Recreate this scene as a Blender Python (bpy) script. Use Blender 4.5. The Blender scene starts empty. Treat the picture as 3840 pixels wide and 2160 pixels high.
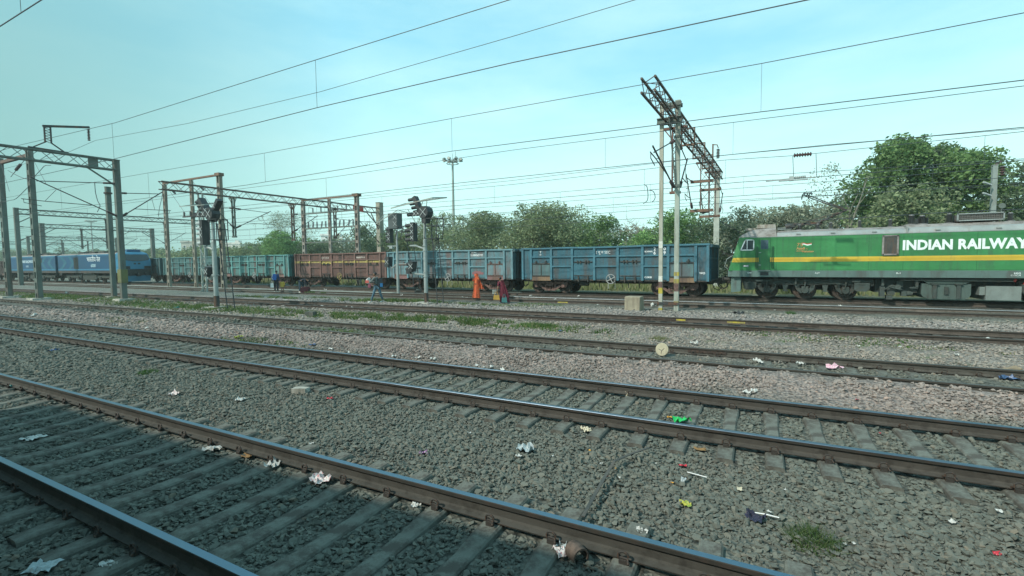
import bpy, bmesh, math, random
import numpy as np
from mathutils import Vector, Matrix, Euler, noise
random.seed(7); RNG = np.random.default_rng(11)
R = math.radians
scene = bpy.context.scene
COL = scene.collection

# ------------------------------------------------------------------ camera
F_PX, YAW, PITCH, ROLL, CAM_H = 1770.7, R(27.417), R(3.378), R(-0.673), 2.28
_r = Vector((math.cos(YAW), math.sin(YAW), 0)); _f0 = Vector((-math.sin(YAW), math.cos(YAW), 0)); _u0 = Vector((0, 0, 1))
AXF = _f0*math.cos(PITCH) - _u0*math.sin(PITCH)
_u = _f0*math.sin(PITCH) + _u0*math.cos(PITCH)
AXR = _r*math.cos(ROLL) + _u*math.sin(ROLL)
AXU = -_r*math.sin(ROLL) + _u*math.cos(ROLL)
CAM = Vector((0, 0, CAM_H))
cd = bpy.data.cameras.new('camera'); cam = bpy.data.objects.new('camera', cd); COL.objects.link(cam)
cam.matrix_world = Matrix((
    (AXR.x, AXU.x, -AXF.x, CAM.x), (AXR.y, AXU.y, -AXF.y, CAM.y), (AXR.z, AXU.z, -AXF.z, CAM.z), (0, 0, 0, 1)))
cd.sensor_width = 36; cd.lens = F_PX/3840*36; cd.clip_start = 0.02; cd.clip_end = 3000
scene.camera = cam

def _ray(x, y): return AXF + AXR*((x-1920)/F_PX) - AXU*((y-1080)/F_PX)
def at(x, y, Y):
    """world point seen at a photo pixel, at distance Y across the tracks"""
    d = _ray(x, y); return CAM + d*(Y/d.y)
def gp(x, y, z=-0.2):
    d = _ray(x, y); return CAM + d*((z-CAM.z)/d.z)

# ------------------------------------------------------------------ object helpers
def thing(name, label, cat, loc=(0, 0, 0), rotz=0, group=None):
    o = bpy.data.objects.new(name, None); COL.objects.link(o)
    o.empty_display_size = .2; o.location = loc; o.rotation_euler = (0, 0, rotz)
    tag(o, label, cat, group); return o
def tag(o, label=None, cat=None, group=None, kind=None):
    if label: o['label'] = label
    if cat: o['category'] = cat
    if group: o['group'] = group
    if kind: o['kind'] = kind
    return o
def dup(o, parent=None, **kw):
    c = o.copy(); COL.objects.link(c)
    if parent is not None: c.parent = parent
    for ch in o.children: dup(ch, c)
    if 'loc' in kw: c.location = kw['loc']
    if 'rotz' in kw: c.rotation_euler = (0, 0, kw['rotz'])
    if 'scale' in kw: c.scale = kw['scale']
    if 'label' in kw: c['label'] = kw['label']
    return c

class MB:
    def __init__(s): s.v = []; s.f = []; s.m = []; s.cm = 0
    def add(s, vs, fs):
        n = len(s.v); s.v += [tuple(p) for p in vs]
        for f in fs: s.f.append(tuple(i+n for i in f)); s.m.append(s.cm)
        return s
    def box(s, c, d, rot=None, taper=None):
        hx, hy, hz = d[0]/2, d[1]/2, d[2]/2; c = Vector(c)
        vs = []
        for z in (-1, 1):
            k = 1 if (taper is None or z < 0) else taper
            for x, y in ((-1, -1), (1, -1), (1, 1), (-1, 1)): vs.append(Vector((x*hx*k, y*hy*k, z*hz)))
        if rot is not None:
            M = rot if isinstance(rot, Matrix) else Euler(rot).to_matrix()
            vs = [M @ v for v in vs]
        return s.add([c+v for v in vs], [(3, 2, 1, 0), (4, 5, 6, 7), (0, 1, 5, 4), (1, 2, 6, 5), (2, 3, 7, 6), (3, 0, 4, 7)])
    def b2(s, x0, x1, y0, y1, z0, z1): return s.box(((x0+x1)/2, (y0+y1)/2, (z0+z1)/2), (abs(x1-x0), abs(y1-y0), abs(z1-z0)))
    def bar(s, p, q, w, h=None, up=(0, 0, 1)):
        p, q = Vector(p), Vector(q); h = h or w; d = (q-p)
        L = d.length
        if L < 1e-6: return s
        d /= L; up = Vector(up)
        if abs(d.dot(up)) > .98: up = Vector((1, 0, 0))
        a = d.cross(up).normalized(); b = a.cross(d)
        vs = [c + a*(i*w/2) + b*(j*h/2) for c in (p, q) for i, j in ((-1, -1), (1, -1), (1, 1), (-1, 1))]
        return s.add(vs, [(0, 1, 2, 3), (7, 6, 5, 4), (0, 4, 5, 1), (1, 5, 6, 2), (2, 6, 7, 3), (3, 7, 4, 0)])
    def tube(s, pts, r, n=6, cap=True):
        pts = [Vector(p) for p in pts]; k = len(pts); rs = r if isinstance(r, (list, tuple)) else [r]*k
        vs = []; prev = None
        for i, p in enumerate(pts):
            t = (pts[min(i+1, k-1)] - pts[max(i-1, 0)])
            t = t.normalized() if t.length > 1e-9 else Vector((0, 0, 1))
            if prev is None:
                a = t.orthogonal().normalized()
            else:
                a = (prev - t*prev.dot(t)); a = a.normalized() if a.length > 1e-6 else t.orthogonal().normalized()
            prev = a; b = t.cross(a)
            for j in range(n):
                an = 2*math.pi*j/n; vs.append(p + (a*math.cos(an)+b*math.sin(an))*rs[i])
        fs = [(i*n+j, i*n+(j+1) % n, (i+1)*n+(j+1) % n, (i+1)*n+j) for i in range(k-1) for j in range(n)]
        if cap: fs += [tuple(range(n-1, -1, -1)), tuple((k-1)*n+j for j in range(n))]
        return s.add(vs, fs)
    def lathe(s, c, prof, axis='z', n=16):
        """prof: (radius, height) list; open ends capped"""
        c = Vector(c); vs = []
        for r, h in prof:
            for j in range(n):
                a = 2*math.pi*j/n; x, y = r*math.cos(a), r*math.sin(a)
                vs.append(c + {'z': Vector((x, y, h)), 'y': Vector((x, h, y)), 'x': Vector((h, x, y))}[axis])
        k = len(prof)
        fs = [(i*n+j, i*n+(j+1) % n, (i+1)*n+(j+1) % n, (i+1)*n+j) for i in range(k-1) for j in range(n)]
        fs += [tuple(range(n-1, -1, -1)), tuple((k-1)*n+j for j in range(n))]
        return s.add(vs, fs)
    def prism(s, pts, y0, y1, plane='xz'):
        """outline extruded along the third axis"""
        n = len(pts)
        mk = {'xz': lambda p, t: (p[0], t, p[1]), 'yz': lambda p, t: (t, p[0], p[1]), 'xy': lambda p, t: (p[0], p[1], t)}[plane]
        vs = [mk(p, y0) for p in pts] + [mk(p, y1) for p in pts]
        fs = [tuple(range(n)), tuple(range(2*n-1, n-1, -1))] + [(i, n+i, n+(i+1) % n, (i+1) % n) for i in range(n)]
        return s.add(vs, fs)
    def ring(s, c, Rr, r, axis='y', n=20, m=6):
        pts = []
        for i in range(n):
            for j in range(m):
                a = 2*math.pi*i/n; b = 2*math.pi*j/m; q = Rr+r*math.cos(b)
                u, v, w = q*math.cos(a), q*math.sin(a), r*math.sin(b)
                pts.append(Vector(c)+{'y': Vector((u, w, v)), 'z': Vector((u, v, w)), 'x': Vector((w, u, v))}[axis])
        return s.add(pts, [(i*m+j, ((i+1) % n)*m+j, ((i+1) % n)*m+(j+1) % m, i*m+(j+1) % m) for i in range(n) for j in range(m)])
    def ball(s, c, r, n=8, m=6):
        rr = r if isinstance(r, (tuple, list)) else (r, r, r); c = Vector(c)
        vs = [c+Vector((0, 0, -rr[2]))]
        for i in range(1, m):
            t = -math.pi/2+math.pi*i/m
            for j in range(n):
                a = 2*math.pi*j/n; vs.append(c+Vector((rr[0]*math.cos(t)*math.cos(a), rr[1]*math.cos(t)*math.sin(a), rr[2]*math.sin(t))))
        vs.append(c+Vector((0, 0, rr[2]))); L = len(vs)-1
        fs = [(0, 1+(j+1) % n, 1+j) for j in range(n)]
        fs += [(1+i*n+j, 1+i*n+(j+1) % n, 1+(i+1)*n+(j+1) % n, 1+(i+1)*n+j) for i in range(m-2) for j in range(n)]
        fs += [(L, 1+(m-2)*n+j, 1+(m-2)*n+(j+1) % n) for j in range(n)]
        return s.add(vs, fs)
    def build(s, name, mats, parent=None, smooth=False, off=None):
        me = bpy.data.meshes.new(name)
        vs = s.v if off is None else [(v[0]-off[0], v[1]-off[1], v[2]-off[2]) for v in s.v]
        me.from_pydata(vs, [], s.f)
        for m in (mats if isinstance(mats, (list, tuple)) else [mats]): me.materials.append(m)
        if any(s.m): me.polygons.foreach_set('material_index', s.m)
        bm = bmesh.new(); bm.from_mesh(me); bmesh.ops.recalc_face_normals(bm, faces=bm.faces); bm.to_mesh(me); bm.free()
        if smooth:
            me.polygons.foreach_set('use_smooth', [True]*len(me.polygons))
            try: me.set_sharp_from_angle(angle=R(38))
            except Exception: pass
        me.update()
        return link(name, me, parent)
def link(name, me, parent=None):
    o = bpy.data.objects.new(name, me); COL.objects.link(o)
    if parent is not None: o.parent = parent
    return o
def np_mesh(name, V, Fq, mats, parent=None, mi=None):
    """large mesh straight from numpy arrays (all faces with the same corner count)"""
    me = bpy.data.meshes.new(name); V = np.asarray(V, np.float32); Fq = np.asarray(Fq, np.int32)
    nf, k = Fq.shape
    me.vertices.add(len(V)); me.vertices.foreach_set('co', V.ravel())
    me.loops.add(nf*k); me.loops.foreach_set('vertex_index', Fq.ravel())
    me.polygons.add(nf); me.polygons.foreach_set('loop_start', np.arange(0, nf*k, k, dtype=np.int32))
    try: me.polygons.foreach_set('loop_total', np.full(nf, k, np.int32))
    except Exception: pass
    for m in (mats if isinstance(mats, (list, tuple)) else [mats]): me.materials.append(m)
    if mi is not None: me.polygons.foreach_set('material_index', np.asarray(mi, np.int32))
    me.update(calc_edges=True); me.validate()
    return link(name, me, parent)

# ------------------------------------------------------------------ materials
def _nt(name):
    m = bpy.data.materials.new(name); m.use_nodes = True; nt = m.node_tree
    b = nt.nodes['Principled BSDF']; return m, nt, b
def N(nt, t, **kw):
    n = nt.nodes.new(t)
    for k, v in kw.items():
        if k in n.inputs: n.inputs[k].default_value = v
        else: setattr(n, k, v)
    return n
def mixc(nt, fac, a, b, mode='MIX'):
    n = nt.nodes.new('ShaderNodeMix'); n.data_type = 'RGBA'; n.blend_type = mode; n.clamp_result = False
    for sock, val in ((n.inputs[0], fac), (n.inputs[6], a), (n.inputs[7], b)):
        if hasattr(val, 'is_linked'): nt.links.new(val, sock)
        elif isinstance(val, (int, float)): sock.default_value = val if sock.type == 'VALUE' else (val, val, val, 1)
        else: sock.default_value = (*val[:3], 1)
    return n.outputs[2]
def ramp(nt, val, stops, interp='LINEAR'):
    n = nt.nodes.new('ShaderNodeValToRGB'); n.color_ramp.interpolation = interp; el = n.color_ramp.elements
    while len(el) > 1: el.remove(el[-1])
    for i, (p, c) in enumerate(stops):
        e = el[0] if i == 0 else el.new(p)
        e.position = p; e.color = (c, c, c, 1) if isinstance(c, (int, float)) else (*c[:3], 1)
    nt.links.new(val, n.inputs[0]); return n.outputs[0]
def tex_noise(nt, vec, scale, detail=4, rough=.6, stretch=None):
    if stretch is not None:
        mp = nt.nodes.new('ShaderNodeMapping'); mp.inputs['Scale'].default_value = stretch; nt.links.new(vec, mp.inputs[0]); vec = mp.outputs[0]
    n = N(nt, 'ShaderNodeTexNoise', Scale=scale, Detail=detail, Roughness=rough); nt.links.new(vec, n.inputs['Vector']); return n.outputs['Fac']
def math_n(nt, op, a, b=None, clamp=False):
    n = nt.nodes.new('ShaderNodeMath'); n.operation = op; n.use_clamp = clamp
    for i, v in enumerate((a, b)):
        if v is None: continue
        if hasattr(v, 'is_linked'): nt.links.new(v, n.inputs[i])
        else: n.inputs[i].default_value = v
    return n.outputs[0]
def objco(nt): return nt.nodes.new('ShaderNodeTexCoord').outputs['Object']
def bump(nt, b, h, strength=.3, dist=.02):
    n = N(nt, 'ShaderNodeBump', Strength=strength, Distance=dist); nt.links.new(h, n.inputs['Height']); nt.links.new(n.outputs[0], b.inputs['Normal'])

def paint(name, col, rough=.5, metal=0, dirt=None, dirt_amt=.35, var=.18, scale=1.2, streak=True, bmp=.15, spec=.4, dent=0):
    """paint or metal with blotchy colour, downward streaks and dirt/rust"""
    m, nt, b = _nt(name); oc = objco(nt)
    n1 = tex_noise(nt, oc, scale, 6, .65)
    dk = tuple(c*(1-var*1.6) for c in col); lt = tuple(min(1, c*(1+var*1.6)) for c in col)
    c = mixc(nt, ramp(nt, n1, [(.3, 0), (.7, 1)]), dk, lt)
    if dirt is not None:
        n2 = tex_noise(nt, oc, scale*2.2, 8, .72, (1, 1, .16) if streak else None)
        lo = .62-dirt_amt*.45
        c = mixc(nt, ramp(nt, n2, [(lo, 0), (lo+.16, 1)]), c, dirt)
    nt.links.new(c, b.inputs['Base Color']); b.inputs['Roughness'].default_value = rough; b.inputs['Metallic'].default_value = metal
    b.inputs['Specular IOR Level'].default_value = spec
    rr = ramp(nt, n1, [(.25, max(0, rough-.12)), (.8, min(1, rough+.15))]); nt.links.new(rr, b.inputs['Roughness'])
    if bmp: bump(nt, b, tex_noise(nt, oc, scale*9, 5, .6), bmp, .01)
    if dent:
        first = b.inputs['Normal'].links[0].from_node; d2 = N(nt, 'ShaderNodeBump', Strength=dent, Distance=.12); nt.links.new(tex_noise(nt, oc, 1.6, 3, .5), d2.inputs['Height']); nt.links.new(d2.outputs[0], first.inputs['Normal'])
    return m
def plain(name, col, rough=.6, metal=0, var=.12, scale=8):
    return paint(name, col, rough, metal, None, 0, var, scale, False, .08)

M = {}
RUST = (.13, .062, .035)
M['steel_dark'] = paint('dark_steel', (.05, .055, .055), .6, .2, RUST, .3, .2, 2)
M['mast_grey'] = paint('galvanised_mast', (.30, .34, .31), .6, .25, (.2, .13, .09), .18, .16, 1.0)
M['mast_rust'] = paint('rusty_lattice', (.145, .10, .08), .75, .1, (.09, .075, .065), .35, .22, 1.4)
M['mast_teal'] = paint('weathered_mast', (.115, .14, .122), .7, .1, (.09, .06, .045), .25, .2, .8)
M['orange_rust'] = paint('orange_primer', (.175, .108, .076), .85, 0, (.09, .055, .04), .25, .2, 2)
M['concrete'] = paint('concrete', (.36, .35, .30), .9, 0, (.17, .16, .13), .35, .14, 1.5, True, .3, .2)
M['conc_pole'] = paint('concrete_pole_sunlit', (.37, .37, .31), .85, 0, (.24, .22, .17), .25, .10, .9, True, .2, .2)
M['yellow'] = paint('yellow_paint', (.42, .34, .05), .75, 0, (.2, .17, .09), .4)
M['white'] = plain('white_paint', (.78, .8, .78), .5)
M['wire'] = plain('wire_metal', (.07, .08, .085), .55, .5)
M['ceramic'] = plain('brown_insulator', (.085, .05, .048), .35)
M['ceramic_grey'] = plain('grey_insulator', (.16, .16, .16), .35)
M['black'] = paint('black_paint', (.018, .021, .022), .5, 0, (.05, .05, .05), .2)
M['silver'] = paint('silver_paint', (.33, .37, .355), .45, .35, (.25, .24, .22), .18, .1, 1.5)
M['glass'] = plain('dark_glass', (.04, .055, .06), .12)
M['red'] = plain('red_paint', (.42, .04, .03), .6)
# ------------------------------------------------------------------ world and sun
SUN = Vector((-.42, -.70, .74)).normalized()
sl = bpy.data.lights.new('sun', 'SUN'); so = bpy.data.objects.new('sun', sl); COL.objects.link(so)
sl.energy = 3.3; sl.angle = R(1.0); sl.color = (1, .965, .86)
so.rotation_euler = SUN.to_track_quat('Z', 'Y').to_euler(); so.location = (-20, -30, 60)
w = bpy.data.worlds.new('World'); scene.world = w; w.use_nodes = True; nt = w.node_tree
bg = nt.nodes['Background']
sky = nt.nodes.new('ShaderNodeTexSky'); sky.sky_type = 'NISHITA'; sky.sun_disc = False
sky.sun_elevation = math.asin(SUN.z); sky.sun_rotation = math.atan2(SUN.x, SUN.y)
sky.air_density = 1.2; sky.dust_density = 4.0; sky.ozone_density = 2.0
tc = nt.nodes.new('ShaderNodeTexCoord'); sep = nt.nodes.new('ShaderNodeSeparateXYZ'); nt.links.new(tc.outputs['Generated'], sep.inputs[0])
z = sep.outputs[2]; x = sep.outputs[0]
# thin high cloud over a pale, slightly green haze; the -X side is darkened as if by the coach window
hz = ramp(nt, z, [(0, (5.8, 9.1, 8.5)), (.14, (5.1, 8.9, 8.6)), (.36, (2.7, 6.3, 7.5)), (.7, (1.7, 4.6, 6.1))])
cl = tex_noise(nt, tc.outputs['Generated'], 1.5, 7, .58, (1, 1.1, 4.2))
cl = ramp(nt, cl, [(.40, 0), (.66, 1)])
hz = mixc(nt, math_n(nt, 'MULTIPLY', cl, .4), hz, (6.6, 9.5, 8.9))
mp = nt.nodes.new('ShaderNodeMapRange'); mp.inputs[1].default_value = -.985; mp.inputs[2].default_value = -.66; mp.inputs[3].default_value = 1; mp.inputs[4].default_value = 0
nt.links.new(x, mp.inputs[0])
hz = mixc(nt, math_n(nt, 'MULTIPLY', mp.outputs[0], .92), hz, (1.25, 3.1, 2.8))  # vignette of the coach window, painted into the sky colour
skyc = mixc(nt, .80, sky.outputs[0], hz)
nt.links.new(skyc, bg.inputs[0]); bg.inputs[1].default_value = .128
vs = scene.view_settings; vs.view_transform = 'Standard'; vs.look = 'None'; vs.exposure = .28; vs.gamma = 1
scene.display_settings.display_device = 'sRGB'
cy = scene.cycles; cy.max_bounces = 6; cy.diffuse_bounces = 3; cy.glossy_bounces = 3; cy.transparent_max_bounces = 8; cy.volume_bounces = 1
cy.use_denoising = True

# ------------------------------------------------------------------ the hazy air over the yard
hz_m = bpy.data.materials.new('haze'); hz_m.use_nodes = True; hn = hz_m.node_tree; hn.nodes.clear()
ho_ = hn.nodes.new('ShaderNodeOutputMaterial'); hv = hn.nodes.new('ShaderNodeVolumePrincipled')
hv.inputs['Color'].default_value = (.82, .96, .92, 1); hv.inputs['Density'].default_value = .0006; hv.inputs['Anisotropy'].default_value = .2
hn.links.new(hv.outputs[0], ho_.inputs['Volume'])
hzb = MB().b2(-330, 170, -60, 330, -2, 32).build('haze', hz_m); tag(hzb, kind='stuff')
# ------------------------------------------------------------------ ground (rail tops are z = 0)
GP = [(-60, -.30), (.9, -.28), (1.5, -.235), (4.3, -.235), (5.3, -.245), (6.1, -.235), (8.9, -.235), (9.5, -.16), (10.2, -.05), (10.75, -.035), (10.98, -.075), (11.12, -.2), (12.7, -.2),
      (13.1, -.16), (13.6, -.13), (15.2, -.15), (16.5, -.1), (17.1, -.12), (17.3, -.2), (19.1, -.2), (19.5, -.14), (21, -.12), (22.6, -.17), (24.3, -.14), (26.4, -.12), (27.2, -.14), (28.6, -.16), (29.2, -.19), (33, -.2), (38, -.25), (900, -.25)]
def gh(y): return float(np.interp(y, [p[0] for p in GP], [p[1] for p in GP]))
ys = sorted(set([p[0] for p in GP] + list(np.arange(1, 36, .3)) + list(np.arange(36, 120, 6)) + [150, 200, 300, 450, 700, 1100]))
xs = list(np.concatenate([np.array([-1400, -900, -600, -400, -300]), np.arange(-240, -60, 6), np.arange(-60, 16, .8), np.arange(16, 80, 5), np.array([100, 150, 250, 400, 700, 1100])]))
V = []
for y in ys:
    for x in xs:
        z = gh(y)
        if 4.3 < y < 36 and -140 < x < 40 and not (y < 8.9): z += .05*(noise.noise((x*.7, y*.7, 3))) + .02*noise.noise((x*2.3, y*2.3, 1))
        V.append((x, y, z))
nx = len(xs)
Fq = [(j*nx+i, j*nx+i+1, (j+1)*nx+i+1, (j+1)*nx+i) for j in range(len(ys)-1) for i in range(nx-1)]

def ground_color(nt, fine):
    """ballast colour by place: grey and dusty between the near tracks, pinkish granite beyond, trodden dirt in the yard"""
    g = nt.nodes.new('ShaderNodeNewGeometry'); sp = nt.nodes.new('ShaderNodeSeparateXYZ'); nt.links.new(g.outputs['Position'], sp.inputs[0])
    X, Y = sp.outputs[0], sp.outputs[1]; P = g.outputs['Position']
    wob = math_n(nt, 'MULTIPLY', math_n(nt, 'SUBTRACT', tex_noise(nt, P, .55, 4), .5), 2.6)
    Yw = math_n(nt, 'ADD', Y, wob); sc = math_n(nt, 'DIVIDE', Yw, 40.0)
    grey, pink, dirt, dk = (.130, .138, .117), (.275, .232, .207), (.185, .182, .15), (.095, .09, .077)
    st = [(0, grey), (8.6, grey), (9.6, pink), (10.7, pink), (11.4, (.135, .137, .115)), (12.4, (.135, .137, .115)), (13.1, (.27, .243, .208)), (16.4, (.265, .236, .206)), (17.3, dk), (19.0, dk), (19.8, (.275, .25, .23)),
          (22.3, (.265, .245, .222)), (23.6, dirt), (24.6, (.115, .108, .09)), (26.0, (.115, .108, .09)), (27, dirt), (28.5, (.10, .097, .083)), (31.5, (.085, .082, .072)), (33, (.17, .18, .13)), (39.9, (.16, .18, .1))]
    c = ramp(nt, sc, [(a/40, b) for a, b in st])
    # further down the yard the ballast gives way to trodden grey dirt
    mp = nt.nodes.new('ShaderNodeMapRange'); nt.links.new(math_n(nt, 'ADD', X, math_n(nt, 'MULTIPLY', wob, 4)), mp.inputs[0]); mp.inputs[1].default_value = -18; mp.inputs[2].default_value = -34; mp.inputs[3].default_value = 0; mp.inputs[4].default_value = 1
    my = nt.nodes.new('ShaderNodeMapRange'); nt.links.new(Yw, my.inputs[0]); my.inputs[1].default_value = 20; my.inputs[2].default_value = 21.5; my.inputs[3].default_value = 0; my.inputs[4].default_value = 1
    c = mixc(nt, math_n(nt, 'MULTIPLY', mp.outputs[0], my.outputs[0]), c, (.205, .22, .19))
    c = mixc(nt, ramp(nt, tex_noise(nt, P, 1.1, 5, .65), [(.48, 0), (.72, .38)]), c, (.125, .105, .088))
    return c, P, Yw
m, nt, b = _nt('ballast_ground')
c, P, Yw = ground_color(nt, True)
vo = N(nt, 'ShaderNodeTexVoronoi', Scale=17.0); nt.links.new(P, vo.inputs['Vector'])
sv = nt.nodes.new('ShaderNodeSeparateColor'); nt.links.new(vo.outputs['Color'], sv.inputs[0])
c = mixc(nt, 1.0, c, ramp(nt, sv.outputs[0], [(0, .55), (.5, .9), (1, 1.25)]), 'MULTIPLY')
c = mixc(nt, 1.0, c, ramp(nt, vo.outputs['Distance'], [(0, 1.08), (.55, .9), (.85, .4)]), 'MULTIPLY')
c = mixc(nt, ramp(nt, tex_noise(nt, P, .35, 5), [(.5, 0), (.7, .5)]), c, (.15, .147, .117))
gn = ramp(nt, tex_noise(nt, P, .9, 6, .7), [(.56, 0), (.66, 1)])
gz_ = ramp(nt, math_n(nt, 'DIVIDE', Yw, 40.0), [(0, 0), (13.4/40, 0), (14.2/40, .7), (15.6/40, .75), (16.4/40, .1), (19.6/40, 0), (20.4/40, .25), (22/40, .3), (23/40, .1), (29/40, 0), (33.5/40, .6), (1, .8)])
c = mixc(nt, math_n(nt, 'MULTIPLY', gn, gz_), c, (.10, .15, .055))
nt.links.new(c, b.inputs['Base Color']); b.inputs['Roughness'].default_value = .95; b.inputs['Specular IOR Level'].default_value = .15
bump(nt, b, vo.outputs['Distance'], .8, .05)
bm_ = nt.nodes.new('ShaderNodeTexNoise')
ground = np_mesh('ground', V, Fq, m); tag(ground, kind='structure')

# ------------------------------------------------------------------ loose ballast stones: one countless mass
m, nt, b = _nt('ballast_stone')
c, P, Yw = ground_color(nt, True)
oi = nt.nodes.new('ShaderNodeObjectInfo')
c = mixc(nt, 1.0, c, ramp(nt, oi.outputs['Random'], [(0, (.76, .77, .76)), (.35, (.93, .95, .94)), (.7, (1.07, 1.06, 1.04)), (.95, (1.18, 1.16, 1.13)), (1, (1.35, 1.12, 1.0))]), 'MULTIPLY')
c = mixc(nt, 1.0, c, ramp(nt, tex_noise(nt, objco(nt), 24, 4), [(.3, .85), (.7, 1.12)]), 'MULTIPLY')
nt.links.new(c, b.inputs['Base Color']); b.inputs['Roughness'].default_value = .92; b.inputs['Specular IOR Level'].default_value = .2
stone_mat = m
protos = bpy.data.collections.new('stone_shapes')
for k in range(9):
    bm = bmesh.new()
    for _ in range(15 if k % 2 else 11):
        v = Vector(RNG.normal(size=3)); v.normalize(); v *= .8+.2*RNG.random()
        v = Vector((max(-.85, min(.85, v.x))*1.0, max(-.8, min(.8, v.y))*(.68+.2*RNG.random()), max(-.75, min(.75, v.z))*(.5+.15*RNG.random())))
        bm.verts.new(v*.5)
    bmesh.ops.convex_hull(bm, input=bm.verts[:])
    loose = [v for v in bm.verts if not v.link_faces]
    bmesh.ops.delete(bm, geom=loose, context='VERTS')
    me = bpy.data.meshes.new('stone'); bm.to_mesh(me); bm.free(); me.materials.append(stone_mat)
    protos.objects.link(bpy.data.objects.new('stone_shape', me))

RAILS = [2.09-.035, 3.78, 6.765-.035, 8.475, 11.03, 12.74, 17.32, 19.03, 24.49, 26.2, 29.6, 31.31]
TRACKS = [(2.94, .625, -2.17), (7.60, .553, -.32), (11.885, .54, -.3), (18.175, .6, 0.2), (25.345, .6, .1), (30.455, .6, .3)]
def on_sleeper(X, Y):
    bad = np.zeros(len(X), bool)
    for yc, sp, ph in TRACKS[:3]:
        ins = np.abs(Y-yc) < 1.42; d = np.abs(((X-ph)/sp+.5) % 1-.5)*sp
        keep = RNG.random(len(X)) < .05
        bad |= ins & (d < .15) & ~keep
    for yr in RAILS: bad |= np.abs(Y-yr) < .095
    return bad
pts = []
def scatter(y0, y1, dens, size, sz_var, xl=-3.85, xr=.62, rmax=99):
    n = int(dens*(y1-y0)*((xr-xl)*(y0+y1)/2+1.4))
    Y = RNG.uniform(y0, y1, n); X = RNG.uniform(xl*Y-.7, xr*Y+.7)
    d = np.hypot(X, Y); k = (d < rmax) & ~on_sleeper(X, Y) & (RNG.random(n) < np.clip((14.0/d)**1.1, 0, 1)); X, Y, d = X[k], Y[k], d[k]
    S = size*np.clip(np.exp(RNG.normal(0, sz_var, len(X))), .45, 1.75)*np.clip(d/14, 1, 1.9)
    Z = np.interp(Y, [p[0] for p in GP], [p[1] for p in GP]) + S*RNG.uniform(-.05, .32, len(X))
    pts.append(np.stack([X, Y, Z, S], 1))
scatter(1.0, 4.6, 640, .062, .36)
scatter(4.6, 9.4, 580, .062, .36)
scatter(9.4, 13.2, 430, .064, .34, rmax=40)
scatter(1.0, 4.6, 900, .034, .3)
scatter(4.6, 9.4, 700, .036, .3, rmax=14)
scatter(13.2, 17.0, 170, .062, .3, rmax=45)
scatter(19.3, 23.2, 120, .06, .3, rmax=34)
pts = np.concatenate(pts)
me = bpy.data.meshes.new('ballast_stones'); me.vertices.add(len(pts)); me.vertices.foreach_set('co', pts[:, :3].astype(np.float32).ravel())
a = me.attributes.new('scl', 'FLOAT', 'POINT'); a.data.foreach_set('value', pts[:, 3].astype(np.float32))
a = me.attributes.new('rot', 'FLOAT_VECTOR', 'POINT'); rot = np.stack([RNG.normal(0, .26, len(pts)), RNG.normal(0, .26, len(pts)), RNG.uniform(0, 6.28, len(pts))], 1)
a.data.foreach_set('vector', rot.astype(np.float32).ravel())
me.materials.append(stone_mat)
stones = link('ballast_stones', me); tag(stones, kind='stuff'); stones['label'] = 'grey and pinkish crushed stone ballast around the tracks'; stones['category'] = 'ballast'
ng = bpy.data.node_groups.new('scatter_stones', 'GeometryNodeTree')
ng.interface.new_socket('Geometry', in_out='INPUT', socket_type='NodeSocketGeometry'); ng.interface.new_socket('Geometry', in_out='OUTPUT', socket_type='NodeSocketGeometry')
gi = ng.nodes.new('NodeGroupInput'); go = ng.nodes.new('NodeGroupOutput'); iop = ng.nodes.new('GeometryNodeInstanceOnPoints'); ci = ng.nodes.new('GeometryNodeCollectionInfo')
ci.inputs['Collection'].default_value = protos; ci.inputs['Separate Children'].default_value = True; ci.inputs['Reset Children'].default_value = True
iop.inputs['Pick Instance'].default_value = True
def attr(nm, ty):
    n = ng.nodes.new('GeometryNodeInputNamedAttribute'); n.data_type = ty; n.inputs['Name'].default_value = nm; return n.outputs[0]
e2r = ng.nodes.new('FunctionNodeEulerToRotation'); ng.links.new(attr('rot', 'FLOAT_VECTOR'), e2r.inputs[0])
ng.links.new(gi.outputs[0], iop.inputs['Points']); ng.links.new(ci.outputs[0], iop.inputs['Instance']); ng.links.new(e2r.outputs[0], iop.inputs['Rotation']); ng.links.new(attr('scl', 'FLOAT'), iop.inputs['Scale'])
ng.links.new(iop.outputs[0], go.inputs[0])
stones.modifiers.new('scatter', 'NODES').node_group = ng

# ------------------------------------------------------------------ railway tracks
def rail_mats(name, web, top, top_rough, top_metal):
    return [paint(name+'_rail_web', web, .8, .1, (.06, .045, .035), .3, .16, 2.2, False, .25, .25), plain(name+'_rail_top', top, top_rough, top_metal, .06, 3), paint(name+'_rail_foot', tuple(c*1.55+.004 for c in web), .85, 0, web, .3, .12, 3, False, .2, .2)]
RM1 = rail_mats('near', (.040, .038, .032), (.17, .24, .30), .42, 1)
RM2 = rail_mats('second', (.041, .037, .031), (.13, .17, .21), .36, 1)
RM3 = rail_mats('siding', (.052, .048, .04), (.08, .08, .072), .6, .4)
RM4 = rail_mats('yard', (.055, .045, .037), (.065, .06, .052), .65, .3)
RM5 = rail_mats('polished', (.095, .08, .066), (.86, .88, .88), .42, .9)  # worn rail top, whitened to carry the sky's reflection in its colour
prof = [(-.075, -.172), (-.075, -.161), (-.02, -.148), (-.0085, -.132), (-.0085, -.058), (-.0335, -.042), (-.036, -.007), (-.031, -.001), (.031, -.001), (.036, -.007), (.0335, -.042), (.0085, -.058), (.0085, -.132), (.02, -.148), (.075, -.161), (.075, -.172)]
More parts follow.
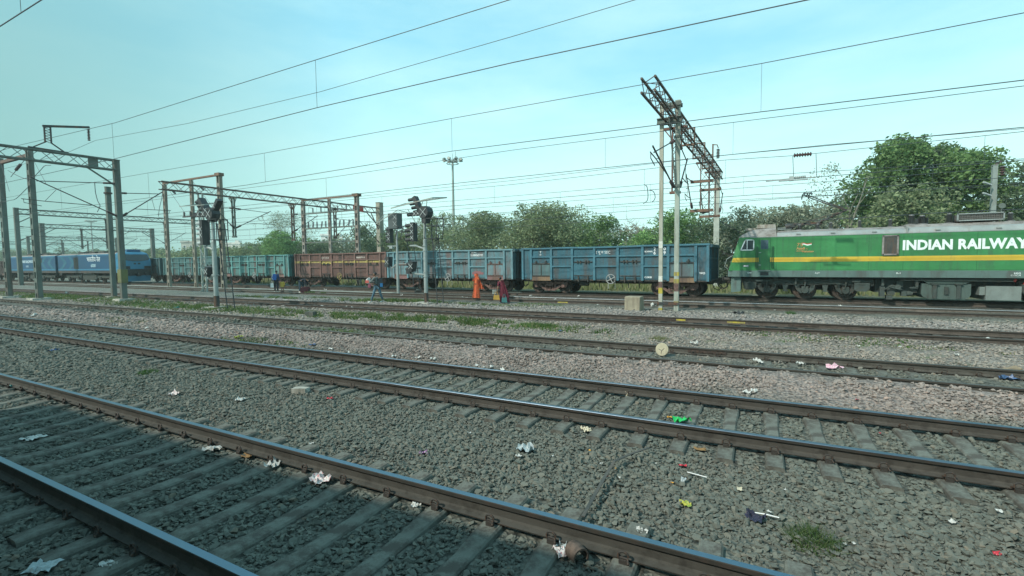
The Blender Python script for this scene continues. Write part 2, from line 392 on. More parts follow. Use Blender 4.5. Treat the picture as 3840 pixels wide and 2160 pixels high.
def rail(yc, x0, x1, mats, parent, off):
    mb = MB(); n = len(prof)
    xs_ = [x0, x1]
    for k, (ya, za) in enumerate(prof):
        yb, zb = prof[(k+1) % n]
        mb.cm = 1 if k in (6, 7, 8) else 2 if k in (1, 2, 3) else 0
        if k in (6, 8) and mats is RM1: mb.cm = 0
        mb.add([(x0, yc+ya, za), (x1, yc+ya, za), (x1, yc+yb, zb), (x0, yc+yb, zb)], [(0, 1, 2, 3)])
    return mb.build('rail', mats, parent, off=off)
sleeper_mat = paint('sleeper_concrete', (.16, .168, .143), .92, 0, (.085, .08, .068), .45, .12, 2.5, False, .35, .15)
sleeper_old = paint('sleeper_dusty', (.13, .128, .11), .92, 0, (.07, .063, .052), .4, .15, 2.5, False, .35, .15)
clip_mat = paint('clip_iron', (.045, .04, .034), .75, .2, RUST, .3, .2, 8)
sm = MB()
for (ya, za, wa), (yb, zb, wb) in zip([(-1.375, -.182, .098), (-.6, -.182, .105), (-.3, -.205, .09), (.3, -.205, .09), (.6, -.182, .105)], [(-.6, -.182, .105), (-.3, -.205, .09), (.3, -.205, .09), (.6, -.182, .105), (1.375, -.182, .098)]):
    bt = -.38
    vs_ = []
    for y_, z_, w_ in ((ya, za, wa), (yb, zb, wb)):
        vs_ += [(-w_-.03, y_, bt), (-w_, y_, z_-.018), (-w_+.018, y_, z_), (w_-.018, y_, z_), (w_, y_, z_-.018), (w_+.03, y_, bt)]
    sm.add(vs_, [(i, i+1, i+7, i+6) for i in range(5)] + ([(0, 1, 2, 3, 4, 5)] if ya < -1.3 else []) + ([(11, 10, 9, 8, 7, 6)] if yb > 1.3 else []))
sleeper_proto = sm.build('sleeper', sleeper_mat); sleeper_me = sleeper_proto.data
def clip_mesh(side):
    mb = MB(); s = side
    pts_ = []
    for i in range(15):
        t = i/14*math.pi*1.75; pts_.append((math.cos(t)*.042, s*(.108+.03*i/14*0), -.118+.036*math.sin(t)))
    mb.tube(pts_, .0105, 6)
    mb.tube([(-.045, s*.06, -.15), (-.045, s*.1, -.135), (.035, s*.112, -.132), (.05, s*.15, -.155)], .0105, 6)
    mb.box((0, s*.105, -.165), (.07, .045, .035))
    return mb.build('rail_clip', clip_mat, smooth=True)
cp_n = clip_mesh(-1); cp_f = clip_mesh(1); clip_n, clip_f = cp_n.data, cp_f.data
for o in (sleeper_proto, cp_n, cp_f): bpy.data.objects.remove(o)

def track(idx, label, x0, x1, mats, smat, xr, clips, gauge=None):
    yc, sp, ph = TRACKS[idx]; ya, yb = RAILS[2*idx], RAILS[2*idx+1]
    t = thing('railway_track', label, 'railway track', (0, yc, 0), 0, 'railway tracks across the yard')
    for y_ in (ya, yb):
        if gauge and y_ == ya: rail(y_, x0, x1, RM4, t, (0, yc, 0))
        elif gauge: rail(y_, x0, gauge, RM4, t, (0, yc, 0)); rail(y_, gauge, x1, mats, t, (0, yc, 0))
        else: rail(y_, x0, x1, mats, t, (0, yc, 0))
    k0, k1 = math.ceil((xr[0]-ph)/sp), math.floor((xr[1]-ph)/sp)
    near = list(range(k0, k1+1))[-100:]
    for k in near:
        s = link('sleeper', sleeper_me, t); s.location = (ph+k*sp, 0, random.uniform(-.006, .004)); s.rotation_euler = (0, random.uniform(-.012, .012), random.uniform(-.012, .012))
        s.material_slots[0].link = 'OBJECT'; s.material_slots[0].material = smat
        for r_, side in clips:
            c = link('rail_clip', clip_n if side < 0 else clip_f, s); c.location = ((0, (ya, yb)[r_]-yc, random.uniform(-.004, .004)))
    return t
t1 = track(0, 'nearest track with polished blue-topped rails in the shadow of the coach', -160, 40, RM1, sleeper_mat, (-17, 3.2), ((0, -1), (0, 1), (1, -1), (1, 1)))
t2 = track(1, 'second track from the camera, brown rails with a green bag lying between them', -200, 60, RM2, sleeper_mat, (-44, 5), ((0, -1), (1, -1)))
t3 = track(2, 'third track from the camera whose near rail is half buried in pinkish stones', -220, 70, RM3, sleeper_mat, (-55, 6), ((1, -1),))
t4 = track(3, 'dull dark track just in front of the concrete block and the twin posts', -240, 80, RM4, sleeper_old, (-60, 8), ())
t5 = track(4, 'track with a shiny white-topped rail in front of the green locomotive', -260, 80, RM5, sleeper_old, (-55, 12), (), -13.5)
t6 = track(5, 'track that the green locomotive and the blue locomotive stand on', -300, 90, RM4, sleeper_old, (-55, 14), ())

jm = paint('joint_iron', (.075, .05, .038), .85, .1, (.04, .035, .03), .4, .2, 6)
def joint(t, yr, x):
    o = t.location; m_ = MB()
    for s in (-1, 1):
        m_.b2(x-.45, x+.45, yr+s*.012, yr+s*.034, -.125, -.06)
        for k in range(4): m_.lathe((x-.33+k*.22, yr+s*.034 if s > 0 else yr-.058, -.092), [(.018, 0), (.018, .024)], 'y', 6)
    return m_.build('joint_bar', jm, t, off=o)
for ox, oy in ((2645, 1330), (1480, 1213), (930, 1192)): joint(t3, RAILS[5], gp(ox, oy, -.09).x)
for ox in (2375, 2480, 3000): joint(t4, RAILS[7], gp(ox, 1203, -.09).x)
for ox in (2800, 1650): joint(t4, RAILS[6], gp(ox, 1215, -.09).x)
for ox, yr in ((2540, RAILS[7]), (2760, RAILS[7]), (2110, RAILS[8])):
    x = at(ox, 1200, yr).x; MB().b2(x-.3, x+.3, yr-.0125, yr-.0095, -.125, -.062).build('paint_mark', M['yellow'], t4 if yr < 20 else t5, off=(t4 if yr < 20 else t5).location)
# ------------------------------------------------------------------ lettering and shared shapes
_LET = {}
def let_mat(col):
    if col not in _LET: _LET[col] = plain('lettering_paint_%d' % len(_LET), col, .6, 0, .1, 6)
    return _LET[col]
def lettering(s, size, loc, col, parent, bold=0.0, name='lettering', sx=1.0, rotz=0, space=1.0):
    """raised painted letters on a face that looks towards -Y"""
    cu = bpy.data.curves.new('t', 'FONT'); cu.body = s; cu.size = size; cu.extrude = .003; cu.offset = bold if s.isascii() else 0; cu.space_character = space; cu.resolution_u = 3
    tmp = bpy.data.objects.new('t', cu); COL.objects.link(tmp)
    dg = bpy.context.evaluated_depsgraph_get(); me = bpy.data.meshes.new_from_object(tmp.evaluated_get(dg)); bpy.data.objects.remove(tmp)
    me.transform(Matrix.Rotation(rotz, 4, 'Z') @ Matrix.Rotation(math.pi/2, 4, 'X') @ Matrix.Diagonal((sx, 1, 1, 1)))
    me.materials.clear(); me.materials.append(let_mat(col))
    o = link(name, me, parent); o.location = loc; return o
def hull(mb, pts):
    bm = bmesh.new()
    for p in pts: bm.verts.new(p)
    bmesh.ops.convex_hull(bm, input=bm.verts[:])
    bmesh.ops.delete(bm, geom=[v for v in bm.verts if not v.link_faces], context='VERTS')
    bm.verts.index_update()
    mb.add([v.co.copy() for v in bm.verts], [tuple(v.index for v in f.verts) for f in bm.faces]); bm.free(); return mb
wheel_mat = paint('wheel_steel', (.085, .062, .05), .7, .3, (.04, .035, .03), .4, .2, 3, False)
bogie_rust = paint('rusty_bogie', (.17, .10, .083), .85, 0, (.07, .05, .042), .4, .2, 3, False)
under_blk = paint('grimy_underframe', (.035, .036, .034), .85, 0, (.085, .07, .055), .35, .2, 2, False)
def wheelset(parent, x, r, mat, gauge=.838, name='wheel'):
    for s in (-1, 1):
        mb = MB(); y = s*gauge
        pr_ = [(.06, -.02), (.12, -.02), (.16, .0), (r*.7, .01), (r*.78, -.03), (r*.98, -.03), (r, -.01), (r*.995, .06), (r+.03, .08), (r+.03, .1), (r*.7, .1), (.1, .09)]
        mb.lathe((x, y, r), [(a, b*(1 if s < 0 else -1)) for a, b in pr_], 'y', 24)
        o = mb.build(name, mat, parent, True)
    MB().tube([(x, -.83, r), (x, .83, r)], .08, 8).build('axle', mat, parent)

# ------------------------------------------------------------------ open coal wagons
HL = 6.1
def wagon(label, loc, col, dirt, door_col, opts):
    t = thing('open_wagon', label, 'freight wagon', loc, -.055, 'open wagons of the freight train')
    bodym = paint('wagon_paint', tuple(c*.72+.004 for c in col), .75, 0, tuple(c*.75 for c in dirt), .34, .22, .8, True, .3, .25, .55)
    ribm = paint('wagon_rib_paint', tuple(c*.92+.012 for c in col), .7, 0, dirt, .2, .16, 1.1, True, .2, .25)
    doorm = paint('wagon_door_paint', door_col, .75, 0, dirt, .4, .18, 1.2, True, .25, .25)
    endm = paint('wagon_end_shaded', tuple(c*.55 for c in col), .8, 0, (.05, .045, .04), .4, .2, 1, True)  # end walls darker than the sides: their shade is put into the colour
    W = 1.55; zt, zb = 3.02, 1.02
    b = MB(); b.b2(-HL+.05, HL-.05, -W, -W+.03, zb, zt); b.b2(-HL+.05, HL-.05, W-.03, W, zb, zt); b.b2(-HL+.05, HL-.05, -W, W, zb-.03, zb+.04)
    b.build('body', bodym, t)
    e = MB()
    for s in (-1, 1):
        e.b2(s*(HL-.05), s*(HL-.01), -W, W, zb, zt-.12)
        for k in range(8): e.b2(s*(HL-.012), s*(HL+.07), -W+.12+k*.43, -W+.2+k*.43, zb-.05, zt-.1)
        e.b2(s*(HL-.012), s*(HL+.045), -W, W, 2.2, 2.3); e.b2(s*(HL-.012), s*(HL+.045), -W, W, 1.55, 1.65)
        e.b2(s*(HL-.06), s*(HL+.14), -W-.06, W+.06, zt-.14, zt+.02)
    e.build('end_wall', endm, t)
    px = [-HL+.09, -5.35, -3.82, -2.30, -.77, .77, 2.30, 3.82, 5.35, HL-.09]
    r = MB()
    for s in (-1, 1):
        for x in px: r.box((x, s*(W+.045), (zb+zt)/2-.06), (.15, .09, zt-zb+.05))
        for i in range(9):
            x0, x1 = px[i]+.075, px[i+1]-.075
            if i in (0, 8): continue
            r.prism([(x0, 2.42), (x1, 2.42), (x1, 2.51), (x0, 2.51)], s*(W-.002), s*(W+.085))
            if i in (2, 4, 6): r.prism([(x0, 1.78), (x1, 1.78), (x1, 1.87), (x0, 1.87)], s*(W-.002), s*(W+.085))
    r.build('rib', ribm, t)
    rim = MB(); jit = [random.uniform(-.035, .03) for _ in range(14)]
    for s in (-1, 1):
        for i in range(13):
            rim.bar((-HL+i*(2*HL/13), s*(W+.03), zt+.02+jit[i]*.6), (-HL+(i+1)*(2*HL/13), s*(W+.03), zt+.02+jit[i+1]*.6), .16, .1)
    for e_ in (-1, 1): rim.b2(e_*(HL-.09), e_*(HL-.03), -W-.03, W+.03, zt+.022, zt+.06)
    rim.build('top_rim', ribm, t)
    for s in (-1, 1):
        for i in (1, 7):                                        # low flap doors in pairs
            x0, x1 = px[i]+.09, px[i+1]-.09; xm = (x0+x1)/2
            d = MB(); d.b2(x0, xm-.015, s*(W+.002), s*(W+.035), 1.22, 1.95); d.b2(xm+.015, x1, s*(W+.002), s*(W+.035), 1.22, 1.95)
            do = d.build('flap_door', doorm, t)
            f = MB()
            for a in (x0, xm, x1): f.b2(a-.025, a+.025, s*(W+.036), s*(W+.06), 1.2, 2.0)
            f.b2(x0-.02, x1+.02, s*(W+.03), s*(W+.075), 1.97, 2.04); f.b2(x0, x1, s*(W+.03), s*(W+.09), 1.15, 1.21)
            for a in (x0+.3, x1-.3): f.box((a, s*(W+.07), 2.12), (.06, .08, .2)); f.tube([(a-.12, s*(W+.08), 2.1), (a+.12, s*(W+.08), 2.1)], .025)
            f.build('door_frame', opts.get('frame', under_blk), do)
            MB().b2(x0-.05, x1+.05, s*(W-.02), s*(W+.06), .86, 1.14).build('ledge', opts.get('ledge', bogie_rust), do)
        for i in (3, 5):                                        # tall side doors with a hinge bar
            x0, x1 = px[i]+.085, px[i+1]-.085
            d = MB(); d.b2(x0, x1, s*(W+.003), s*(W+.03), 1.1, 2.05)
            do = d.build('side_door', bodym, t)
            h = MB(); h.tube([(x0+.05, s*(W+.06), 2.1), (x1-.05, s*(W+.06), 2.1)], .03)
            for a in (x0+.3, x0+.5, x1-.5, x1-.3): h.box((a, s*(W+.06), 2.1), (.07, .1, .2))
            h.b2(x0+.05, x1-.05, s*(W+.03), s*(W+.07), 1.2, 1.25)
            h.box((x0+.35, s*(W+.05), 1.02), (.08, .06, .4)); h.box((x1-.35, s*(W+.05), 1.02), (.08, .06, .4))
            h.build('hinge_bar', under_blk, do)
    u = MB(); u.b2(-HL, HL, -.35, .35, .72, 1.0)
    for x in (-5.4, -4.15, -2.2, 0, 2.2, 4.15, 5.4): u.b2(x-.1, x+.1, -W+.05, W-.05, .84, 1.0)
    u.b2(-HL, HL, -W+.02, -W+.14, .9, 1.0); u.b2(-HL, HL, W-.14, W-.02, .9, 1.0)
    for z_ in (.72, .8): u.tube([(-3.0, -1.1, z_), (3.0, -1.15, z_+.03)], .02)
    for x in (-.6, .9, 1.3, 2.0): u.bar((x, -1.2, .95), (x+.05, -1.2, .45), .04)
    u.build('underframe', under_blk, t)
    MB().lathe((-1.7, -1.0, .72), [(.2, -.3), (.2, .3)], 'x', 14).build('brake_cylinder', under_blk, t)
    hw = MB(); hw.ring((.35, -W-.16, 1.02), .29, .022, 'y', 26, 6)
    for k in range(4):
        a = k*math.pi/2+.5; hw.bar((.35, -W-.16, 1.02), (.35+.28*math.cos(a), -W-.16, 1.02+.28*math.sin(a)), .05, .03, (0, 1, 0))
    hw.lathe((.35, -W-.18, 1.02), [(.05, 0), (.05, .25)], 'y', 8); hw.bar((.1, -W+.1, .9), (.1, -W+.1, .4), .03); hw.bar((.55, -W+.1, .9), (.55, -W+.1, .4), .03)
    hw.build('hand_wheel', opts.get('hand', M['hand_wheel']), t, True)
    for sx in (-1, 1):
        cx = sx*4.15
        bg_ = MB(); bg_.b2(cx-.25, cx+.25, -1.2, 1.2, .5, .76)
        bo = bg_.build('bogie', bogie_rust, t)
        for s in (-1, 1):
            f = MB(); y = s*1.06
            f.bar((cx-1.3, y, .7), (cx+1.3, y, .7), .14, .17)
            for q in (-1, 1):
                f.bar((cx+q*1.02, y, .66), (cx+q*.33, y, .25), .13, .15); f.box((cx+q*1.0, y, .52), (.3, .2, .26)); f.bar((cx+q*.38, y, .7), (cx+q*.34, y, .25), .12, .12)
                f.lathe((cx+q*1.0, y+s*.1, .5), [(.11, -.06), (.11, .06)], 'y', 12); f.bar((cx+q*1.25, y, .7), (cx+q*1.17, y, .48), .12, .12)
            f.bar((cx-.4, y, .22), (cx+.4, y, .22), .14, .12)
            for k in (-.2, 0, .2):
                for zz in range(4): f.lathe((cx+k, y, .3+zz*.075), [(.075, 0), (.09, .02), (.075, .045)], 'z', 10)
            f.box((cx, y, .64), (.6, .22, .12))
            f.build('side_frame', bogie_rust, bo)
        for q in (-1, 1): wheelset(bo, cx+q*1.0, .5, wheel_mat)
        cpl = MB(); cpl.b2(sx*HL, sx*(HL+.42), -.14, .14, .78, 1.0); cpl.box((sx*(HL+.38), 0, .9), (.2, .36, .34)); cpl.b2(sx*HL, sx*(HL+.1), -1.4, 1.4, .86, 1.0)
        cpl.tube([(sx*(HL+.02), -.5, .8), (sx*(HL+.1), -.5, .5), (sx*(HL+.35), -.45, .38), (sx*(HL+.5), -.4, .55)], .03)
        cpl.build('coupler', under_blk, t)
    y = -W-.006
    wl = (.72, .76, .76)
    for s_, sz, x_, z_, sp_ in opts.get('text', []): lettering(s_, sz, (x_, y, z_), opts.get('tcol', wl), t, sz*.02, 'lettering', 1.0)
    for x0, x1, z0, z1, colp in opts.get('patch', []): MB().b2(x0, x1, -W-.012, -W-.003, z0, z1).build('paint_patch', let_mat(colp), t)
    if 'stripe' in opts:
        m_ = MB()
        for i in range(9): m_.b2(px[i]+.08, px[i+1]-.08, -W-.008, -W-.002, 2.22, 2.40)
        for x in px: m_.b2(x-.078, x+.078, -W-.097, -W-.0905, 2.2, 2.42)
        m_.build('yellow_stripe', M['wag_yellow'], t)
    if opts.get('load'):
        lv = MB()
        pts_ = []
        for i in range(25):
            x = -5.9+i*.49
            for j in range(7):
                yy = -1.45+j*.483; h = 2.75+.38*math.exp(-((x-opts['load'])/1.6)**2)*(1-(yy/1.9)**2)+.06*noise.noise((x*2, yy*2, 4)); pts_.append((x, yy, h))
        lv.add(pts_, [(i*7+j, (i+1)*7+j, (i+1)*7+j+1, i*7+j+1) for i in range(24) for j in range(6)])
        lv.build('load', plain('earthy_load', (.26, .24, .13), .95, 0, .25, 3), t)
    return t
M['hand_wheel'] = plain('hand_wheel_grey', (.30, .31, .30), .7)
M['wag_yellow'] = paint('faded_yellow_band', (.36, .29, .09), .8, 0, (.18, .11, .075), .4, .15, 2)
def wag_loc(xc): return (xc, 28.95+.055*(-2.3-xc)+1.55, 0)
rustd = (.12, .075, .055)
oledge = paint('brown_ledge', (.21, .14, .085), .8, 0, (.09, .06, .05), .3)
wagon('blue open wagon coupled directly behind the green locomotive', wag_loc(-8.38), (.052, .158, .205), (.095, .11, .115), (.09, .16, .165),
      {'ledge': oledge, 'text': [('द पू म SEC', .24, -.72, 2.62, 0), ('2', .27, 2.95, 2.76, 0), ('10', .27, 3.4, 2.76, 0), ('6', .27, 2.95, 2.52, 0), ('49', .27, 3.4, 2.52, 0), ('BOXNHL', .12, 2.42, 2.66, 0),
       ('T', .2, -4.7, 2.72, 0), ('101', .1, -4.72, 2.58, 0), ('WO', .17, 5.55, 1.35, 0), ('C.DKBI', .14, 2.42, 1.1, 0)]})
wagon('pale blue-grey open wagon heaped with earth, a red square painted on its side', wag_loc(-21.25), (.125, .245, .275), (.17, .14, .135), (.13, .24, .265),
      {'ledge': paint('reddish_ledge', (.20, .11, .105), .8, 0, rustd, .3), 'frame': bogie_rust, 'text': [('21100567192', .21, 2.36, 2.6, 0), ('BOXNHL', .11, 2.5, 2.84, 0)], 'load': 4.3,
       'patch': [(1.25, 1.68, 1.2, 1.62, (.30, .085, .075)), (2.55, 3.55, 1.25, 1.42, (.23, .10, .105)), (2.7, 3.3, 1.42, 1.5, (.23, .10, .105))]})
wagon('brown open wagon with a yellow band along its side', wag_loc(-33.5), (.165, .092, .076), (.085, .06, .055), (.165, .095, .082),
      {'ledge': bogie_rust, 'stripe': 1, 'hand': M['wag_yellow'], 'text': [('पू म रे ECR', .24, -2.2, 2.6, 0), ('30000579110', .2, 2.4, 2.6, 0)], 'tcol': (.55, .5, .45),
       'patch': [(-2.2, -.9, 1.84, 2.22, (.50, .43, .10))]})
wagon('teal open wagon with a faded pink panel, behind the man and child', wag_loc(-46.6), (.105, .275, .265), (.13, .11, .10), (.11, .27, .255),
      {'ledge': paint('pinkish_ledge', (.20, .125, .115), .8, 0, rustd, .3), 'patch': [(.95, 2.1, 1.1, 1.78, (.27, .16, .145))]})
wagon('dull teal open wagon standing behind the signal and the tall lattice mast', wag_loc(-59.6), (.085, .195, .195), (.10, .095, .085), (.10, .185, .18), {})
wagon('dark teal open wagon mostly hidden behind the blue locomotive', wag_loc(-72.6), (.06, .14, .15), (.09, .08, .075), (.06, .13, .14), {})

# ------------------------------------------------------------------ green electric locomotive
Yc = 30.455
gl = thing('electric_locomotive', 'green electric locomotive with a yellow stripe and a raised pantograph', 'locomotive', (0, Yc, 0), 0, 'electric locomotives')
green = paint('loco_green', (.042, .205, .068), .4, 0, (.05, .115, .058), .24, .14, .5, True, .04, .4, .18)
silver = paint('loco_silver', (.27, .30, .29), .5, .2, (.25, .24, .22), .25, .1, 1.5)
roofm = paint('loco_roof_grey', (.24, .225, .21), .75, 0, (.14, .12, .105), .35, .15, 1.2, False)
greyg = paint('loco_sill_grey', (.095, .15, .135), .55, 0, (.08, .09, .08), .25, .1, 1.2)
bogm = paint('loco_bogie_grey', (.032, .045, .04), .8, 0, (.045, .042, .034), .4, .2, 2.5, False, .3)
bogl = paint('loco_bogie_light', (.05, .066, .059), .75, 0, (.05, .05, .042), .3, .2, 2.5, False, .3)
stripe = paint('loco_yellow_stripe', (.60, .40, .045), .45, 0, (.4, .3, .08), .2, .08, .8)
W = 1.555
b = MB(); b.prism([(-W, 1.55), (-W, 3.37), (W, 3.37), (W, 1.55)], .90, 19.3, 'yz')
hull(b, [(x, y*k, z) for y in (-W, W) for x, z, k in ((-1.40, 1.55, .97), (-1.36, 1.7, .97), (-1.27, 2.05, .98), (-.88, 3.37, .94), (.9, 3.37, 1), (.9, 1.55, 1), (-.7, 1.55, 1), (-.4, 3.37, 1), (-.95, 2.3, 1))])
b.build('body', green, gl)
s_ = MB(); s_.b2(-1.2, 19.3, -W-.006, W+.006, 1.22, 1.56); hull(s_, [(x, y, z) for y in (-W*.95, W*.95) for x, z in ((-1.43, 1.22), (-1.43, 1.57), (-1.15, 1.57), (-1.15, 1.22))])
s_.build('sill', greyg, gl)
st = MB()
for x0, x1 in ((-1.245, -1.0), (-1.0, 19.3)): st.add([(x0, -W-.007 if x0 > -1.1 else -W*.985-.006, 2.02), (x1, -W-.007, 2.02), (x1, -W-.007, 2.255), (x0+(.07 if x0 < -1.1 else 0), -W-.007 if x0 > -1.1 else -W*.985-.006, 2.255), (x0, -W+.03, 2.02), (x1, -W+.03, 2.02), (x1, -W+.03, 2.255), (x0+(.07 if x0 < -1.1 else 0), -W+.03, 2.255)], [(0, 1, 2, 3), (4, 7, 6, 5), (0, 4, 5, 1), (3, 2, 6, 7), (0, 3, 7, 4), (1, 5, 6, 2)])
st.build('yellow_stripe', stripe, gl)
rf = MB()
rf.prism([(-W+.004, 3.371), (-W+.02, 3.42), (-W+.10, 3.54), (-W+.18, 3.58), (W-.18, 3.58), (W-.1, 3.54), (W-.02, 3.42), (W-.004, 3.371)], .93, 6.35, 'yz')
rf.prism([(-W+.004, 3.371), (-W+.02, 3.42), (-W+.1, 3.58), (-W+.2, 3.62), (W-.2, 3.62), (W-.1, 3.58), (W-.02, 3.42), (W-.004, 3.371)], 6.4, 11.15, 'yz')
rf.prism([(-W+.004, 3.371), (-W+.02, 3.42), (-W+.1, 3.58), (-W+.2, 3.62), (W-.2, 3.62), (W-.1, 3.58), (W-.02, 3.42), (W-.004, 3.371)], 11.2, 19.3, 'yz')
for x in (6.375, 11.17): rf.b2(x-.035, x+.035, -W-.01, W+.01, 3.375, 3.66)
for x in (1.9, 3.4, 5.1, 7.5, 9.6): rf.b2(x-.09, x+.09, -W-.012, -W+.06, 3.44, 3.5)
rfo = rf.build('roof_edge', silver, gl)
rt = MB(); rt.prism([(-1.36, 3.581), (-1.0, 3.70), (1.0, 3.70), (1.36, 3.581)], .95, 6.34, 'yz'); rt.prism([(-1.34, 3.621), (-.95, 3.78), (.95, 3.78), (1.34, 3.621)], 6.41, 11.14, 'yz'); rt.prism([(-1.34, 3.621), (-.95, 3.78), (.95, 3.78), (1.34, 3.621)], 11.21, 19.3, 'yz')
rt.build('roof', roofm, gl)
wl_ = MB().b2(-.35, 19.3, -W-.012, -W-.001, 3.34, 3.372); wl_.build('rain_gutter', silver, gl)
cr = MB(); hull(cr, [(x, y*k, z) for y in (-1, 1) for x, z, k in ((-.93, 3.374, 1.46), (-.4, 3.374, 1.55), (.92, 3.374, 1.55), (-.78, 3.50, 1.3), (-.35, 3.74, 1.08), (-.05, 3.82, 1.0), (.88, 3.86, 1.0), (.9, 3.6, 1.42))])
cr.build('cab_roof', roofm, gl)
ac = MB(); ac.box((.42, -.2, 3.97), (.95, 1.3, .2), taper=.92); ac.box((-.35, -.2, 3.86), (.5, .5, .12)); ac.build('air_unit', paint('weathered_box', (.30, .29, .26), .8, 0, (.18, .15, .12), .4), gl)
# cab window with two panes, door with glass, handrails and steps
def frame_poly(pts, wd, y0, y1):
    mb = MB(); n = len(pts)
    for i in range(n): mb.bar((pts[i][0], (y0+y1)/2, pts[i][1]), (pts[(i+1) % n][0], (y0+y1)/2, pts[(i+1) % n][1]), wd, abs(y1-y0), (0, 1, 0)); mb.lathe((pts[i][0], y0, pts[i][1]), [(wd/2, 0), (wd/2, y1-y0)], 'y', 8)
    return mb
wpts = [(-.80, 2.68), (-.60, 3.19), (-.55, 3.225), (-.22, 3.225), (-.17, 3.18), (-.17, 2.73), (-.22, 2.68)]
wn = frame_poly(wpts, .055, -W-.03, -W+.01).bar((-.49, -W-.012, 2.68), (-.49, -W-.012, 3.22), .04, .03, (0, 1, 0)).build('cab_window', M['white'], gl)
MB().prism(wpts, -W-.008, -W-.004).build('window_glass', M['glass'], wn)
dm = MB().b2(.10, .60, -W-.012, -W-.002, 1.6, 3.31).build('cab_door', green, gl)
fr = MB(); 
for x in (.09, .61): fr.b2(x-.012, x+.012, -W-.022, -W-.002, 1.58, 3.33)
fr.b2(.09, .61, -W-.022, -W-.002, 3.31, 3.335); fr.build('door_frame', paint('dark_green_seal', (.02, .12, .05), .5), dm)
MB().b2(.17, .53, -W-.018, -W-.011, 2.72, 3.2).build('door_glass', plain('blue_glass', (.06, .10, .12), .15), dm)
for z_ in (2.53, 1.86): MB().box((.14, -W-.03, z_), (.11, .035, .04)).build('door_handle', M['silver'], dm)
MB().b2(.06, .64, -W-.05, -W-.0, 1.55, 1.585).build('door_step', silver, dm)
for x in (-.05, .02, .70, .77): MB().tube([(x, -W-.005, 1.68), (x, -W-.05, 1.70), (x, -W-.05, 2.84), (x, -W-.005, 2.86)], .014).build('handrail', paint('handrail_green', (.015, .07, .035), .5), gl)
MB().b2(.17, .56, -W-.012, -W-.0065, 1.30, 1.48).build('step_recess', M['black'], gl)
lv = MB(); lv.b2(5.45, 6.02, -W-.05, -W-.002, 2.34, 3.25)
lvo = lv.build('filter_window', M['steel_dark'], gl)
fp = [(5.45, 2.34), (5.45, 3.25), (6.02, 3.25), (6.02, 2.34)]
frame_poly(fp, .075, -W-.075, -W-.01).build('filter_frame', roofm, lvo)
g_ = MB()
for k in range(14): g_.b2(5.5, 5.97, -W-.058, -W-.05, 2.40+k*.058, 2.42+k*.058)
g_.build('filter_grille', plain('filter_mesh', (.10, .10, .085), .7), lvo)
white_l = (.74, .80, .78)
lettering('INDIAN RAILWAYS', .62, (6.20, -W-.006, 2.565), white_l, gl, .027, 'lettering', .845, 0, 1.03)
org = (.50, .26, .10)
em = lettering('75', .24, (1.83, -W-.006, 2.83), org, gl, 0, 'emblem', 1.25)
lettering('Azadi', .17, (1.83, -W-.006, 2.66), org, gl, .004, 'emblem'); lettering('Ka', .08, (2.25, -W-.006, 2.66), org, gl, 0, 'emblem')
lettering('Amrit', .11, (1.83, -W-.006, 2.55), org, gl, .001, 'emblem'); lettering('Mahotsav', .135, (2.08, -W-.006, 2.51), org, gl, .003, 'emblem')
for k, cc in enumerate(((.42, .07, .03), (.75, .78, .76), (.03, .30, .10))):
    f_ = MB(); vs_ = []
    for i in range(9):
        x = 2.08+i*.052; zz = 2.985-.05*k+.03*math.sin(i*.9+.6)-(.02 if i > 6 else 0)
        vs_ += [(x, -W-.006, zz), (x, -W-.006, zz-.05), (x, -W-.002, zz), (x, -W-.002, zz-.05)]
    f_.add(vs_, [q for i in range(8) for q in ((i*4, i*4+1, i*4+5, i*4+4), (i*4+2, i*4+6, i*4+7, i*4+3))]); f_.build('flag_emblem', let_mat(cc), gl)
pl = MB().b2(-.68, -.38, -W-.012, -W-.001, 1.76, 1.87).build('name_plate', M['black'], gl)
for z_ in (1.835, 1.79): MB().b2(-.65, -.41, -W-.015, -W-.0115, z_-.012, z_+.012).build('plate_rim', M['white'], pl)
for s__, x_ in (('DAS', -.45), ('A.J.T', 2.68), ('BL.2', 6.0), ('E45/2', 10.15)): lettering(s__, .10, (x_, -W-.012, 1.40), white_l, gl, .001)
lettering('C.13C.M', .09, (10.05, -W-.012, 1.31), white_l, gl, 0)
sm_ = MB()
for x in (.93, 2.9, 4.9, 6.25, 8.9, 11.17, 13.2, 15.2): sm_.b2(x-.006, x+.006, -W-.004, -W+.01, 1.58, 3.34)
sm_.b2(-.85, 19.3, -W-.0035, -W+.01, 1.595, 1.603)
sm_.build('panel_seam', paint('seam_green', (.018, .09, .035), .6), gl)
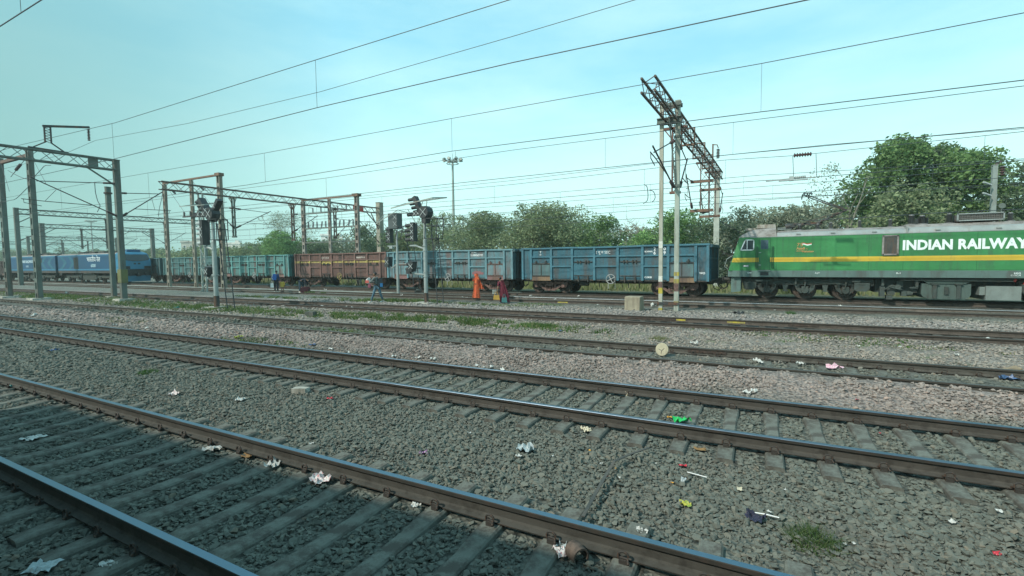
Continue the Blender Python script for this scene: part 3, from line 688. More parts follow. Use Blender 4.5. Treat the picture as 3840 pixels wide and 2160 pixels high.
# running gear
for cx in (2.27, 13.4):
    fbm = MB()
    fbm.b2(cx-2.95, cx+2.95, -1.2, -1.02, .80, 1.08); fbm.b2(cx-2.95, cx+2.95, 1.02, 1.2, .80, 1.08); fbm.b2(cx-2.9, cx-2.6, -1.05, 1.05, .7, 1.0); fbm.b2(cx+2.6, cx+2.9, -1.05, 1.05, .7, 1.0); fbm.b2(cx-2.9, cx+2.9, -.5, .5, .5, .95)
    bo = fbm.build('bogie', bogm, gl)
    for k, dx in enumerate((-1.77, 0, 1.77)):
        x = cx+dx; wheelset(bo, x, .546, wheel_mat)
        a = MB(); a.prism([(x-.46, .78), (x-.40, .55), (x-.2, .36), (x+.2, .36), (x+.4, .55), (x+.46, .78), (x+.3, .80), (x+.22, .62), (x-.22, .62), (x-.3, .8)], -1.24, -1.10)
        a.lathe((x, -1.3, .52), [(.16, 0), (.19, .06), (.19, .12)], 'y', 14); a.box((x, -1.2, .66), (.3, .16, .12))
        for q in (-.32, .32):
            for zz in range(4): a.lathe((x+q, -1.2, .66+zz*.05), [(.07, 0), (.085, .018), (.07, .032)], 'z', 10)
        a.tube([(x-.03, -1.3, .6), (x+.02, -1.32, .95)], .035); a.box((x, -1.27, .9), (.08, .06, .2))
        a.build('axle_box', bogl if k == 1 else bogm, bo)
    for x in (cx-.9, cx+.9):
        MB().prism([(x-.13, .78), (x-.07, .5), (x+.07, .5), (x+.13, .78)], -1.2, -1.04).box((x+.02, -1.14, .47), (.24, .16, .05)).build('motor_arm', bogl, bo)
    d = MB()
    for x0, x1 in ((cx-2.32, cx-1.98), (cx+2.02, cx+2.36)): d.lathe(((x0+x1)/2, -1.3, 1.0), [(.075, -.17), (.075, .17)], 'x', 12); d.tube([(x0-.1, -1.3, 1.0), (x1+.5, -1.3, .985)], .028)
    d.lathe((cx-.42, -1.28, .82), [(.055, 0), (.055, .32)], 'z', 10); d.box((cx-.42, -1.28, 1.15), (.16, .1, .03))
    d.build('damper', bogl, bo)
    for x0, x1 in ((cx-2.9, cx-2.28), (cx+2.12, cx+2.75)):
        MB().prism([(x0, .93), (x0, .60), (x0+.1, .50), (x1-.12, .50), (x1, .62), (x1, .93)], -1.36, -1.0).box(((x0+x1)/2, -1.37, .86), (.3, .03, .04)).build('sand_box', bogl if x0 > cx else bogm, bo)
    pp = MB(); pp.tube([(cx-1.5, -1.24, .93), (cx+.4, -1.24, .9), (cx+1.6, -1.24, .86)], .018); pp.tube([(cx+.3, -1.25, 1.1), (cx+.45, -1.25, .92), (cx+1.5, -1.25, .88)], .015); pp.box((cx-1.35, -1.2, 1.12), (.2, .1, .16)); pp.box((cx+1.15, -1.2, 1.1), (.1, .08, .3))
    pp.build('air_pipe', bogl, bo)
cw = MB(); hull(cw, [(x, y, z) for y in (-1.36, 1.36) for x, z in ((-1.27, 1.21), (-.78, 1.21), (-.78, .40), (-1.27, .33))])
for k in range(4): cw.box((-1.15+.09*k, -1.365, .78), (.05, .012, .02))
cw.build('rail_guard', greyg, gl)
ft = MB(); ft.b2(-1.0, -.7, -1.3, 1.3, .95, 1.2)
for y_ in (-.95, .95): ft.lathe((-1.45, y_, 1.06), [(.16, -.28), (.17, -.24), (.09, -.2), (.09, .2)], 'x', 16)
ft.box((-1.62, 0, .95), (.5, .3, .32)); 
for y_ in (-.6, -.45, .5): ft.tube([(-1.42, y_, .95), (-1.55, y_-.02, .55), (-1.75, y_, .45), (-1.95, y_+.05, .62), (-2.05, y_+.05, .85)], .028)
ft.build('buffer_beam', under_blk, gl)
MB().tube([(-1.45, -1.3, 1.65), (-1.62, -1.3, 1.78), (-1.5, -1.3, 2.2), (-1.2, -1.3, 2.4)], .018).build('front_handrail', M['silver'], gl)
tk = MB(); tk.prism([(7.0, 1.12), (7.25, .94), (8.62, .94), (8.95, 1.12)], -1.36, 1.3); tk.prism([(7.04, .935), (7.04, .42), (7.12, .28), (7.28, .20), (8.6, .20), (8.76, .28), (8.83, .42), (8.83, .935)], -1.30, 1.3)
tko = tk.build('transformer_tank', paint('tank_grey_green', (.065, .095, .083), .65, 0, (.045, .05, .043), .3, .12, 1.2), gl)
for x in (7.52, 8.38): MB().box((x, -1.36, .9), (.28, .1, .035)).box((x, -1.345, .55), (.14, .07, .66)).build('tank_bracket', bogl, tko)
MB().box((7.95, -1.335, .6), (.15, .05, .36)).build('tank_rib', bogm, tko)
MB().b2(9.32, 10.5, -1.36, 1.2, .2, .84).b2(9.12, 9.31, -1.3, -.8, .42, .8).build('battery_box', paint('pale_grey_box', (.17, .20, .185), .7, 0, (.11, .10, .09), .3), gl)
pr_ = MB()
for z_ in (1.16, 1.09): pr_.tube([(6.2, -1.42, z_), (10.2, -1.42, z_-.02)], .022)
pr_.build('air_pipe', bogl, gl)
eq = MB()
for x0, y0, z0, dx, dz in ((5.45, -1.25, .25, .2, .5), (5.75, -1.2, .35, .3, .35), (5.72, -1.22, .12, .24, .2), (6.3, -1.25, .3, .2, .25), (6.12, -1.15, .75, .25, .3), (5.5, -1.3, .8, .1, .35)): eq.b2(x0, x0+dx, y0, y0+.3, z0, z0+dz)
eq.lathe((6.6, -1.1, .42), [(.11, -.15), (.13, 0), (.11, .15)], 'x', 12); eq.lathe((5.95, -1.15, .72), [(.16, 0), (.18, .06), (.05, .14)], 'z', 12); eq.lathe((6.15, -1.2, .75), [(.12, -.1), (.12, .1)], 'y', 12)
eq.box((6.75, -1.3, .72), (.3, .1, .06)); eq.box((6.86, -1.3, .9), (.1, .1, .34)); eq.tube([(5.6, -1.3, .6), (5.8, -1.35, .75), (6.1, -1.35, .66), (6.3, -1.3, .62)], .03)
eq.b2(5.3, 6.98, -.9, .9, .45, 1.15)
eq.build('compressor', bogl, gl)
hs = MB(); hs.tube([(10.6, -1.3, .55), (10.6, -1.3, 1.0), (10.75, -1.3, 1.12), (11.3, -1.3, 1.12)], .05); hs.tube([(10.25, -1.35, 1.05), (10.3, -1.35, 1.17)], .05); hs.build('red_pipe', M['red'], gl)
MB().b2(-.7, 19, -.7, .7, .75, 1.2).build('underframe', under_blk, gl)
# roof gear
def roof_ins(x, y, z0, h, r, mat, name='roof_insulator'):
    n = max(4, int(h/.045)); pf = [(r*1.1, 0), (r*1.1, .05)]
    for k in range(n): zz = .05+k*(h-.08)/n; pf += [(r*.55, zz), (r, zz+.012), (r*.55, zz+.024)]
    pf += [(r*.5, h)]
    return MB().lathe((x, y, z0), pf, 'z', 12).build(name, mat, gl)
for ox, h, r_, y_ in ((2998, .33, .13, -.5), (3066, .33, .13, -.5), (3115, .38, .11, -.6), (3223, .42, .11, -.6), (3338, .42, .11, -.6), (3416, .5, .17, -.6), (3457, .45, .19, -.6), (3558, .5, .17, -.5), (3684, .42, .11, -.4), (3787, .42, .14, -.6)):
    p = at(ox, 860, Yc+y_); roof_ins(p.x, y_, 3.70 if p.x < 6.3 else 3.78, h, r_, M['ceramic_grey'])
MB().b2(7.05, 7.4, -.5, .3, 3.78, 4.12).build('roof_box', M['steel_dark'], gl)
pb = MB().b2(1.75, 3.05, -.55, -.47, 4.03, 4.1).b2(1.75, 3.05, .47, .55, 4.03, 4.1).b2(2.2, 2.32, -.55, .55, 4.0, 4.1).b2(2.95, 3.05, -.55, .55, 4.0, 4.1).box((1.72, -.3, 4.0), (.25, .3, .2))
po = pb.build('pantograph', M['steel_dark'], gl)
kn = at(3173, 788, Yc); hd = at(3025, 727, Yc); kx, kz, hx_, hz_ = kn.x, kn.z, hd.x, hd.z
pa = MB(); pa.tube([(2.75, 0, 4.05), (kx, 0, kz)], [.06, .045], 8); pa.tube([(2.2, -.1, 4.1), (kx-.35, -.1, kz-.1)], .02); 
for s in (-1, 1): pa.tube([(kx, s*.18, kz), (hx_, s*.35, hz_-.1)], [.032, .026], 6)
pa.tube([(kx, -.2, kz), (kx, .2, kz)], .05); pa.tube([(hx_, -.4, hz_-.1), (hx_, .4, hz_-.1)], .025)
pa.build('pantograph_arm', M['steel_dark'], po)
ph_ = MB()
for dx in (-.16, .16): ph_.tube([(hx_+dx, -.95, hz_-.18), (hx_+dx, -.6, hz_), (hx_+dx, .6, hz_), (hx_+dx, .95, hz_-.18)], .03, 6)
for s in (-.5, .5): ph_.bar((hx_-.16, s, hz_-.02), (hx_+.16, s, hz_-.02), .05); ph_.bar((hx_, s, hz_-.02), (hx_, s*.75, hz_-.12), .05)
ph_.build('pantograph_head', M['black'], po)
MB().tube([(2.1, -.55, 4.2), (4.5, -.6, 4.24), (8, -.6, 4.32), (12, -.6, 4.32)], .018).build('roof_cable', M['wire'], gl)
gr = MB(); gr.b2(8.35, 9.9, -1.0, 1.0, 3.84, 3.9)
for x in (8.5, 9.75): gr.b2(x-.04, x+.04, -.9, -.8, 3.7, 3.86)
gro = gr.build('roof_resistor', M['steel_dark'], gl)
rm = [(8.33, 3.88), (8.33, 4.19), (9.92, 4.19), (9.92, 3.88)]
frame_poly(rm, .05, -1.05, -.98).build('resistor_frame', silver, gro)
rv = MB(); rv.b2(8.35, 9.9, -.96, -.3, 3.9, 4.17)
for k in range(26): rv.b2(8.38+k*.058, 8.40+k*.058, -1.0, -.965, 3.9, 4.17)
for z_ in (3.97, 4.05, 4.12): rv.b2(8.36, 9.89, -1.006, -.99, z_-.012, z_+.012)
rv.build('resistor_grille', plain('grille_brown', (.12, .115, .105), .7), gro)
MB().box((1.15, -1.0, 3.83), (.4, .3, .03)).box((1.15, -1.0, 3.76), (.36, .26, .04)).tube([(.95, -1.4, 3.66), (.95, -1.45, 3.74), (1.6, -1.45, 3.74), (1.6, -1.4, 3.66)], .015).build('roof_hatch', silver, gl)
MB().lathe((1.55, -.2, 3.95), [(.15, -.2), (.16, -.15), (.16, .15), (.15, .2)], 'x', 12).build('air_tank', M['steel_dark'], gl)

# ------------------------------------------------------------------ blue twin-section electric locomotive, far left
blue = paint('loco_blue', (.015, .072, .145), .5, 0, (.018, .06, .12), .2, .12, .5)
lblue = paint('loco_light_blue', (.036, .18, .29), .5, 0, (.03, .13, .22), .2, .1, .6)
bl = thing('electric_locomotive', 'blue twin-section electric locomotive with pale chevrons and a dark windscreen', 'locomotive', (-85.4, Yc, 0), 0, 'electric locomotives')
ox_ = 85.4
for x0, x1, cab in ((-101.6+ox_, -85.8+ox_, 0), (-85.0+ox_, -69.2+ox_, 1)):
    MB().b2(x0, x1, -1.55, 1.55, 1.55, 3.6).build('body', blue, bl)
    MB().prism([(-1.54, 3.601), (-1.1, 3.78), (1.1, 3.78), (1.54, 3.601)], x0+.02, x1-.02, 'yz').build('roof', roofm, bl)
    MB().b2(x0, x1, -1.556, 1.556, 1.25, 1.549).build('sill', M['steel_dark'], bl)
    MB().b2(x0+.02, x1-.02, -1.557, -1.551, 1.62, 1.76).b2(x0+.02, x1-.02, -1.557, -1.551, 3.48, 3.58).build('light_stripe', lblue, bl)
    for cx in ((x0+x1)/2-4.3, (x0+x1)/2+4.3):
        bb = MB().b2(cx-2.2, cx+2.2, -1.2, -1.0, .6, .95).b2(cx-2.2, cx+2.2, 1.0, 1.2, .6, .95)
        for q in (-1.3, 1.3): bb.box((cx+q, -1.2, .55), (.5, .2, .4)); bb.box((cx+q, -1.28, .62), (.2, .1, .2))
        bo = bb.build('bogie', bogm, bl)
        for q in (-1.3, 1.3): wheelset(bo, cx+q, .55, wheel_mat)
    xm = (x0+x1)/2
    MB().b2(xm-1.6, xm+1.5, -1.25, 1.25, .35, 1.2).box((xm+1.9, -1.2, .75), (.5, .2, .6)).box((xm-2.0, -1.2, .85), (.4, .2, .5)).build('underfloor_box', bogm, bl)
    for dx in (-3, 0, 2.5): MB().box((xm+dx, 0, 3.9), (1.6, 1.6, .25)).build('roof_box', M['steel_dark'], bl)
def chevron(x, d):
    p = [(x, 1.78), (x+d*1.3, 2.62), (x, 3.46), (x+.75, 3.46), (x+.75+d*1.3, 2.62), (x+.75, 1.78)]
    MB().prism(p[:3]+p[3:], -1.558, -1.551).build('chevron', let_mat((.03, .12, .17)), bl)
chevron(-89.2+ox_, -1); chevron(-87.0+ox_, -1); chevron(-84.4+ox_, 1); chevron(-82.0+ox_, 1)
MB().b2(-80.3+ox_, -79.0+ox_, -1.559, -1.551, 1.75, 3.3).build('side_grille', M['black'], bl); MB().b2(-90.6+ox_, -90.0+ox_, -1.559, -1.551, 2.7, 3.3).build('side_window', M['black'], bl)
lettering('भारतीय रेल', .85, (-76.6+ox_, -1.56, 2.72), white_l, bl, .02); lettering('60081', .55, (-75.6+ox_, -1.56, 2.02), (.35, .5, .55), bl, .012)
lettering('INDIAN RAILWAYS', .55, (-97.6+ox_, -1.56, 2.7), (.5, .62, .66), bl, .015); lettering('60081', .4, (-95.6+ox_, -1.56, 2.05), (.3, .42, .5), bl, .008)
MB().b2(-85.79+ox_, -85.01+ox_, -1.2, 1.2, .9, 3.4).build('gangway', M['black'], bl)
xf = -67.75+ox_
cb = MB(); hull(cb, [(x, y*k, z) for y in (-1, 1) for x, z, k in ((-69.2+ox_, 1.3, 1.55), (-69.2+ox_, 3.62, 1.55), (xf-.05, 1.3, 1.45), (xf, 1.8, 1.5), (xf-.02, 2.75, 1.5), (xf-.55, 3.65, 1.4), (xf-1.2, 3.9, 1.15), (-69.2+ox_, 3.92, 1.1))])
cb.build('cab', lblue, bl)
MB().prism([(-1.28, 2.82), (-1.4, 3.0), (-1.28, 3.58), (1.28, 3.58), (1.4, 3.0), (1.28, 2.82), (.4, 2.66), (-.4, 2.66)], -.02, .05, 'yz').build('windscreen', M['glass'], bl)
wsn = bl.children[-1]; wsn.rotation_euler = (0, -.52, 0); wsn.location = (xf-.02+2.78*math.sin(.52)*1.0-0.02, 0, 2.78*(1-math.cos(.52))+.02)
MB().b2(xf-.1, xf+.04, -1.46, -.75, 1.75, 2.1).b2(xf-.1, xf+.04, .75, 1.46, 1.75, 2.1).build('lamp_cluster', M['black'], bl)
MB().b2(xf-.3, xf+.03, -1.45, 1.45, 1.3, 1.72).b2(xf-.3, xf-.02, -1.3, 1.3, .85, 1.3).box((xf+.2, 0, 1.08), (.5, .35, .4)).build('buffer_beam', M['black'], bl)
MB().lathe((xf+.12, -.95, 1.12), [(.2, -.2), (.2, .2)], 'x', 12).lathe((xf+.12, .95, 1.12), [(.2, -.2), (.2, .2)], 'x', 12).build('buffer', M['black'], bl)
cwb = MB(); hull(cwb, [(x, y, z) for y in (-1.4, 1.4) for x, z in ((xf-1.3, .92), (xf+.02, .92), (xf-.05, .22), (xf-1.3, .22))]); cwb.build('rail_guard', lblue, bl)
MB().box((xf-1.6, .2, 4.02), (1.1, 1.5, .3), taper=.9).build('air_unit', blue, bl)
MB().b2(xf-.02, xf+.012, -.35, -.1, 2.3, 2.5).b2(xf-.02, xf+.012, .1, .35, 2.3, 2.5).build('headlight', M['glass'], bl)
wagon_far = wagon('dark brown open wagon behind the blue locomotive at the left edge', (-108.5, Yc, 0), (.07, .05, .045), (.05, .04, .035), (.07, .05, .045), {})
wagon_far.rotation_euler = (0, 0, 0)

# ------------------------------------------------------------------ the coach the photograph is taken from
coachm = paint('coach_paint', (.10, .16, .26), .5, 0, (.1, .1, .1), .2)
pc = thing('passenger_coach', 'passenger coach the picture is taken from, its shadow on the nearest track', 'coach', (-2, -1.75, 0))
MB().b2(-11.5, 11.5, -1.62, 1.62, 1.0, 3.65).build('body', coachm, pc)
MB().prism([(-1.62, 3.651), (-1.4, 3.95), (-.8, 4.14), (0, 4.2), (.8, 4.14), (1.4, 3.95), (1.62, 3.651)], -11.5, 11.5, 'yz').build('roof', roofm, pc)
for k in range(8):
    wf = MB().b2(-10.2+k*2.6, -8.4+k*2.6, 1.622, 1.66, 1.85, 2.85).build('window', M['black'], pc)
    MB().b2(-10.1+k*2.6, -8.5+k*2.6, 1.662, 1.67, 1.95, 2.75).build('pane', M['glass'], wf)
for cx in (-8, 8):
    bo = MB().b2(cx-1.7, cx+1.7, -1.2, -1.05, .45, .8).b2(cx-1.7, cx+1.7, 1.05, 1.2, .45, .8).build('bogie', under_blk, pc)
    for q in (-1.25, 1.25): wheelset(bo, cx+q, .46, wheel_mat)
MB().b2(-6, -2, -1.3, 1.3, .45, .99).b2(1, 4, -1.3, 1.3, .5, .99).build('underframe', under_blk, pc)
# ------------------------------------------------------------------ overhead structures
def truss_mb(p, q, w, h, step=.55, chord=.07, brace=.03, side=None):
    """box truss between p and q (bottom centre line), chords plus zigzag bracing on all four faces"""
    p, q = Vector(p), Vector(q); d = (q-p); L = d.length; d.normalize()
    a = Vector((-d.y, d.x, 0)); a = (a.normalized() if a.length > .1 else Vector((1, 0, 0))); u = Vector((0, 0, 1)) if abs(d.z) < .5 else Vector((0, 1, 0))
    if abs(d.z) > .5: a = Vector((1, 0, 0))
    mb = MB(); n = max(2, int(L/step))
    c = [a*(-w/2), a*(w/2), a*(w/2)+u*h, a*(-w/2)+u*h]
    for k in range(4): mb.bar(p+c[k], q+c[k], chord, chord, u)
    for k in range(4):
        c0, c1 = c[k], c[(k+1) % 4]
        if (c0-c1).length < .01: continue
        for i in range(n):
            s0, s1 = p+d*(L*i/n), p+d*(L*(i+1)/n)
            mb.bar(s0+(c0 if i % 2 else c1), s1+(c1 if i % 2 else c0), brace)
    return mb
def insul(mb, p, q, r=.075, core=.03, pitch=.05):
    p, q = Vector(p), Vector(q); L = (q-p).length; n = max(3, int(L/pitch)); pts = []; rs = []
    for k in range(n):
        for t, rr in ((.1, core), (.45, r), (.55, r), (.9, core)): pts.append(p.lerp(q, (k+t)/n)); rs.append(rr)
    mb.tube(pts, rs, 8)
def cantilever(parent, off, x, y0, y1, zt=7.35, zb=5.6, zm=7.05, zc=5.72, mat=None):
    """swivelling bracket that carries the wire of the track at y1, hinged on a mast at y0"""
    s = 1 if y1 > y0 else -1; mat = mat or M['steel_dark']
    A, B = Vector((x, y0+s*.12, zt)), Vector((x, y1, zm+.12)); Cc = Vector((x, y0+s*.12, zb)); D = Vector((x, y1+s*.25, zm+.3))
    mb = MB(); mb.tube([A.lerp(B, .16), B], .026, 6); mb.tube([Cc.lerp(D, .12), D], .034, 6)
    e = Cc.lerp(D, .30); g = Vector((x, y1-s*.3, zc+.32)); mb.tube([e, g, Vector((x, y1+s*.7, zc+.36))], .022, 6)
    mb.tube([Vector((x, y1+s*.6, zc+.36)), Vector((x, y1+s*.6, zc+.16)), Vector((x, y1-s*.15, zc+.03))], .018, 6)
    mb.tube([Cc.lerp(D, .72), g], .012, 5); mb.box(A-Vector((0, s*.05, 0)), (.12, .1, .12)); mb.box(Cc-Vector((0, s*.05, 0)), (.12, .1, .14))
    o = mb.build('cantilever', mat, parent, off=off)
    i = MB(); insul(i, A, A.lerp(B, .17)); insul(i, Cc, Cc.lerp(D, .14), .085)
    i.build('insulator', M['ceramic'], o, off=off)
    return o
def mast_mb(x, y, z0, z1, kind='lattice', w=.3):
    mb = MB()
    if kind == 'lattice':                                    # two channels with battens, slots between
        for s in (-1, 1): mb.b2(x+s*w/2-.05, x+s*w/2+.05, y-w*.42, y+w*.42, z0, z1)
        n = max(3, int((z1-z0)/.75))
        for i in range(n+1):
            z = z0+(z1-z0)*i/n; mb.b2(x-w/2+.051, x+w/2-.051, y-w*.40, y+w*.40, z-.16, z+.16) if 0 < i < n else None
        mb.b2(x-w/2-.06, x+w/2+.06, y-w*.45, y+w*.45, z1, z1+.05)
    elif kind == 'h':
        for s in (-1, 1): mb.b2(x-w/2, x+w/2, y+s*w*.45-.012, y+s*w*.45+.012, z0, z1)
        mb.b2(x-.012, x+.012, y-w*.437, y+w*.437, z0, z1)
    elif kind == 'zigzag':
        for s in (-1, 1): mb.b2(x+s*w/2-.03, x+s*w/2+.03, y-.07, y+.07, z0, z1)
        n = max(3, int((z1-z0)/(w*1.2)))
        for i in range(n):
            a, b_ = z0+(z1-z0)*i/n, z0+(z1-z0)*(i+1)/n; s = 1 if i % 2 else -1
            mb.bar((x-s*w/2, y-.09, a), (x+s*w/2, y-.09, b_), .05, .02); mb.bar((x+s*w/2, y+.09, a), (x-s*w/2, y+.09, b_), .05, .02)
    else:
        mb.b2(x-w/2, x+w/2, y-w*.55, y+w*.55, z0, z1); mb.b2(x-w*.56, x+w*.56, y-w*.62, y+w*.62, z1, z1+.04)
    return mb
def footing(parent, off, x, y, z, s=.9, h=.22): return MB().box((x, y, z+h/2-.03), (s, s, h), taper=.88).build('footing', M['concrete'], parent, off=off)
def build_at(mb, name, mat, t): return mb.build(name, mat, t, off=t.location)
def drop_arm(t, x, y, zt, zb, mat, w=.32):
    mb = mast_mb(x, y, zb, zt, 'zigzag', w); mb.b2(x-.55, x+.55, y-.07, y+.07, zt-.12, zt); mb.b2(x-.25, x+.25, y-.1, y+.1, zb-.06, zb+.05)
    mb.bar((x-.5, y, zt-.1), (x-w/2, y, zt-.6), .05); mb.bar((x+.5, y, zt-.1), (x+w/2, y, zt-.6), .05)
    return build_at(mb, 'drop_arm', mat, t)
GG = 'portals that carry the overhead wires'

# --- gantry right of centre: two pale posts gripping a box truss that ends in the air
P = (-3.64, 22.9, -.2)
g3 = thing('wire_portal', 'gantry on twin pale posts with yellow bands, rusty truss jutting out overhead', 'portal', P, 0, GG)
zl, zr = at(2480, 392, 22.9).z, at(2545, 380, 22.9).z
build_at(mast_mb(-4.0, 22.9, -.35, zl, 'box', .165), 'post', M['conc_pole'], g3)  # creamier than its twin, sunlit tone put into the colour
build_at(mast_mb(-3.29, 22.9, -.35, zr, 'box', .20), 'post', paint('greenish_pole', (.33, .37, .32), .8, 0, (.2, .19, .15), .3, .12, .9), g3)
yb = MB()
for x, w_, y0, y1 in ((-4.0, .168, 1079, 1101), (-4.0, .168, 1155, 1166), (-3.29, .203, 1020, 1034), (-3.29, .203, 1046, 1062), (-3.29, .203, 1128, 1136)):
    za, zb_ = at(2480, y1, 22.8).z, at(2480, y0, 22.8).z; yb.b2(x-w_/2-.003, x+w_/2+.003, 22.9-w_*.55-.004, 22.9+w_*.55+.004, za, zb_)
build_at(yb, 'yellow_band', M['yellow'], g3)
wb = MB()
for x, w_, y0, y1 in ((-4.0, .167, 1035, 1056), (-4.0, .167, 905, 930)): wb.b2(x-w_/2-.003, x+w_/2+.003, 22.9-w_*.55-.003, 22.9, at(2480, y1, 22.8).z, at(2480, y0, 22.8).z)
build_at(wb, 'white_band', plain('dull_white', (.56, .56, .50), .8), g3)
wb = MB()
for x, w_, y0, y1 in ((-4.0, .167, 1056, 1079), (-3.29, .202, 1062, 1092)): wb.b2(x-w_/2-.003, x+w_/2+.003, 22.9-w_*.55-.003, 22.9, at(2480, y1, 22.8).z, at(2480, y0, 22.8).z)
build_at(wb, 'brown_band', bogie_rust, g3)
zbot = at(2409, 346, 18.4).z
tA, tB = Vector((-3.72, 18.4, zbot)), Vector((-2.78, 41.2, zbot-.05))
build_at(truss_mb(tA, tB, .50, .52, .5, .075, .026), 'truss', M['mast_rust'], g3)
zc1 = at(2500, 452, 22.7).z
cb_ = MB(); 
for dz in (-.11, .11): cb_.b2(-4.18, -3.1, 22.62, 22.80, zc1+dz-.015, zc1+dz+.015)
cb_.b2(-4.18, -3.1, 22.70, 22.72, zc1-.095, zc1+.095); cb_.b2(-4.1, -3.12, 23.02, 23.1, zc1-.1, zc1+.1)
cb_.b2(-3.85, -3.12, 22.66, 22.79, zr-.22, zr-.06); cb_.b2(-3.85, -3.12, 23.02, 23.12, zr-.22, zr-.06)
build_at(cb_, 'cross_beam', M['mast_teal'], g3)
build_at(MB().b2(-4.14, -3.15, 22.74, 22.785, .12, .24), 'tie_plate', M['steel_dark'], g3)
def ypos(x_, Yv): return tA.x+(Yv-tA.y)/(tB.y-tA.y)*(tB.x-tA.x)
for Yv, w_ in ((27.0, .62), (30.8, .62), (34.6, .62)):            # rusty stirrups round the truss
    x = ypos(0, Yv); m_ = MB()
    for s in (-1, 1): m_.b2(x+s*.33-.03, x+s*.33+.03, Yv-.05, Yv+.05, zbot-.22, zbot+.62)
    m_.b2(x-.36, x+.36, Yv-.05, Yv+.05, zbot-.28, zbot-.19); m_.b2(x-.36, x+.36, Yv-.05, Yv+.05, zbot+.6, zbot+.66)
    build_at(m_, 'stirrup', M['orange_rust'], g3)
za1 = at(2527, 722, 24.0).z
drop_arm(g3, -3.55, 24.0, zbot+.02, za1, paint('red_rust_arm', (.16, .085, .066), .8, 0, (.1, .05, .04), .3), .28)
za2 = at(2645, 795, 33.4).z; za3 = at(2673, 812, 37.3).z
drop_arm(g3, ypos(0, 33.4), 33.4, zbot, za2, M['mast_rust'], .5); drop_arm(g3, ypos(0, 37.3), 37.3, zbot, za3, M['mast_rust'], .4)
for Yv, ya, yc_ in ((33.4, 679, 789), (37.3, 713, 812)):
    for yy in (ya, yc_):
        z_ = at(2640, yy, Yv-.2).z; x = ypos(0, Yv)
        build_at(MB().b2(x-.85, x+.55, Yv-.24, Yv-.12, z_-.09, z_+.09), 'cross_arm', M['orange_rust'], g3)
x = ypos(0, 33.4)-.75; cantilever(g3, P, x, 33.3, 30.45, at(2620, 679, 33.2).z, at(2620, 789, 33.2).z+.2, 7.0)
x = ypos(0, 37.3)-.6; cantilever(g3, P, x, 37.2, 35.2, at(2640, 713, 37.2).z, at(2640, 812, 37.2).z+.25, 7.0); cantilever(g3, P, ypos(0, 37.3)+.5, 37.2, 40.2, 7.3, 5.6, 7.0)
cantilever(g3, P, -3.45, 22.9, 18.2, 7.6, at(2545, 697, 22.8).z, at(2478, 560, 18.2).z-.2); cantilever(g3, P, -3.2, 22.9, 25.35, 7.4, at(2545, 697, 22.8).z, 7.0)
build_at(MB().tube([(-3.62, 22.5, zbot+.1), (-3.35, 22.75, at(2545, 690, 22.8).z)], .035).lathe((-3.29, 22.9, at(2545, 697, 22.9).z), [(.17, -.06), (.17, .06)], 'z', 8).lathe((-3.29, 22.9, at(2545, 512, 22.9).z), [(.17, -.05), (.17, .05)], 'z', 8), 'brace_rod', M['mast_teal'], g3)
xm, ym = at(2689, 700, 40.8).x, 40.8; ztop = at(2689, 652, ym).z
build_at(mast_mb(xm, ym, -.35, ztop, 'box', .40), 'post', paint('far_pole', (.38, .41, .36), .85, 0, (.24, .22, .18), .25), g3)
zp = at(2676, 536, 40.0).z
pk = MB(); pk.b2(xm-.36, xm-.25, ym-.5, ym-.4, ztop-.3, zp); pk.tube([(xm-.3, ym-.45, zp-.05), (xm, ym-.45, zp-.1), (xm+.08, ym-.45, zp-.35)], .04)
build_at(pk, 'feeder_bracket', M['mast_rust'], g3)
ii = MB(); insul(ii, (xm+.08, ym-.45, zp-.4), (xm+.06, ym-.45, zp-1.15), .15, .06, .1); build_at(ii, 'insulator', M['ceramic_grey'], g3)
build_at(MB().tube([(xm+.2, ym, 5.2), (xm+4.2, ym+2.5, 2.6)], .035), 'stay_wire', M['wire'], g3)

# --- portal at left: truss over the near tracks ending on a slotted mast with a feeder bracket
P = (-37.2, 15.8, -.2)
g1 = thing('wire_portal', 'left portal whose truss runs out of the frame, feeder bracket standing on top', 'portal', P, 0, GG)
px_, py_ = -37.2, 15.8; px_ = at(440, 700, py_).x
zt1 = at(436, 601, py_).z
build_at(mast_mb(px_, py_, -.3, zt1, 'box', .28), 'mast', M['mast_teal'], g1); footing(g1, P, px_, py_, -.22, 1.0, .3)
yband = MB().b2(px_-.24, px_+.24, py_-.19, py_+.19, at(447, 1060, py_).z, at(447, 1010, py_).z); build_at(yband, 'yellow_band', paint('faded_yellow', (.14, .145, .06), .8, 0, (.10, .10, .07), .3), g1)
zb1 = at(430, 640, py_).z
build_at(truss_mb((px_, py_, zb1), (px_-1.2, 2.5, zb1-.05), .45, .62, .6, .08, .03), 'truss', M['mast_teal'], g1)
build_at(MB().bar((px_, py_-.1, zb1-1.0), (px_, py_-1.6, zb1), .08).bar((px_, py_-1.2, zb1-.02), (px_, py_-1.2, zb1+.64), .5, .05), 'knee_brace', M['mast_teal'], g1)
fy = 12.6; zf = zb1+.7; ztf = at(250, 452, fy).z
fb = MB()
for s in (-.14, .14): fb.bar((px_-.2, fy+s, zf+.4), (px_-.2, fy+s, ztf), .07)
for k in range(12): fb.bar((px_-.2, fy+(-.14 if k % 2 else .14), zf+.4+k*(ztf-zf-.4)/12), (px_-.2, fy+(.14 if k % 2 else -.14), zf+.4+(k+1)*(ztf-zf-.4)/12), .025)
fb.bar((px_-.2, fy-.1, zf+.45), (px_-.2, fy-.75, zf-.02), .06); fb.bar((px_-.2, fy+.1, zf+.45), (px_-.2, fy+.75, zf-.02), .06); fb.bar((px_-.2, fy-.9, zf), (px_-.2, fy+.9, zf), .08)
tip = at(354, 472, 14.6); fb.bar((px_-.2, fy-.2, ztf), (px_-.2, 14.6, tip.z), .12)
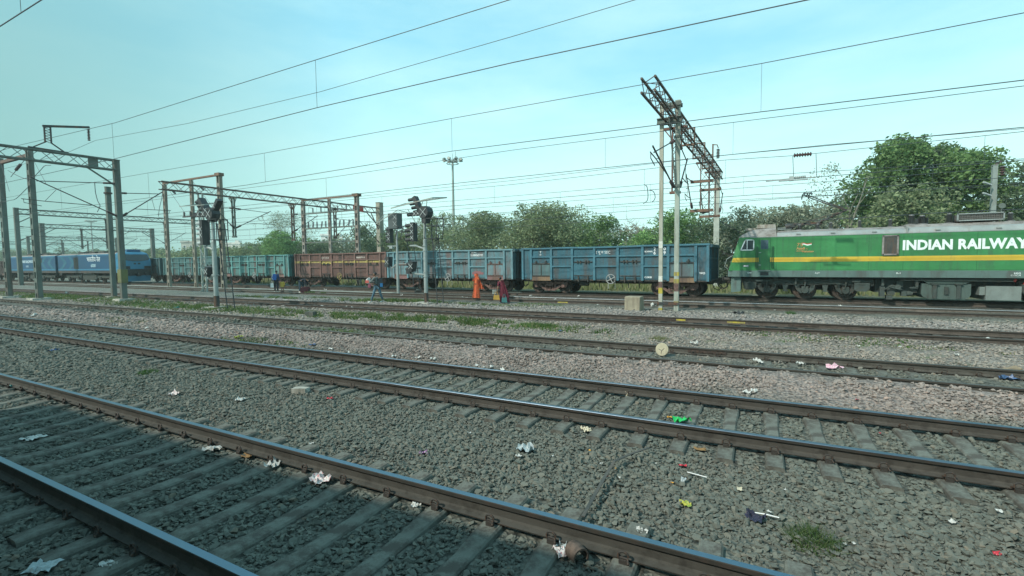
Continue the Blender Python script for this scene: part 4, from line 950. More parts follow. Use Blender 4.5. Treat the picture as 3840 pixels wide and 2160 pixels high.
build_at(fb, 'feeder_bracket', M['steel_dark'], g1)
ii = MB(); zi = at(354, 525, 14.6).z; insul(ii, (px_-.2, 14.55, tip.z-.1), (px_-.2, 14.55, zi), .09, .035, .09); build_at(ii, 'insulator', M['ceramic'], g1)
cantilever(g1, P, px_, py_, 11.9, at(430, 690, py_).z, at(430, 812, py_).z); cantilever(g1, P, px_, py_, 18.2, at(450, 722, py_).z, at(450, 812, py_).z)
P = (-39.5, 17.0, -.2); x2 = at(428, 1100, 17.4).x
sp_ = thing('wire_mast', 'shorter dark mast standing just behind the mast of the left portal', 'mast', (x2, 17.4, -.2))
build_at(mast_mb(x2, 17.4, -.3, at(420, 700, 17.4).z, 'box', .26), 'mast', M['mast_teal'], sp_); footing(sp_, sp_.location, x2, 17.4, -.25, .9, .25)
build_at(MB().lathe((x2, 17.4, at(420, 722, 17.4).z), [(.27, -.05), (.27, .05)], 'z', 8), 'collar', M['steel_dark'], sp_)

# --- anchor frame of two tall slotted masts, far left
xa, xb_ = at(140, 1000, 14.4).x, at(28, 1000, 14.4).x
af = thing('anchor_frame', 'pair of tall slotted masts joined by a rusty beam at the left edge', 'portal', (xa, 14.4, -.2), 0, GG)
zA = at(122, 562, 14.4).z
for x in (xa, xb_): build_at(mast_mb(x, 14.4, -.3, zA, 'lattice', .35), 'mast', M['mast_teal'], af); footing(af, af.location, x, 14.4, -.25, 1.2, .25)
build_at(MB().b2(xb_-.1, xa-.3, 14.3, 14.5, zA-.4, zA-.18), 'beam', M['mast_rust'], af)
ah = MB()
for x in (xa, xb_):
    ah.tube([(x-.2, 14.4, zA-.3), (x-3.5, 14.4, zA-1.5)], .02); ah.tube([(x+.2, 14.4, zA-.3), (x+9, 12.2, 7.0)], .012)
build_at(ah, 'anchor_wire', M['wire'], af)
ii = MB()
for x in (xa, xb_): insul(ii, (x-1.6, 14.4, zA-.78), (x-2.5, 14.4, zA-1.1), .1, .04, .1)
build_at(ii, 'insulator', M['ceramic'], af)

# --- second portal: lattice column, long rusty truss to the far side, with a line of slotted masts
X2 = -42.5
g2 = thing('wire_portal', 'rusty portal with a long truss reaching across to a far concrete post', 'portal', (X2, 24.0, -.2), 0, GG)
zt2 = at(622, 706, 21.0).z
build_at(truss_mb((X2, 21.0, zt2), (X2, 45.9, zt2+.1), .45, .62, .62, .08, .03), 'truss', M['mast_rust'], g2)
yl = 24.0; build_at(mast_mb(X2+.1, yl, -.3, zt2, 'zigzag', .62), 'column', paint('pale_lattice', (.36, .40, .36), .7, .1, (.2, .13, .09), .25), g2)
build_at(MB().bar((X2-.2, yl, .0), (X2-.9, yl, -.25), .1).bar((X2+.4, yl, .6), (X2-.5, yl, -.2), .08).b2(X2-.6, X2+.9, yl-.4, yl+.4, -.32, -.2), 'column_foot', M['mast_grey'], g2)
zr2 = at(1430, 760, 45.8).z
build_at(mast_mb(X2, 45.8, -.3, zr2, 'box', .62), 'column', paint('far_column', (.27, .26, .21), .85, 0, (.25, .2, .15), .3), g2)
build_at(MB().bar((X2, 45.6, zt2-1.6), (X2, 43.6, zt2), .09).bar((X2, 45.6, zt2-2.1), (X2, 44.3, zt2), .09), 'knee_brace', M['mast_rust'], g2)
build_at(MB().b2(X2+.28, X2+.33, 41.1, 42.7, zt2+.0, zt2+.62), 'red_board', M['red'], g2)
for yv, zb_ in ((26.9, 4.7), (33.1, 4.6), (38.6, 5.0)): drop_arm(g2, X2, yv, zt2, zb_, M['mast_teal'] if yv < 30 else M['mast_rust'], .34)
cantilever(g2, g2.location, X2, 26.9, 30.4, 7.3, 5.5); cantilever(g2, g2.location, X2, 33.1, 36.0, 7.3, 5.5); cantilever(g2, g2.location, X2, 26.9, 25.35, 7.3, 5.6); cantilever(g2, g2.location, X2, 45.8, 42.4, 7.2, 4.6)
cantilever(g2, g2.location, X2, 38.6, 41.0, 7.2, 5.2)
yv = 27.9
xs3 = [at(O_, 1000, yv).x for O_ in (633, 733, 838)]
a2 = thing('anchor_frame', 'row of three slotted masts under a rising rusty beam, left of the tall signal', 'portal', (xs3[1], yv, -.2), 0, GG)
zz = [at(624, 690, yv).z, at(722, 682, yv).z, at(830, 660, yv).z]; zm_ = sum(zz)/3
for i, x in enumerate(xs3): build_at(mast_mb(x, yv, -.3, zm_, 'lattice', (.31, .26, .38)[i]), 'mast', paint('slotted_mast_%d' % i, (.22, .21, .17), .75, .1, (.14, .085, .06), .3, .12, 1), a2)
build_at(MB().b2(xs3[0]-.2, xs3[2]+.3, yv-.1, yv+.1, zm_+.1, zm_+.26).b2(xs3[2]-.35, xs3[2]+.35, yv-.26, yv+.26, zm_+.06, zm_+.34), 'beam', M['orange_rust'], a2)
sw = MB(); sw.b2(xs3[1]-1.3, xs3[1]+1.6, yv-.3, yv-.15, 7.0, 7.12)
for dx in (-1.1, 0, 1.3): sw.b2(xs3[1]+dx-.06, xs3[1]+dx+.06, yv-.28, yv-.16, 7.12, 7.55)
build_at(sw, 'switch_frame', M['steel_dark'], a2)
aw = MB()
for x, z1 in ((xs3[0], 7.2), (xs3[1], 7.3)):
    aw.tube([(x+.2, yv, zm_), (x+5.5, yv-1.0, z1)], .016); insul(aw, (x+2.0, yv-.35, zm_-.7), (x+2.9, yv-.5, zm_-1.15), .1, .04, .1)
build_at(aw, 'anchor_wire', M['wire'], a2)
# --- switching frame behind the brown wagon
yv = 37.5
xs4 = [at(O_, 900, yv).x for O_ in (1141, 1239, 1342)]
a3 = thing('anchor_frame', 'three slotted masts with switch bars behind the brown wagon', 'portal', (xs4[1], yv, -.2), 0, GG)
zm3 = at(1240, 748, yv).z
for i, x in enumerate(xs4): build_at(mast_mb(x, yv, -.3, zm3, 'lattice', (.34, .24, .36)[i]), 'mast', paint('switch_mast_%d' % i, (.25, .23, .20), .75, .1, (.16, .09, .065), .3, .12, 1), a3)
bb_ = MB(); bb_.b2(xs4[0]-.2, xs4[2]+.4, yv-.1, yv+.1, zm3+.1, zm3+.25); bb_.b2(xs4[2]-.4, xs4[2]+.4, yv-.3, yv+.3, zm3+.05, zm3+.35)
build_at(bb_, 'beam', M['orange_rust'], a3)
z5, z6, z7 = at(1240, 795, yv).z, at(1240, 853, yv).z, at(1240, 907, yv).z
for z_ in (z5, z6, z7): build_at(MB().b2(xs4[0]+.24, xs4[2]-.26, yv-.08, yv+.08, z_-.07, z_+.07), 'switch_bar', M['mast_teal'], a3)
si = MB()
for k in range(11):
    x = xs4[0]+.8+k*(xs4[2]-xs4[0]-1.4)/10; insul(si, (x, yv, z6+.08), (x+.15*(k % 2), yv, z6+.75), .11, .05, .11)
for k in range(5):
    x = xs4[0]+1.6+k*1.3; insul(si, (x, yv, z5+.08), (x, yv, z5+.6), .1, .05, .1); si.tube([(x, yv, z5+.6), (x-.7, yv, z5+.68)], .03); si.tube([(x-.7, yv, z5+.68), (x-.7, yv, z6+.8)], .012)
build_at(si, 'switch_insulator', M['ceramic_grey'], a3)
# --- receding portals on the far left
def far_portal(label, x, y0, y1, zt, arms, kind='box', w=.38):
    t = thing('wire_portal', label, 'portal', (x, y0, -.2), 0, GG)
    for y in (y0, y1): build_at(mast_mb(x, y, -.3, zt+.7, kind, w), 'mast', M['mast_teal'], t)
    build_at(truss_mb((x, y0, zt), (x, y1, zt), .5, .6, .8, .12, .04), 'truss', M['mast_teal'], t)
    build_at(MB().bar((x, y0, zt-1.2), (x, y0+1.8, zt), .1).bar((x, y1, zt-1.2), (x, y1-1.8, zt), .1), 'knee_brace', M['mast_teal'], t)
    for y, z in arms:
        drop_arm(t, x, y, zt, z, M['mast_teal'], .4); cantilever(t, t.location, x, y, y-2.8, 7.3, 5.5); cantilever(t, t.location, x, y, y+2.8, 7.3, 5.5)
    cantilever(t, t.location, x, y0, y0+3.0, 7.2, 5.4)
    return t
far_portal('portal behind the two tall masts at left, its beam crossing above the blue locomotive', at(60, 800, 24.3).x, 24.3, 47, at(70, 800, 24.3).z, ((33.5, 4.6), (41, 4.6)))
far_portal('distant portal with two posts directly above the blue locomotive roof', -106, 34.3, 50.5, 8.6, ((39.5, 5.2), (45, 5.2)), 'box', .52)
far_portal('small far portal whose four posts show above the blue locomotive', -150, 46, 63, 8.4, ((52, 5), (57, 5)), 'box', .45)
far_portal('farthest portal near the left edge, low over the horizon', -190, 48, 66, 8.6, ((54, 5), (60, 5)), 'box', .45)

# --- concrete mast behind the green locomotive
xm = at(3727, 700, 36).x
cm = thing('wire_mast', 'square concrete mast with insulators rising behind the green locomotive', 'mast', (xm, 36, -.2))
zt_ = at(3725, 622, 36).z
build_at(mast_mb(xm, 36, -.3, zt_, 'box', .21), 'mast', paint('pale_pole', (.22, .26, .24), .8, 0, (.22, .22, .19), .25), cm)
build_at(MB().bar((xm-.1, 35.95, zt_-.05), (xm+.22, 35.95, zt_+.22), .1), 'top_bracket', M['steel_dark'], cm)
ii = MB(); insul(ii, (xm+.28, 35.9, zt_-.05), (xm+.28, 35.9, zt_-.6), .15, .06, .11); build_at(ii, 'insulator', M['ceramic'], cm)
ii = MB()
for yy in (691, 731): z_ = at(3700, yy, 35.6).z; insul(ii, (xm-.2, 35.7, z_-.05), (xm-.7, 35.2, z_+.08), .06, .03, .08)
build_at(ii, 'insulator', plain('white_insulator', (.30, .33, .32), .3), cm)
MB_ = MB(); z_ = at(3747, 772, 35.9).z; MB_.lathe((xm+.33, 35.85, z_), [(.15, 0), (.15, .03)], 'y', 14); MB_.tube([(xm+.33, 35.9, z_-1.4), (xm+.33, 35.9, z_)], .025); build_at(MB_, 'round_plate', M['mast_teal'], cm)

# ------------------------------------------------------------------ overhead lines
def line3(px, Y, ext=True, zl=None, xl=-235):
    pts = [at(x, y, Y) for x, y in px]
    if ext: pts = [Vector((xl, Y, zl if zl is not None else pts[0].z))] + pts
    return sorted(pts, key=lambda p: p.x)
def z_on(pts, x):
    return float(np.interp(x, [p.x for p in pts], [p.z for p in pts]))
def dense(pts, sag=0):
    xs = np.linspace(pts[0].x, pts[-1].x, 60); Y = pts[0].y
    out = [Vector((x, Y, z_on(pts, x))) for x in list(xs)+[p.x for p in pts]]; return sorted(out, key=lambda p: p.x)
def overhead(label, Y, mess, cont, drops, r=.0085, zl=(7.0, 5.65), xl=-235, extra_d=True):
    t = thing('overhead_line', label, 'overhead wire', (0, Y, 0), 0, 'overhead lines strung along the tracks')
    a = dense(line3(mess, Y, True, zl[0], xl)); b = dense(line3(cont, Y, True, zl[1], xl))
    MB().tube(a, r, 5).build('messenger_wire', M['wire'], t, off=t.location); MB().tube(b, r*1.15, 5).build('contact_wire', M['wire'], t, off=t.location)
    xd = [at(x, 600, Y).x for x in drops]
    if extra_d:
        x0 = min(xd) if xd else -10
        xd += [x0-9*k for k in range(1, 12)]
    for x in xd: MB().tube([(x, Y, z_on(a, x)), (x, Y, z_on(b, x))], r*.55, 4).build('dropper', M['wire'], t, off=t.location)
    return t, a, b
k_ = 3840/2576
overhead('wire pair over the second track, crossing the sky at upper left', 7.6, [(75, 544), (430, 461), (1196, 221), (1908, 0), (2100, -62)], [(420, 598), (1196, 402), (1920, 235), (3025, 0), (3900, -190)], [428, 1196], .0075, (7.1, 5.6), -160)
overhead('wire at the very top left corner of the view, over the nearest track', 2.94, [(0, -200), (200, -330)], [(-120, 172), (0, 99), (155, 0), (600, -260)], [118], .007, (7, 5.6), -60, False)
overhead('wire pair over the third track, its long dropper above the light tower', 11.9, [(552, 649), (992, 574), (1700, 443), (2850, 239), (3840, 48), (3920, 30)], [(924, 694), (1693, 567), (2848, 420), (3840, 300), (3920, 290)], [552, 992, 1696, 2850], .0085, (7.0, 5.6))
overhead('wire pair passing just over the twin pale posts', 18.2, [(1220, 668), (1920, 563), (3840, 322), (3920, 312)], [(1215, 740), (1920, 665), (2747, 579), (3840, 477), (3920, 470)], [1220, 2270, 2748], .0105, (7.0, 5.6))
_t5, a5, b5 = overhead('wire pair with the section insulators hung between its wires', 25.35, [(1920, 692), (2720, 600), (2985, 583), (3840, 493), (3920, 485)], [(1920, 755), (2417, 714), (2777, 683), (3110, 660), (3840, 600), (3920, 594)], [2417, 2721, 3690], .012, (7.0, 5.6))
overhead('wire pair above the green locomotive, its pantograph almost touching it', 30.45, [(1920, 735), (2850, 657), (3184, 638), (3920, 590)], [(1920, 795), (2850, 729), (3025, 720), (3920, 655)], [2100, 2440, 2790, 3500], .013, (7.0, 5.65))
overhead('far wire pair behind the green locomotive', 36.0, [(1920, 770), (2850, 700), (3920, 618)], [(1920, 828), (2850, 750), (3920, 680)], [1990, 2300, 2900, 3300], .014, (6.9, 5.6))
overhead('farthest wire pair, low in front of the trees', 42.0, [(1920, 800), (2850, 745), (3920, 690)], [(1920, 850), (2850, 790), (3920, 740)], [2050, 2350, 2700], .015, (6.9, 5.6))
# insulators in the wire over the fifth track
ii = MB(); insul(ii, at(2975, 583, 25.3), at(3045, 577, 25.3), .105, .045, .1); ii.build('section_insulator', M['ceramic'], _t5, off=_t5.location)
ii = MB(); insul(ii, at(2965, 668, 25.3), at(3022, 662, 25.3), .075, .05, .07); ii.tube([at(2872, 680, 25.3), at(2965, 670, 25.3), at(3060, 664, 25.3)], .03); ii.tube([at(2920, 679, 25.2), at(3030, 672, 25.2)], .03); ii.box(at(2968, 670, 25.3), (.18, .2, .2)); ii.build('section_insulator', plain('pale_insulator', (.33, .37, .36), .4), _t5, off=_t5.location)
for ox, y0, y1 in ((2973, 585, 665), (3060, 577, 663)): MB().tube([at(ox, y0, 25.3), at(ox+3, y1, 25.3)], .012).build('dropper', M['wire'], _t5, off=_t5.location)
fw = thing('feeder_wire', 'single feeder wire hanging from the bracket insulator at upper left', 'overhead wire', (0, 14.5, 0))
fp_ = [Vector((-150, 14.6, 10.2))]+[at(x, y, 14.55) for x, y in ((230, 580), (354, 526), (700, 462), (1196, 343), (1920, 134), (2367, 0), (2800, -130))]
MB().tube(dense(sorted(fp_, key=lambda p: p.x)), .0105, 5).build('wire', M['wire'], fw, off=fw.location)
fw = thing('feeder_wire', 'single feeder wire held by the bracket on the far post', 'overhead wire', (0, 40.3, 0))
fp_ = [Vector((-200, 40.3, 9.0))]+[at(x, y, 40.3) for x, y in ((600, 820), (1200, 752), (1920, 677), (2684, 585), (3100, 543), (3840, 482), (3920, 476))]
MB().tube(dense(sorted(fp_, key=lambda p: p.x)), .018, 5).build('wire', M['wire'], fw, off=fw.location)

# loose jumper loops
def loop(label, pts, r=.012):
    t = thing('jumper_wire', label, 'jumper wire', pts[0], 0); q = []
    for i in range(len(pts)-1):
        for k in range(6):
            t_ = k/6; p0 = pts[max(i-1, 0)]; p1, p2 = pts[i], pts[i+1]; p3 = pts[min(i+2, len(pts)-1)]
            q.append(.5*((2*p1)+(p2-p0)*t_+(2*p0-5*p1+4*p2-p3)*t_**2+(3*p1-p0-3*p2+p3)*t_**3))
    q.append(pts[-1]); MB().tube(q, r, 5).build('wire', M['wire'], t, off=t.location)
loop('drooping jumper wire beside the left portal mast', [at(x, y, 13) for x, y in ((355, 682), (358, 720), (366, 752), (375, 772), (365, 795))], .018)
loop('thin jumper wire hanging left of the row of slotted masts', [at(x, y, 20) for x, y in ((610, 696), (608, 735), (598, 780), (594, 812))], .018)
loop('s-shaped jumper wire left of the twin pale posts', [at(x, y, 25.3) for x, y in ((2415, 692), (2426, 700), (2430, 730), (2427, 752), (2412, 764))], .02)
loop('hooked jumper wire nearest the twin pale posts', [at(x, y, 25.6) for x, y in ((2433, 713), (2450, 718), (2457, 738), (2452, 752), (2445, 757))], .02)
loop('long slack wire between the two tall masts at left', [at(x, y, 14) for x, y in ((30, 640), (80, 665), (116, 670), (150, 640), (168, 622), (190, 620))], .02)
loop('sagging wire curving down at the far left edge', [at(x, y, 14.2) for x, y in ((0, 760), (35, 752), (60, 745), (95, 712), (118, 690))], .02)

# ------------------------------------------------------------------ signals
sig_blk = paint('signal_black', (.03, .034, .036), .55, 0, (.07, .07, .065), .25, .15, 3)
cross_w = plain('white_strap', (.42, .46, .45), .6)
def lamp_box(mb, c, n, ax, pitch, w, d):
    """row of lamp units along direction ax"""
    c = Vector(c); ax = Vector(ax).normalized(); return c, ax
def hooded_head(t, name, c, n, pitch, w, along=(0, 0, 1), hood=.34, tilt=None, hood_mat=None):
    """black lamp box with n hoods that look along -X"""
    c = Vector(c); al = Vector(along).normalized(); h = n*pitch
    mb = MB(); mb.bar(c-al*h/2, c+al*h/2, w, w*.62, (1, 0, 0)); o = build_at(mb, name, sig_blk, t)
    hd_ = MB()
    for k in range(n):
        p = c+al*((k-(n-1)/2)*pitch)+Vector((-w*.25, 0, 0))
        hd_.tube([p, p+Vector((-hood, 0, -.03))], [pitch*.40, pitch*.36], 10, cap=True)
    ho = hd_.build('lamp_hood', hood_mat or sig_blk, o, off=t.location)
    return o
def crossmark(t, c, s, parent):
    c = Vector(c); mb = MB(); mb.bar(c+Vector((-s, -.01, -s)), c+Vector((s, -.01, s)), .024, .012, (0, 1, 0)); mb.bar(c+Vector((-s, -.016, s)), c+Vector((s, -.016, -s)), .024, .012, (0, 1, 0))
    mb.build('cross_strap', cross_w, parent, off=t.location)
def ladder(t, p, q, w=.34):
    p, q = Vector(p), Vector(q); mb = MB(); a = Vector((.7, .7, 0)).normalized()*w/2
    for s in (-1, 1): mb.bar(p+a*s, q+a*s, .045, .03)
    n = int((q-p).length/.32)
    for i in range(1, n): r = p.lerp(q, i/n); mb.bar(r-a, r+a, .022)
    return build_at(mb, 'ladder', sig_blk, t)
def signal(kind, label, x, y, O, ytop, scale=1.0):
    """O: photo x of the pole, for heights; kind selects the heads"""
    t = thing('railway_signal', label, 'signal', (x, y, -.2), 0, 'colour light signals in the yard')
    z = lambda yy: at(O, yy, y).z
    return t, z
# tall signal right of the backpacker
y = 21.6; x = at(1596, 1000, y).x
t, z = signal(0, 'silver-posted signal right of the man with the backpack, ladder at its side', x, y, 1590, 0)
zp1 = z(835); build_at(MB().lathe((x, y, -.2), [(.19, 0), (.19, .02), (.125, .03), (.125, .68)], 'z', 14), 'post_foot', M['steel_dark'], t)
build_at(MB().lathe((x, y, .48), [(.12, 0), (.115, z(900)-.48), (.085, z(898)-.48), (.08, zp1-.48)], 'z', 14), 'post', M['silver'], t)
build_at(MB().box((x-.12, y, -.17), (1.15, 1.0, .2), taper=.93), 'footing', M['concrete'], t)
cl_ = MB()
for yy in (940, 1021, 1037, 922): cl_.lathe((x, y, z(yy)), [(.15, -.025), (.15, .025)], 'z', 12)
build_at(cl_, 'clamp', M['silver'], t)
h1 = hooded_head(t, 'signal_head', (x-.78, y, z(868)), 4, .27, .36, hood=.5); crossmark(t, (x-.78, y-.2, z(890)), .1, h1); crossmark(t, (x-.78, y-.2, z(868)), .1, h1); crossmark(t, (x-.78, y-.2, z(845)), .1, h1)
build_at(MB().tube([(x-1.1, y, z(920)), (x-.6, y, z(922)), (x, y, z(935))], .05).b2(x-1.05, x-.6, y-.05, y+.05, z(920)-.03, z(920)+.05), 'head_bracket', M['silver'], t)
hub = MB(); hub.lathe((x+.12, y-.3, z(797)), [(.34, 0), (.36, .12), (.36, .5), (.26, .56)], 'y', 10); hub.prism([(x-.05, z(815)), (x+.35, z(815)), (x+.22, z(838)), (x+.0, z(838))], y-.25, y+.2)
hb = build_at(hub, 'route_indicator_hub', sig_blk, t); crossmark(t, (x+.14, y-.32, z(797)), .2, hb)
i1 = hooded_head(t, 'route_indicator_arm', (x-.5, y, z(800)), 3, .3, .34, (1, 0, 0), .3); crossmark(t, (x-.55, y-.2, z(800)), .12, i1); crossmark(t, (x-.3, y-.2, z(800)), .12, i1)
hooded_head(t, 'route_indicator_arm', (x-.42, y, z(767)), 4, .26, .34, (-.5, 0, 1), .42)
hb2 = hooded_head(t, 'shunt_signal', (x-.95, y, z(998)), 2, .3, .42, (.2, 0, 1), .3); crossmark(t, (x-.9, y-.22, z(998)), .14, hb2)
build_at(MB().b2(x-1.35, x-1.05, y-.1, y+.15, z(1027), z(1010)).b2(x-1.2, x-.9, y-.05, y+.2, z(996), z(980)), 'shunt_box', sig_blk, t)
build_at(MB().tube([(x-1.0, y, z(1015)), (x-.95, y, z(1024)), (x-.6, y, z(1028)), (x, y, z(1030))], .055), 'shunt_bracket', M['silver'], t)
# wire-mesh canopy
cz, cz2 = z(751), z(776)
can = MB(); cp = [(x-2.0, y-.5, cz2), (x-1.75, y+.5, cz-.02), (x+1.2, y+.5, cz+.12), (x+.95, y-.5, cz+.02)]
for i in range(4): can.bar(cp[i], cp[(i+1) % 4], .055)
for i in range(1, 12): can.bar(Vector(cp[0]).lerp(Vector(cp[3]), i/12), Vector(cp[1]).lerp(Vector(cp[2]), i/12), .012)
for i in range(1, 5): can.bar(Vector(cp[0]).lerp(Vector(cp[1]), i/5), Vector(cp[3]).lerp(Vector(cp[2]), i/5), .012)
for a, b_ in (((x-1.2, y, cz2-.05), (x-.6, y, z(838))), ((x+.2, y, cz), (x+.1, y, z(800))), ((x-.1, y, cz), (x-.3, y, z(800)))): can.bar(a, b_, .03)
build_at(can, 'mesh_canopy', M['mast_grey'], t)
pf = MB(); pf.b2(x+.2, x+1.0, y-.3, y+.3, z(897)-.02, z(897)+.02)
for a in ((x+.2, y-.3), (x+1.0, y-.3), (x+1.0, y+.3), (x+.2, y+.3)): pf.bar((a[0], a[1], z(897)), (a[0]+.1, a[1], z(822)), .035)
for zz_ in (z(822), z(850)): pf.bar((x+.25, y-.3, zz_), (x+1.1, y-.3, zz_), .035); pf.bar((x+.25, y+.3, zz_), (x+1.1, y+.3, zz_), .035); pf.bar((x+1.1, y-.3, zz_), (x+1.1, y+.3, zz_), .035)
pf.bar((x+.0, y, z(925)), (x+.9, y, z(900)), .03)
build_at(pf, 'platform', sig_blk, t)
ladder(t, (x+1.25, y-.35, -.2), (x+.75, y-.05, z(880)))
build_at(MB().bar((x+.1, y, z(1020)), (x+1.0, y-.1, z(1023)), .03), 'ladder_stay', sig_blk, t)
# similar signal standing farther back
y = 27.6; x = at(1491, 1000, y).x
t, z = signal(1, 'signal with a large square backboard, standing close to the pale wagon', x, y, 1491, 0)
build_at(MB().lathe((x, y, -.2), [(.11, 0), (.11, .9), (.09, 3.2), (.075, z(862)+.2)], 'z', 12), 'post', M['silver'], t)
build_at(MB().box((x, y, -.2), (.7, .7, .16)), 'footing', M['concrete'], t)
sb = MB(); hull(sb, [(x+dx, y+dy, zz_) for dx in (-.55, .3) for dy in (-.3, .3) for zz_ in (z(858), z(800))]); so_ = build_at(sb, 'signal_head', paint('slate_board', (.07, .085, .085), .6, 0, (.1, .1, .1), .2), t)
crossmark(t, (x+.12, y-.32, z(815)), .16, so_); crossmark(t, (x+.12, y-.32, z(840)), .16, so_)
cz = z(795); can = MB(); cp = [(x-1.6, y-.5, z(838)), (x-1.4, y+.3, z(798)), (x+.9, y+.5, z(800)), (x+.5, y-.4, z(790))]
for i in range(4): can.bar(cp[i], cp[(i+1) % 4], .04)
for i in range(1, 10): can.bar(Vector(cp[0]).lerp(Vector(cp[3]), i/10), Vector(cp[1]).lerp(Vector(cp[2]), i/10), .012)
for i in range(1, 5): can.bar(Vector(cp[0]).lerp(Vector(cp[1]), i/5), Vector(cp[3]).lerp(Vector(cp[2]), i/5), .012)
can.bar((x-1.2, y, z(836)), (x-.7, y, z(868)), .035)
build_at(can, 'mesh_canopy', M['mast_grey'], t)
h1 = hooded_head(t, 'signal_head', (x-.62, y, z(880)), 4, .3, .4, hood=.3); crossmark(t, (x-.62, y-.22, z(878)), .12, h1); crossmark(t, (x-.62, y-.22, z(895)), .12, h1)
build_at(MB().b2(x-.9, x-.05, y-.06, y+.06, z(924), z(920)).b2(x-.7, x-.4, y-.1, y+.1, z(932), z(922)), 'head_bracket', M['silver'], t)
hb2 = hooded_head(t, 'shunt_signal', (x-.85, y, z(982)), 2, .4, .5, (.1, 0, 1), .2); crossmark(t, (x-.8, y-.28, z(982)), .16, hb2)
build_at(MB().tube([(x-.8, y, z(1000)), (x-.5, y, z(1004)), (x, y, z(990))], .06).tube([(x, y, z(990)), (x+1.6, y, z(990))], .03), 'shunt_bracket', M['silver'], t)
ladder(t, (x+2.2, y-.4, .0), (x+1.1, y, z(870)), .42)
pf = MB()
for zz_ in (z(850), z(870)): pf.bar((x+.2, y-.3, zz_), (x+1.5, y-.3, zz_), .04); pf.bar((x+.2, y+.3, zz_), (x+1.5, y+.3, zz_), .04)
for dx in (.4, .9, 1.4): pf.bar((x+dx, y-.3, z(850)), (x+dx-.3, y-.3, z(896)), .04)
pf.b2(x+.1, x+1.1, y-.3, y+.3, z(897), z(896)); build_at(pf, 'platform', sig_blk, t)
# signal at left with fan-shaped route arms
y = 15.2; x = at(806, 1000, y).x
t, z = signal(2, 'signal with fan-shaped route arms, left of the standing man and child', x, y, 800, 0)
build_at(MB().lathe((x, y, -.2), [(.19, 0), (.19, .02), (.14, .03), (.14, .75)], 'z', 14), 'post_foot', M['steel_dark'], t)
build_at(MB().lathe((x, y, .55), [(.12, 0), (.115, z(905)-.55), (.09, z(900)-.55), (.085, z(825)-.55)], 'z', 14), 'post', M['silver'], t)
build_at(MB().box((x-.1, y, -.15), (1.0, .9, .22), taper=.92), 'footing', M['concrete'], t)
cl_ = MB()
for yy in (935, 1030, 1034): cl_.lathe((x, y, z(yy)), [(.15, -.025), (.15, .025)], 'z', 12)
build_at(cl_, 'clamp', M['silver'], t)
hub = MB(); hub.lathe((x+.05, y-.25, z(803)), [(.34, 0), (.36, .1), (.36, .42), (.26, .5)], 'y', 10); hub.prism([(x-.15, z(815)), (x+.25, z(815)), (x+.15, z(832)), (x-.08, z(832))], y-.2, y+.15)
hb = build_at(hub, 'route_indicator_hub', sig_blk, t); crossmark(t, (x+.07, y-.27, z(803)), .2, hb)
i1 = hooded_head(t, 'route_indicator_arm', (x-.85, y, z(801)), 4, .29, .34, (1, 0, -.02), .25); crossmark(t, (x-.95, y-.2, z(801)), .12, i1); crossmark(t, (x-.5, y-.2, z(801)), .12, i1)
i2 = hooded_head(t, 'route_indicator_arm', (x-.62, y, z(773)), 4, .28, .36, (-.62, 0, .8), .42); crossmark(t, (x-.3, y-.2, z(788)), .1, i2)
i3 = hooded_head(t, 'route_indicator_arm', (x+.42, y, z(775)), 3, .28, .3, (.62, 0, .75), .1); crossmark(t, (x+.45, y-.2, z(775)), .12, i3)
h1 = hooded_head(t, 'signal_head', (x-.78, y, z(870)), 5, .27, .38, hood=.55, hood_mat=plain('pale_hood', (.35, .4, .39), .5)); crossmark(t, (x-.78, y-.21, z(858)), .12, h1); crossmark(t, (x-.78, y-.21, z(880)), .12, h1)
build_at(MB().tube([(x-.8, y, z(925)), (x-.4, y, z(930)), (x, y, z(938))], .06), 'head_bracket', M['silver'], t)
hb2 = hooded_head(t, 'shunt_signal', (x-.5, y, z(1018)), 2, .26, .42, (.2, 0, 1), .2); crossmark(t, (x-.48, y-.22, z(1018)), .14, hb2)
build_at(MB().tube([(x-.7, y, z(1044)), (x-.4, y, z(1046)), (x-.3, y, z(1032)), (x, y, z(1032))], .06), 'shunt_bracket', M['silver'], t)
can = MB(); cp = [(x-2.1, y-.5, z(768)), (x-1.8, y+.4, z(752)), (x+.5, y+.5, z(756)), (x+.2, y-.5, z(772))]
for i in range(4): can.bar(cp[i], cp[(i+1) % 4], .03)
for i in range(1, 8): can.bar(Vector(cp[0]).lerp(Vector(cp[3]), i/8), Vector(cp[1]).lerp(Vector(cp[2]), i/8), .01)
build_at(can, 'mesh_canopy', M['mast_grey'], t)
pf = MB(); pf.b2(x+.15, x+.75, y-.3, y+.3, z(901)-.02, z(901)+.02)
for a in ((x+.2, y-.3), (x+.8, y-.3), (x+.8, y+.3), (x+.2, y+.3)): pf.bar((a[0], a[1], z(901)), (a[0], a[1], z(825)), .035)
for zz_ in (z(825), z(862)): pf.bar((x+.2, y-.3, zz_), (x+.8, y-.3, zz_), .035); pf.bar((x+.2, y+.3, zz_), (x+.8, y+.3, zz_), .035); pf.bar((x+.8, y-.3, zz_), (x+.8, y+.3, zz_), .035)
build_at(pf, 'platform', sig_blk, t)
ladder(t, (x+1.75, y-.3, -.2), (x+.7, y, z(840)))
build_at(MB().bar((x+.1, y, z(1032)), (x+1.1, y-.1, z(1034)), .03), 'ladder_stay', sig_blk, t)

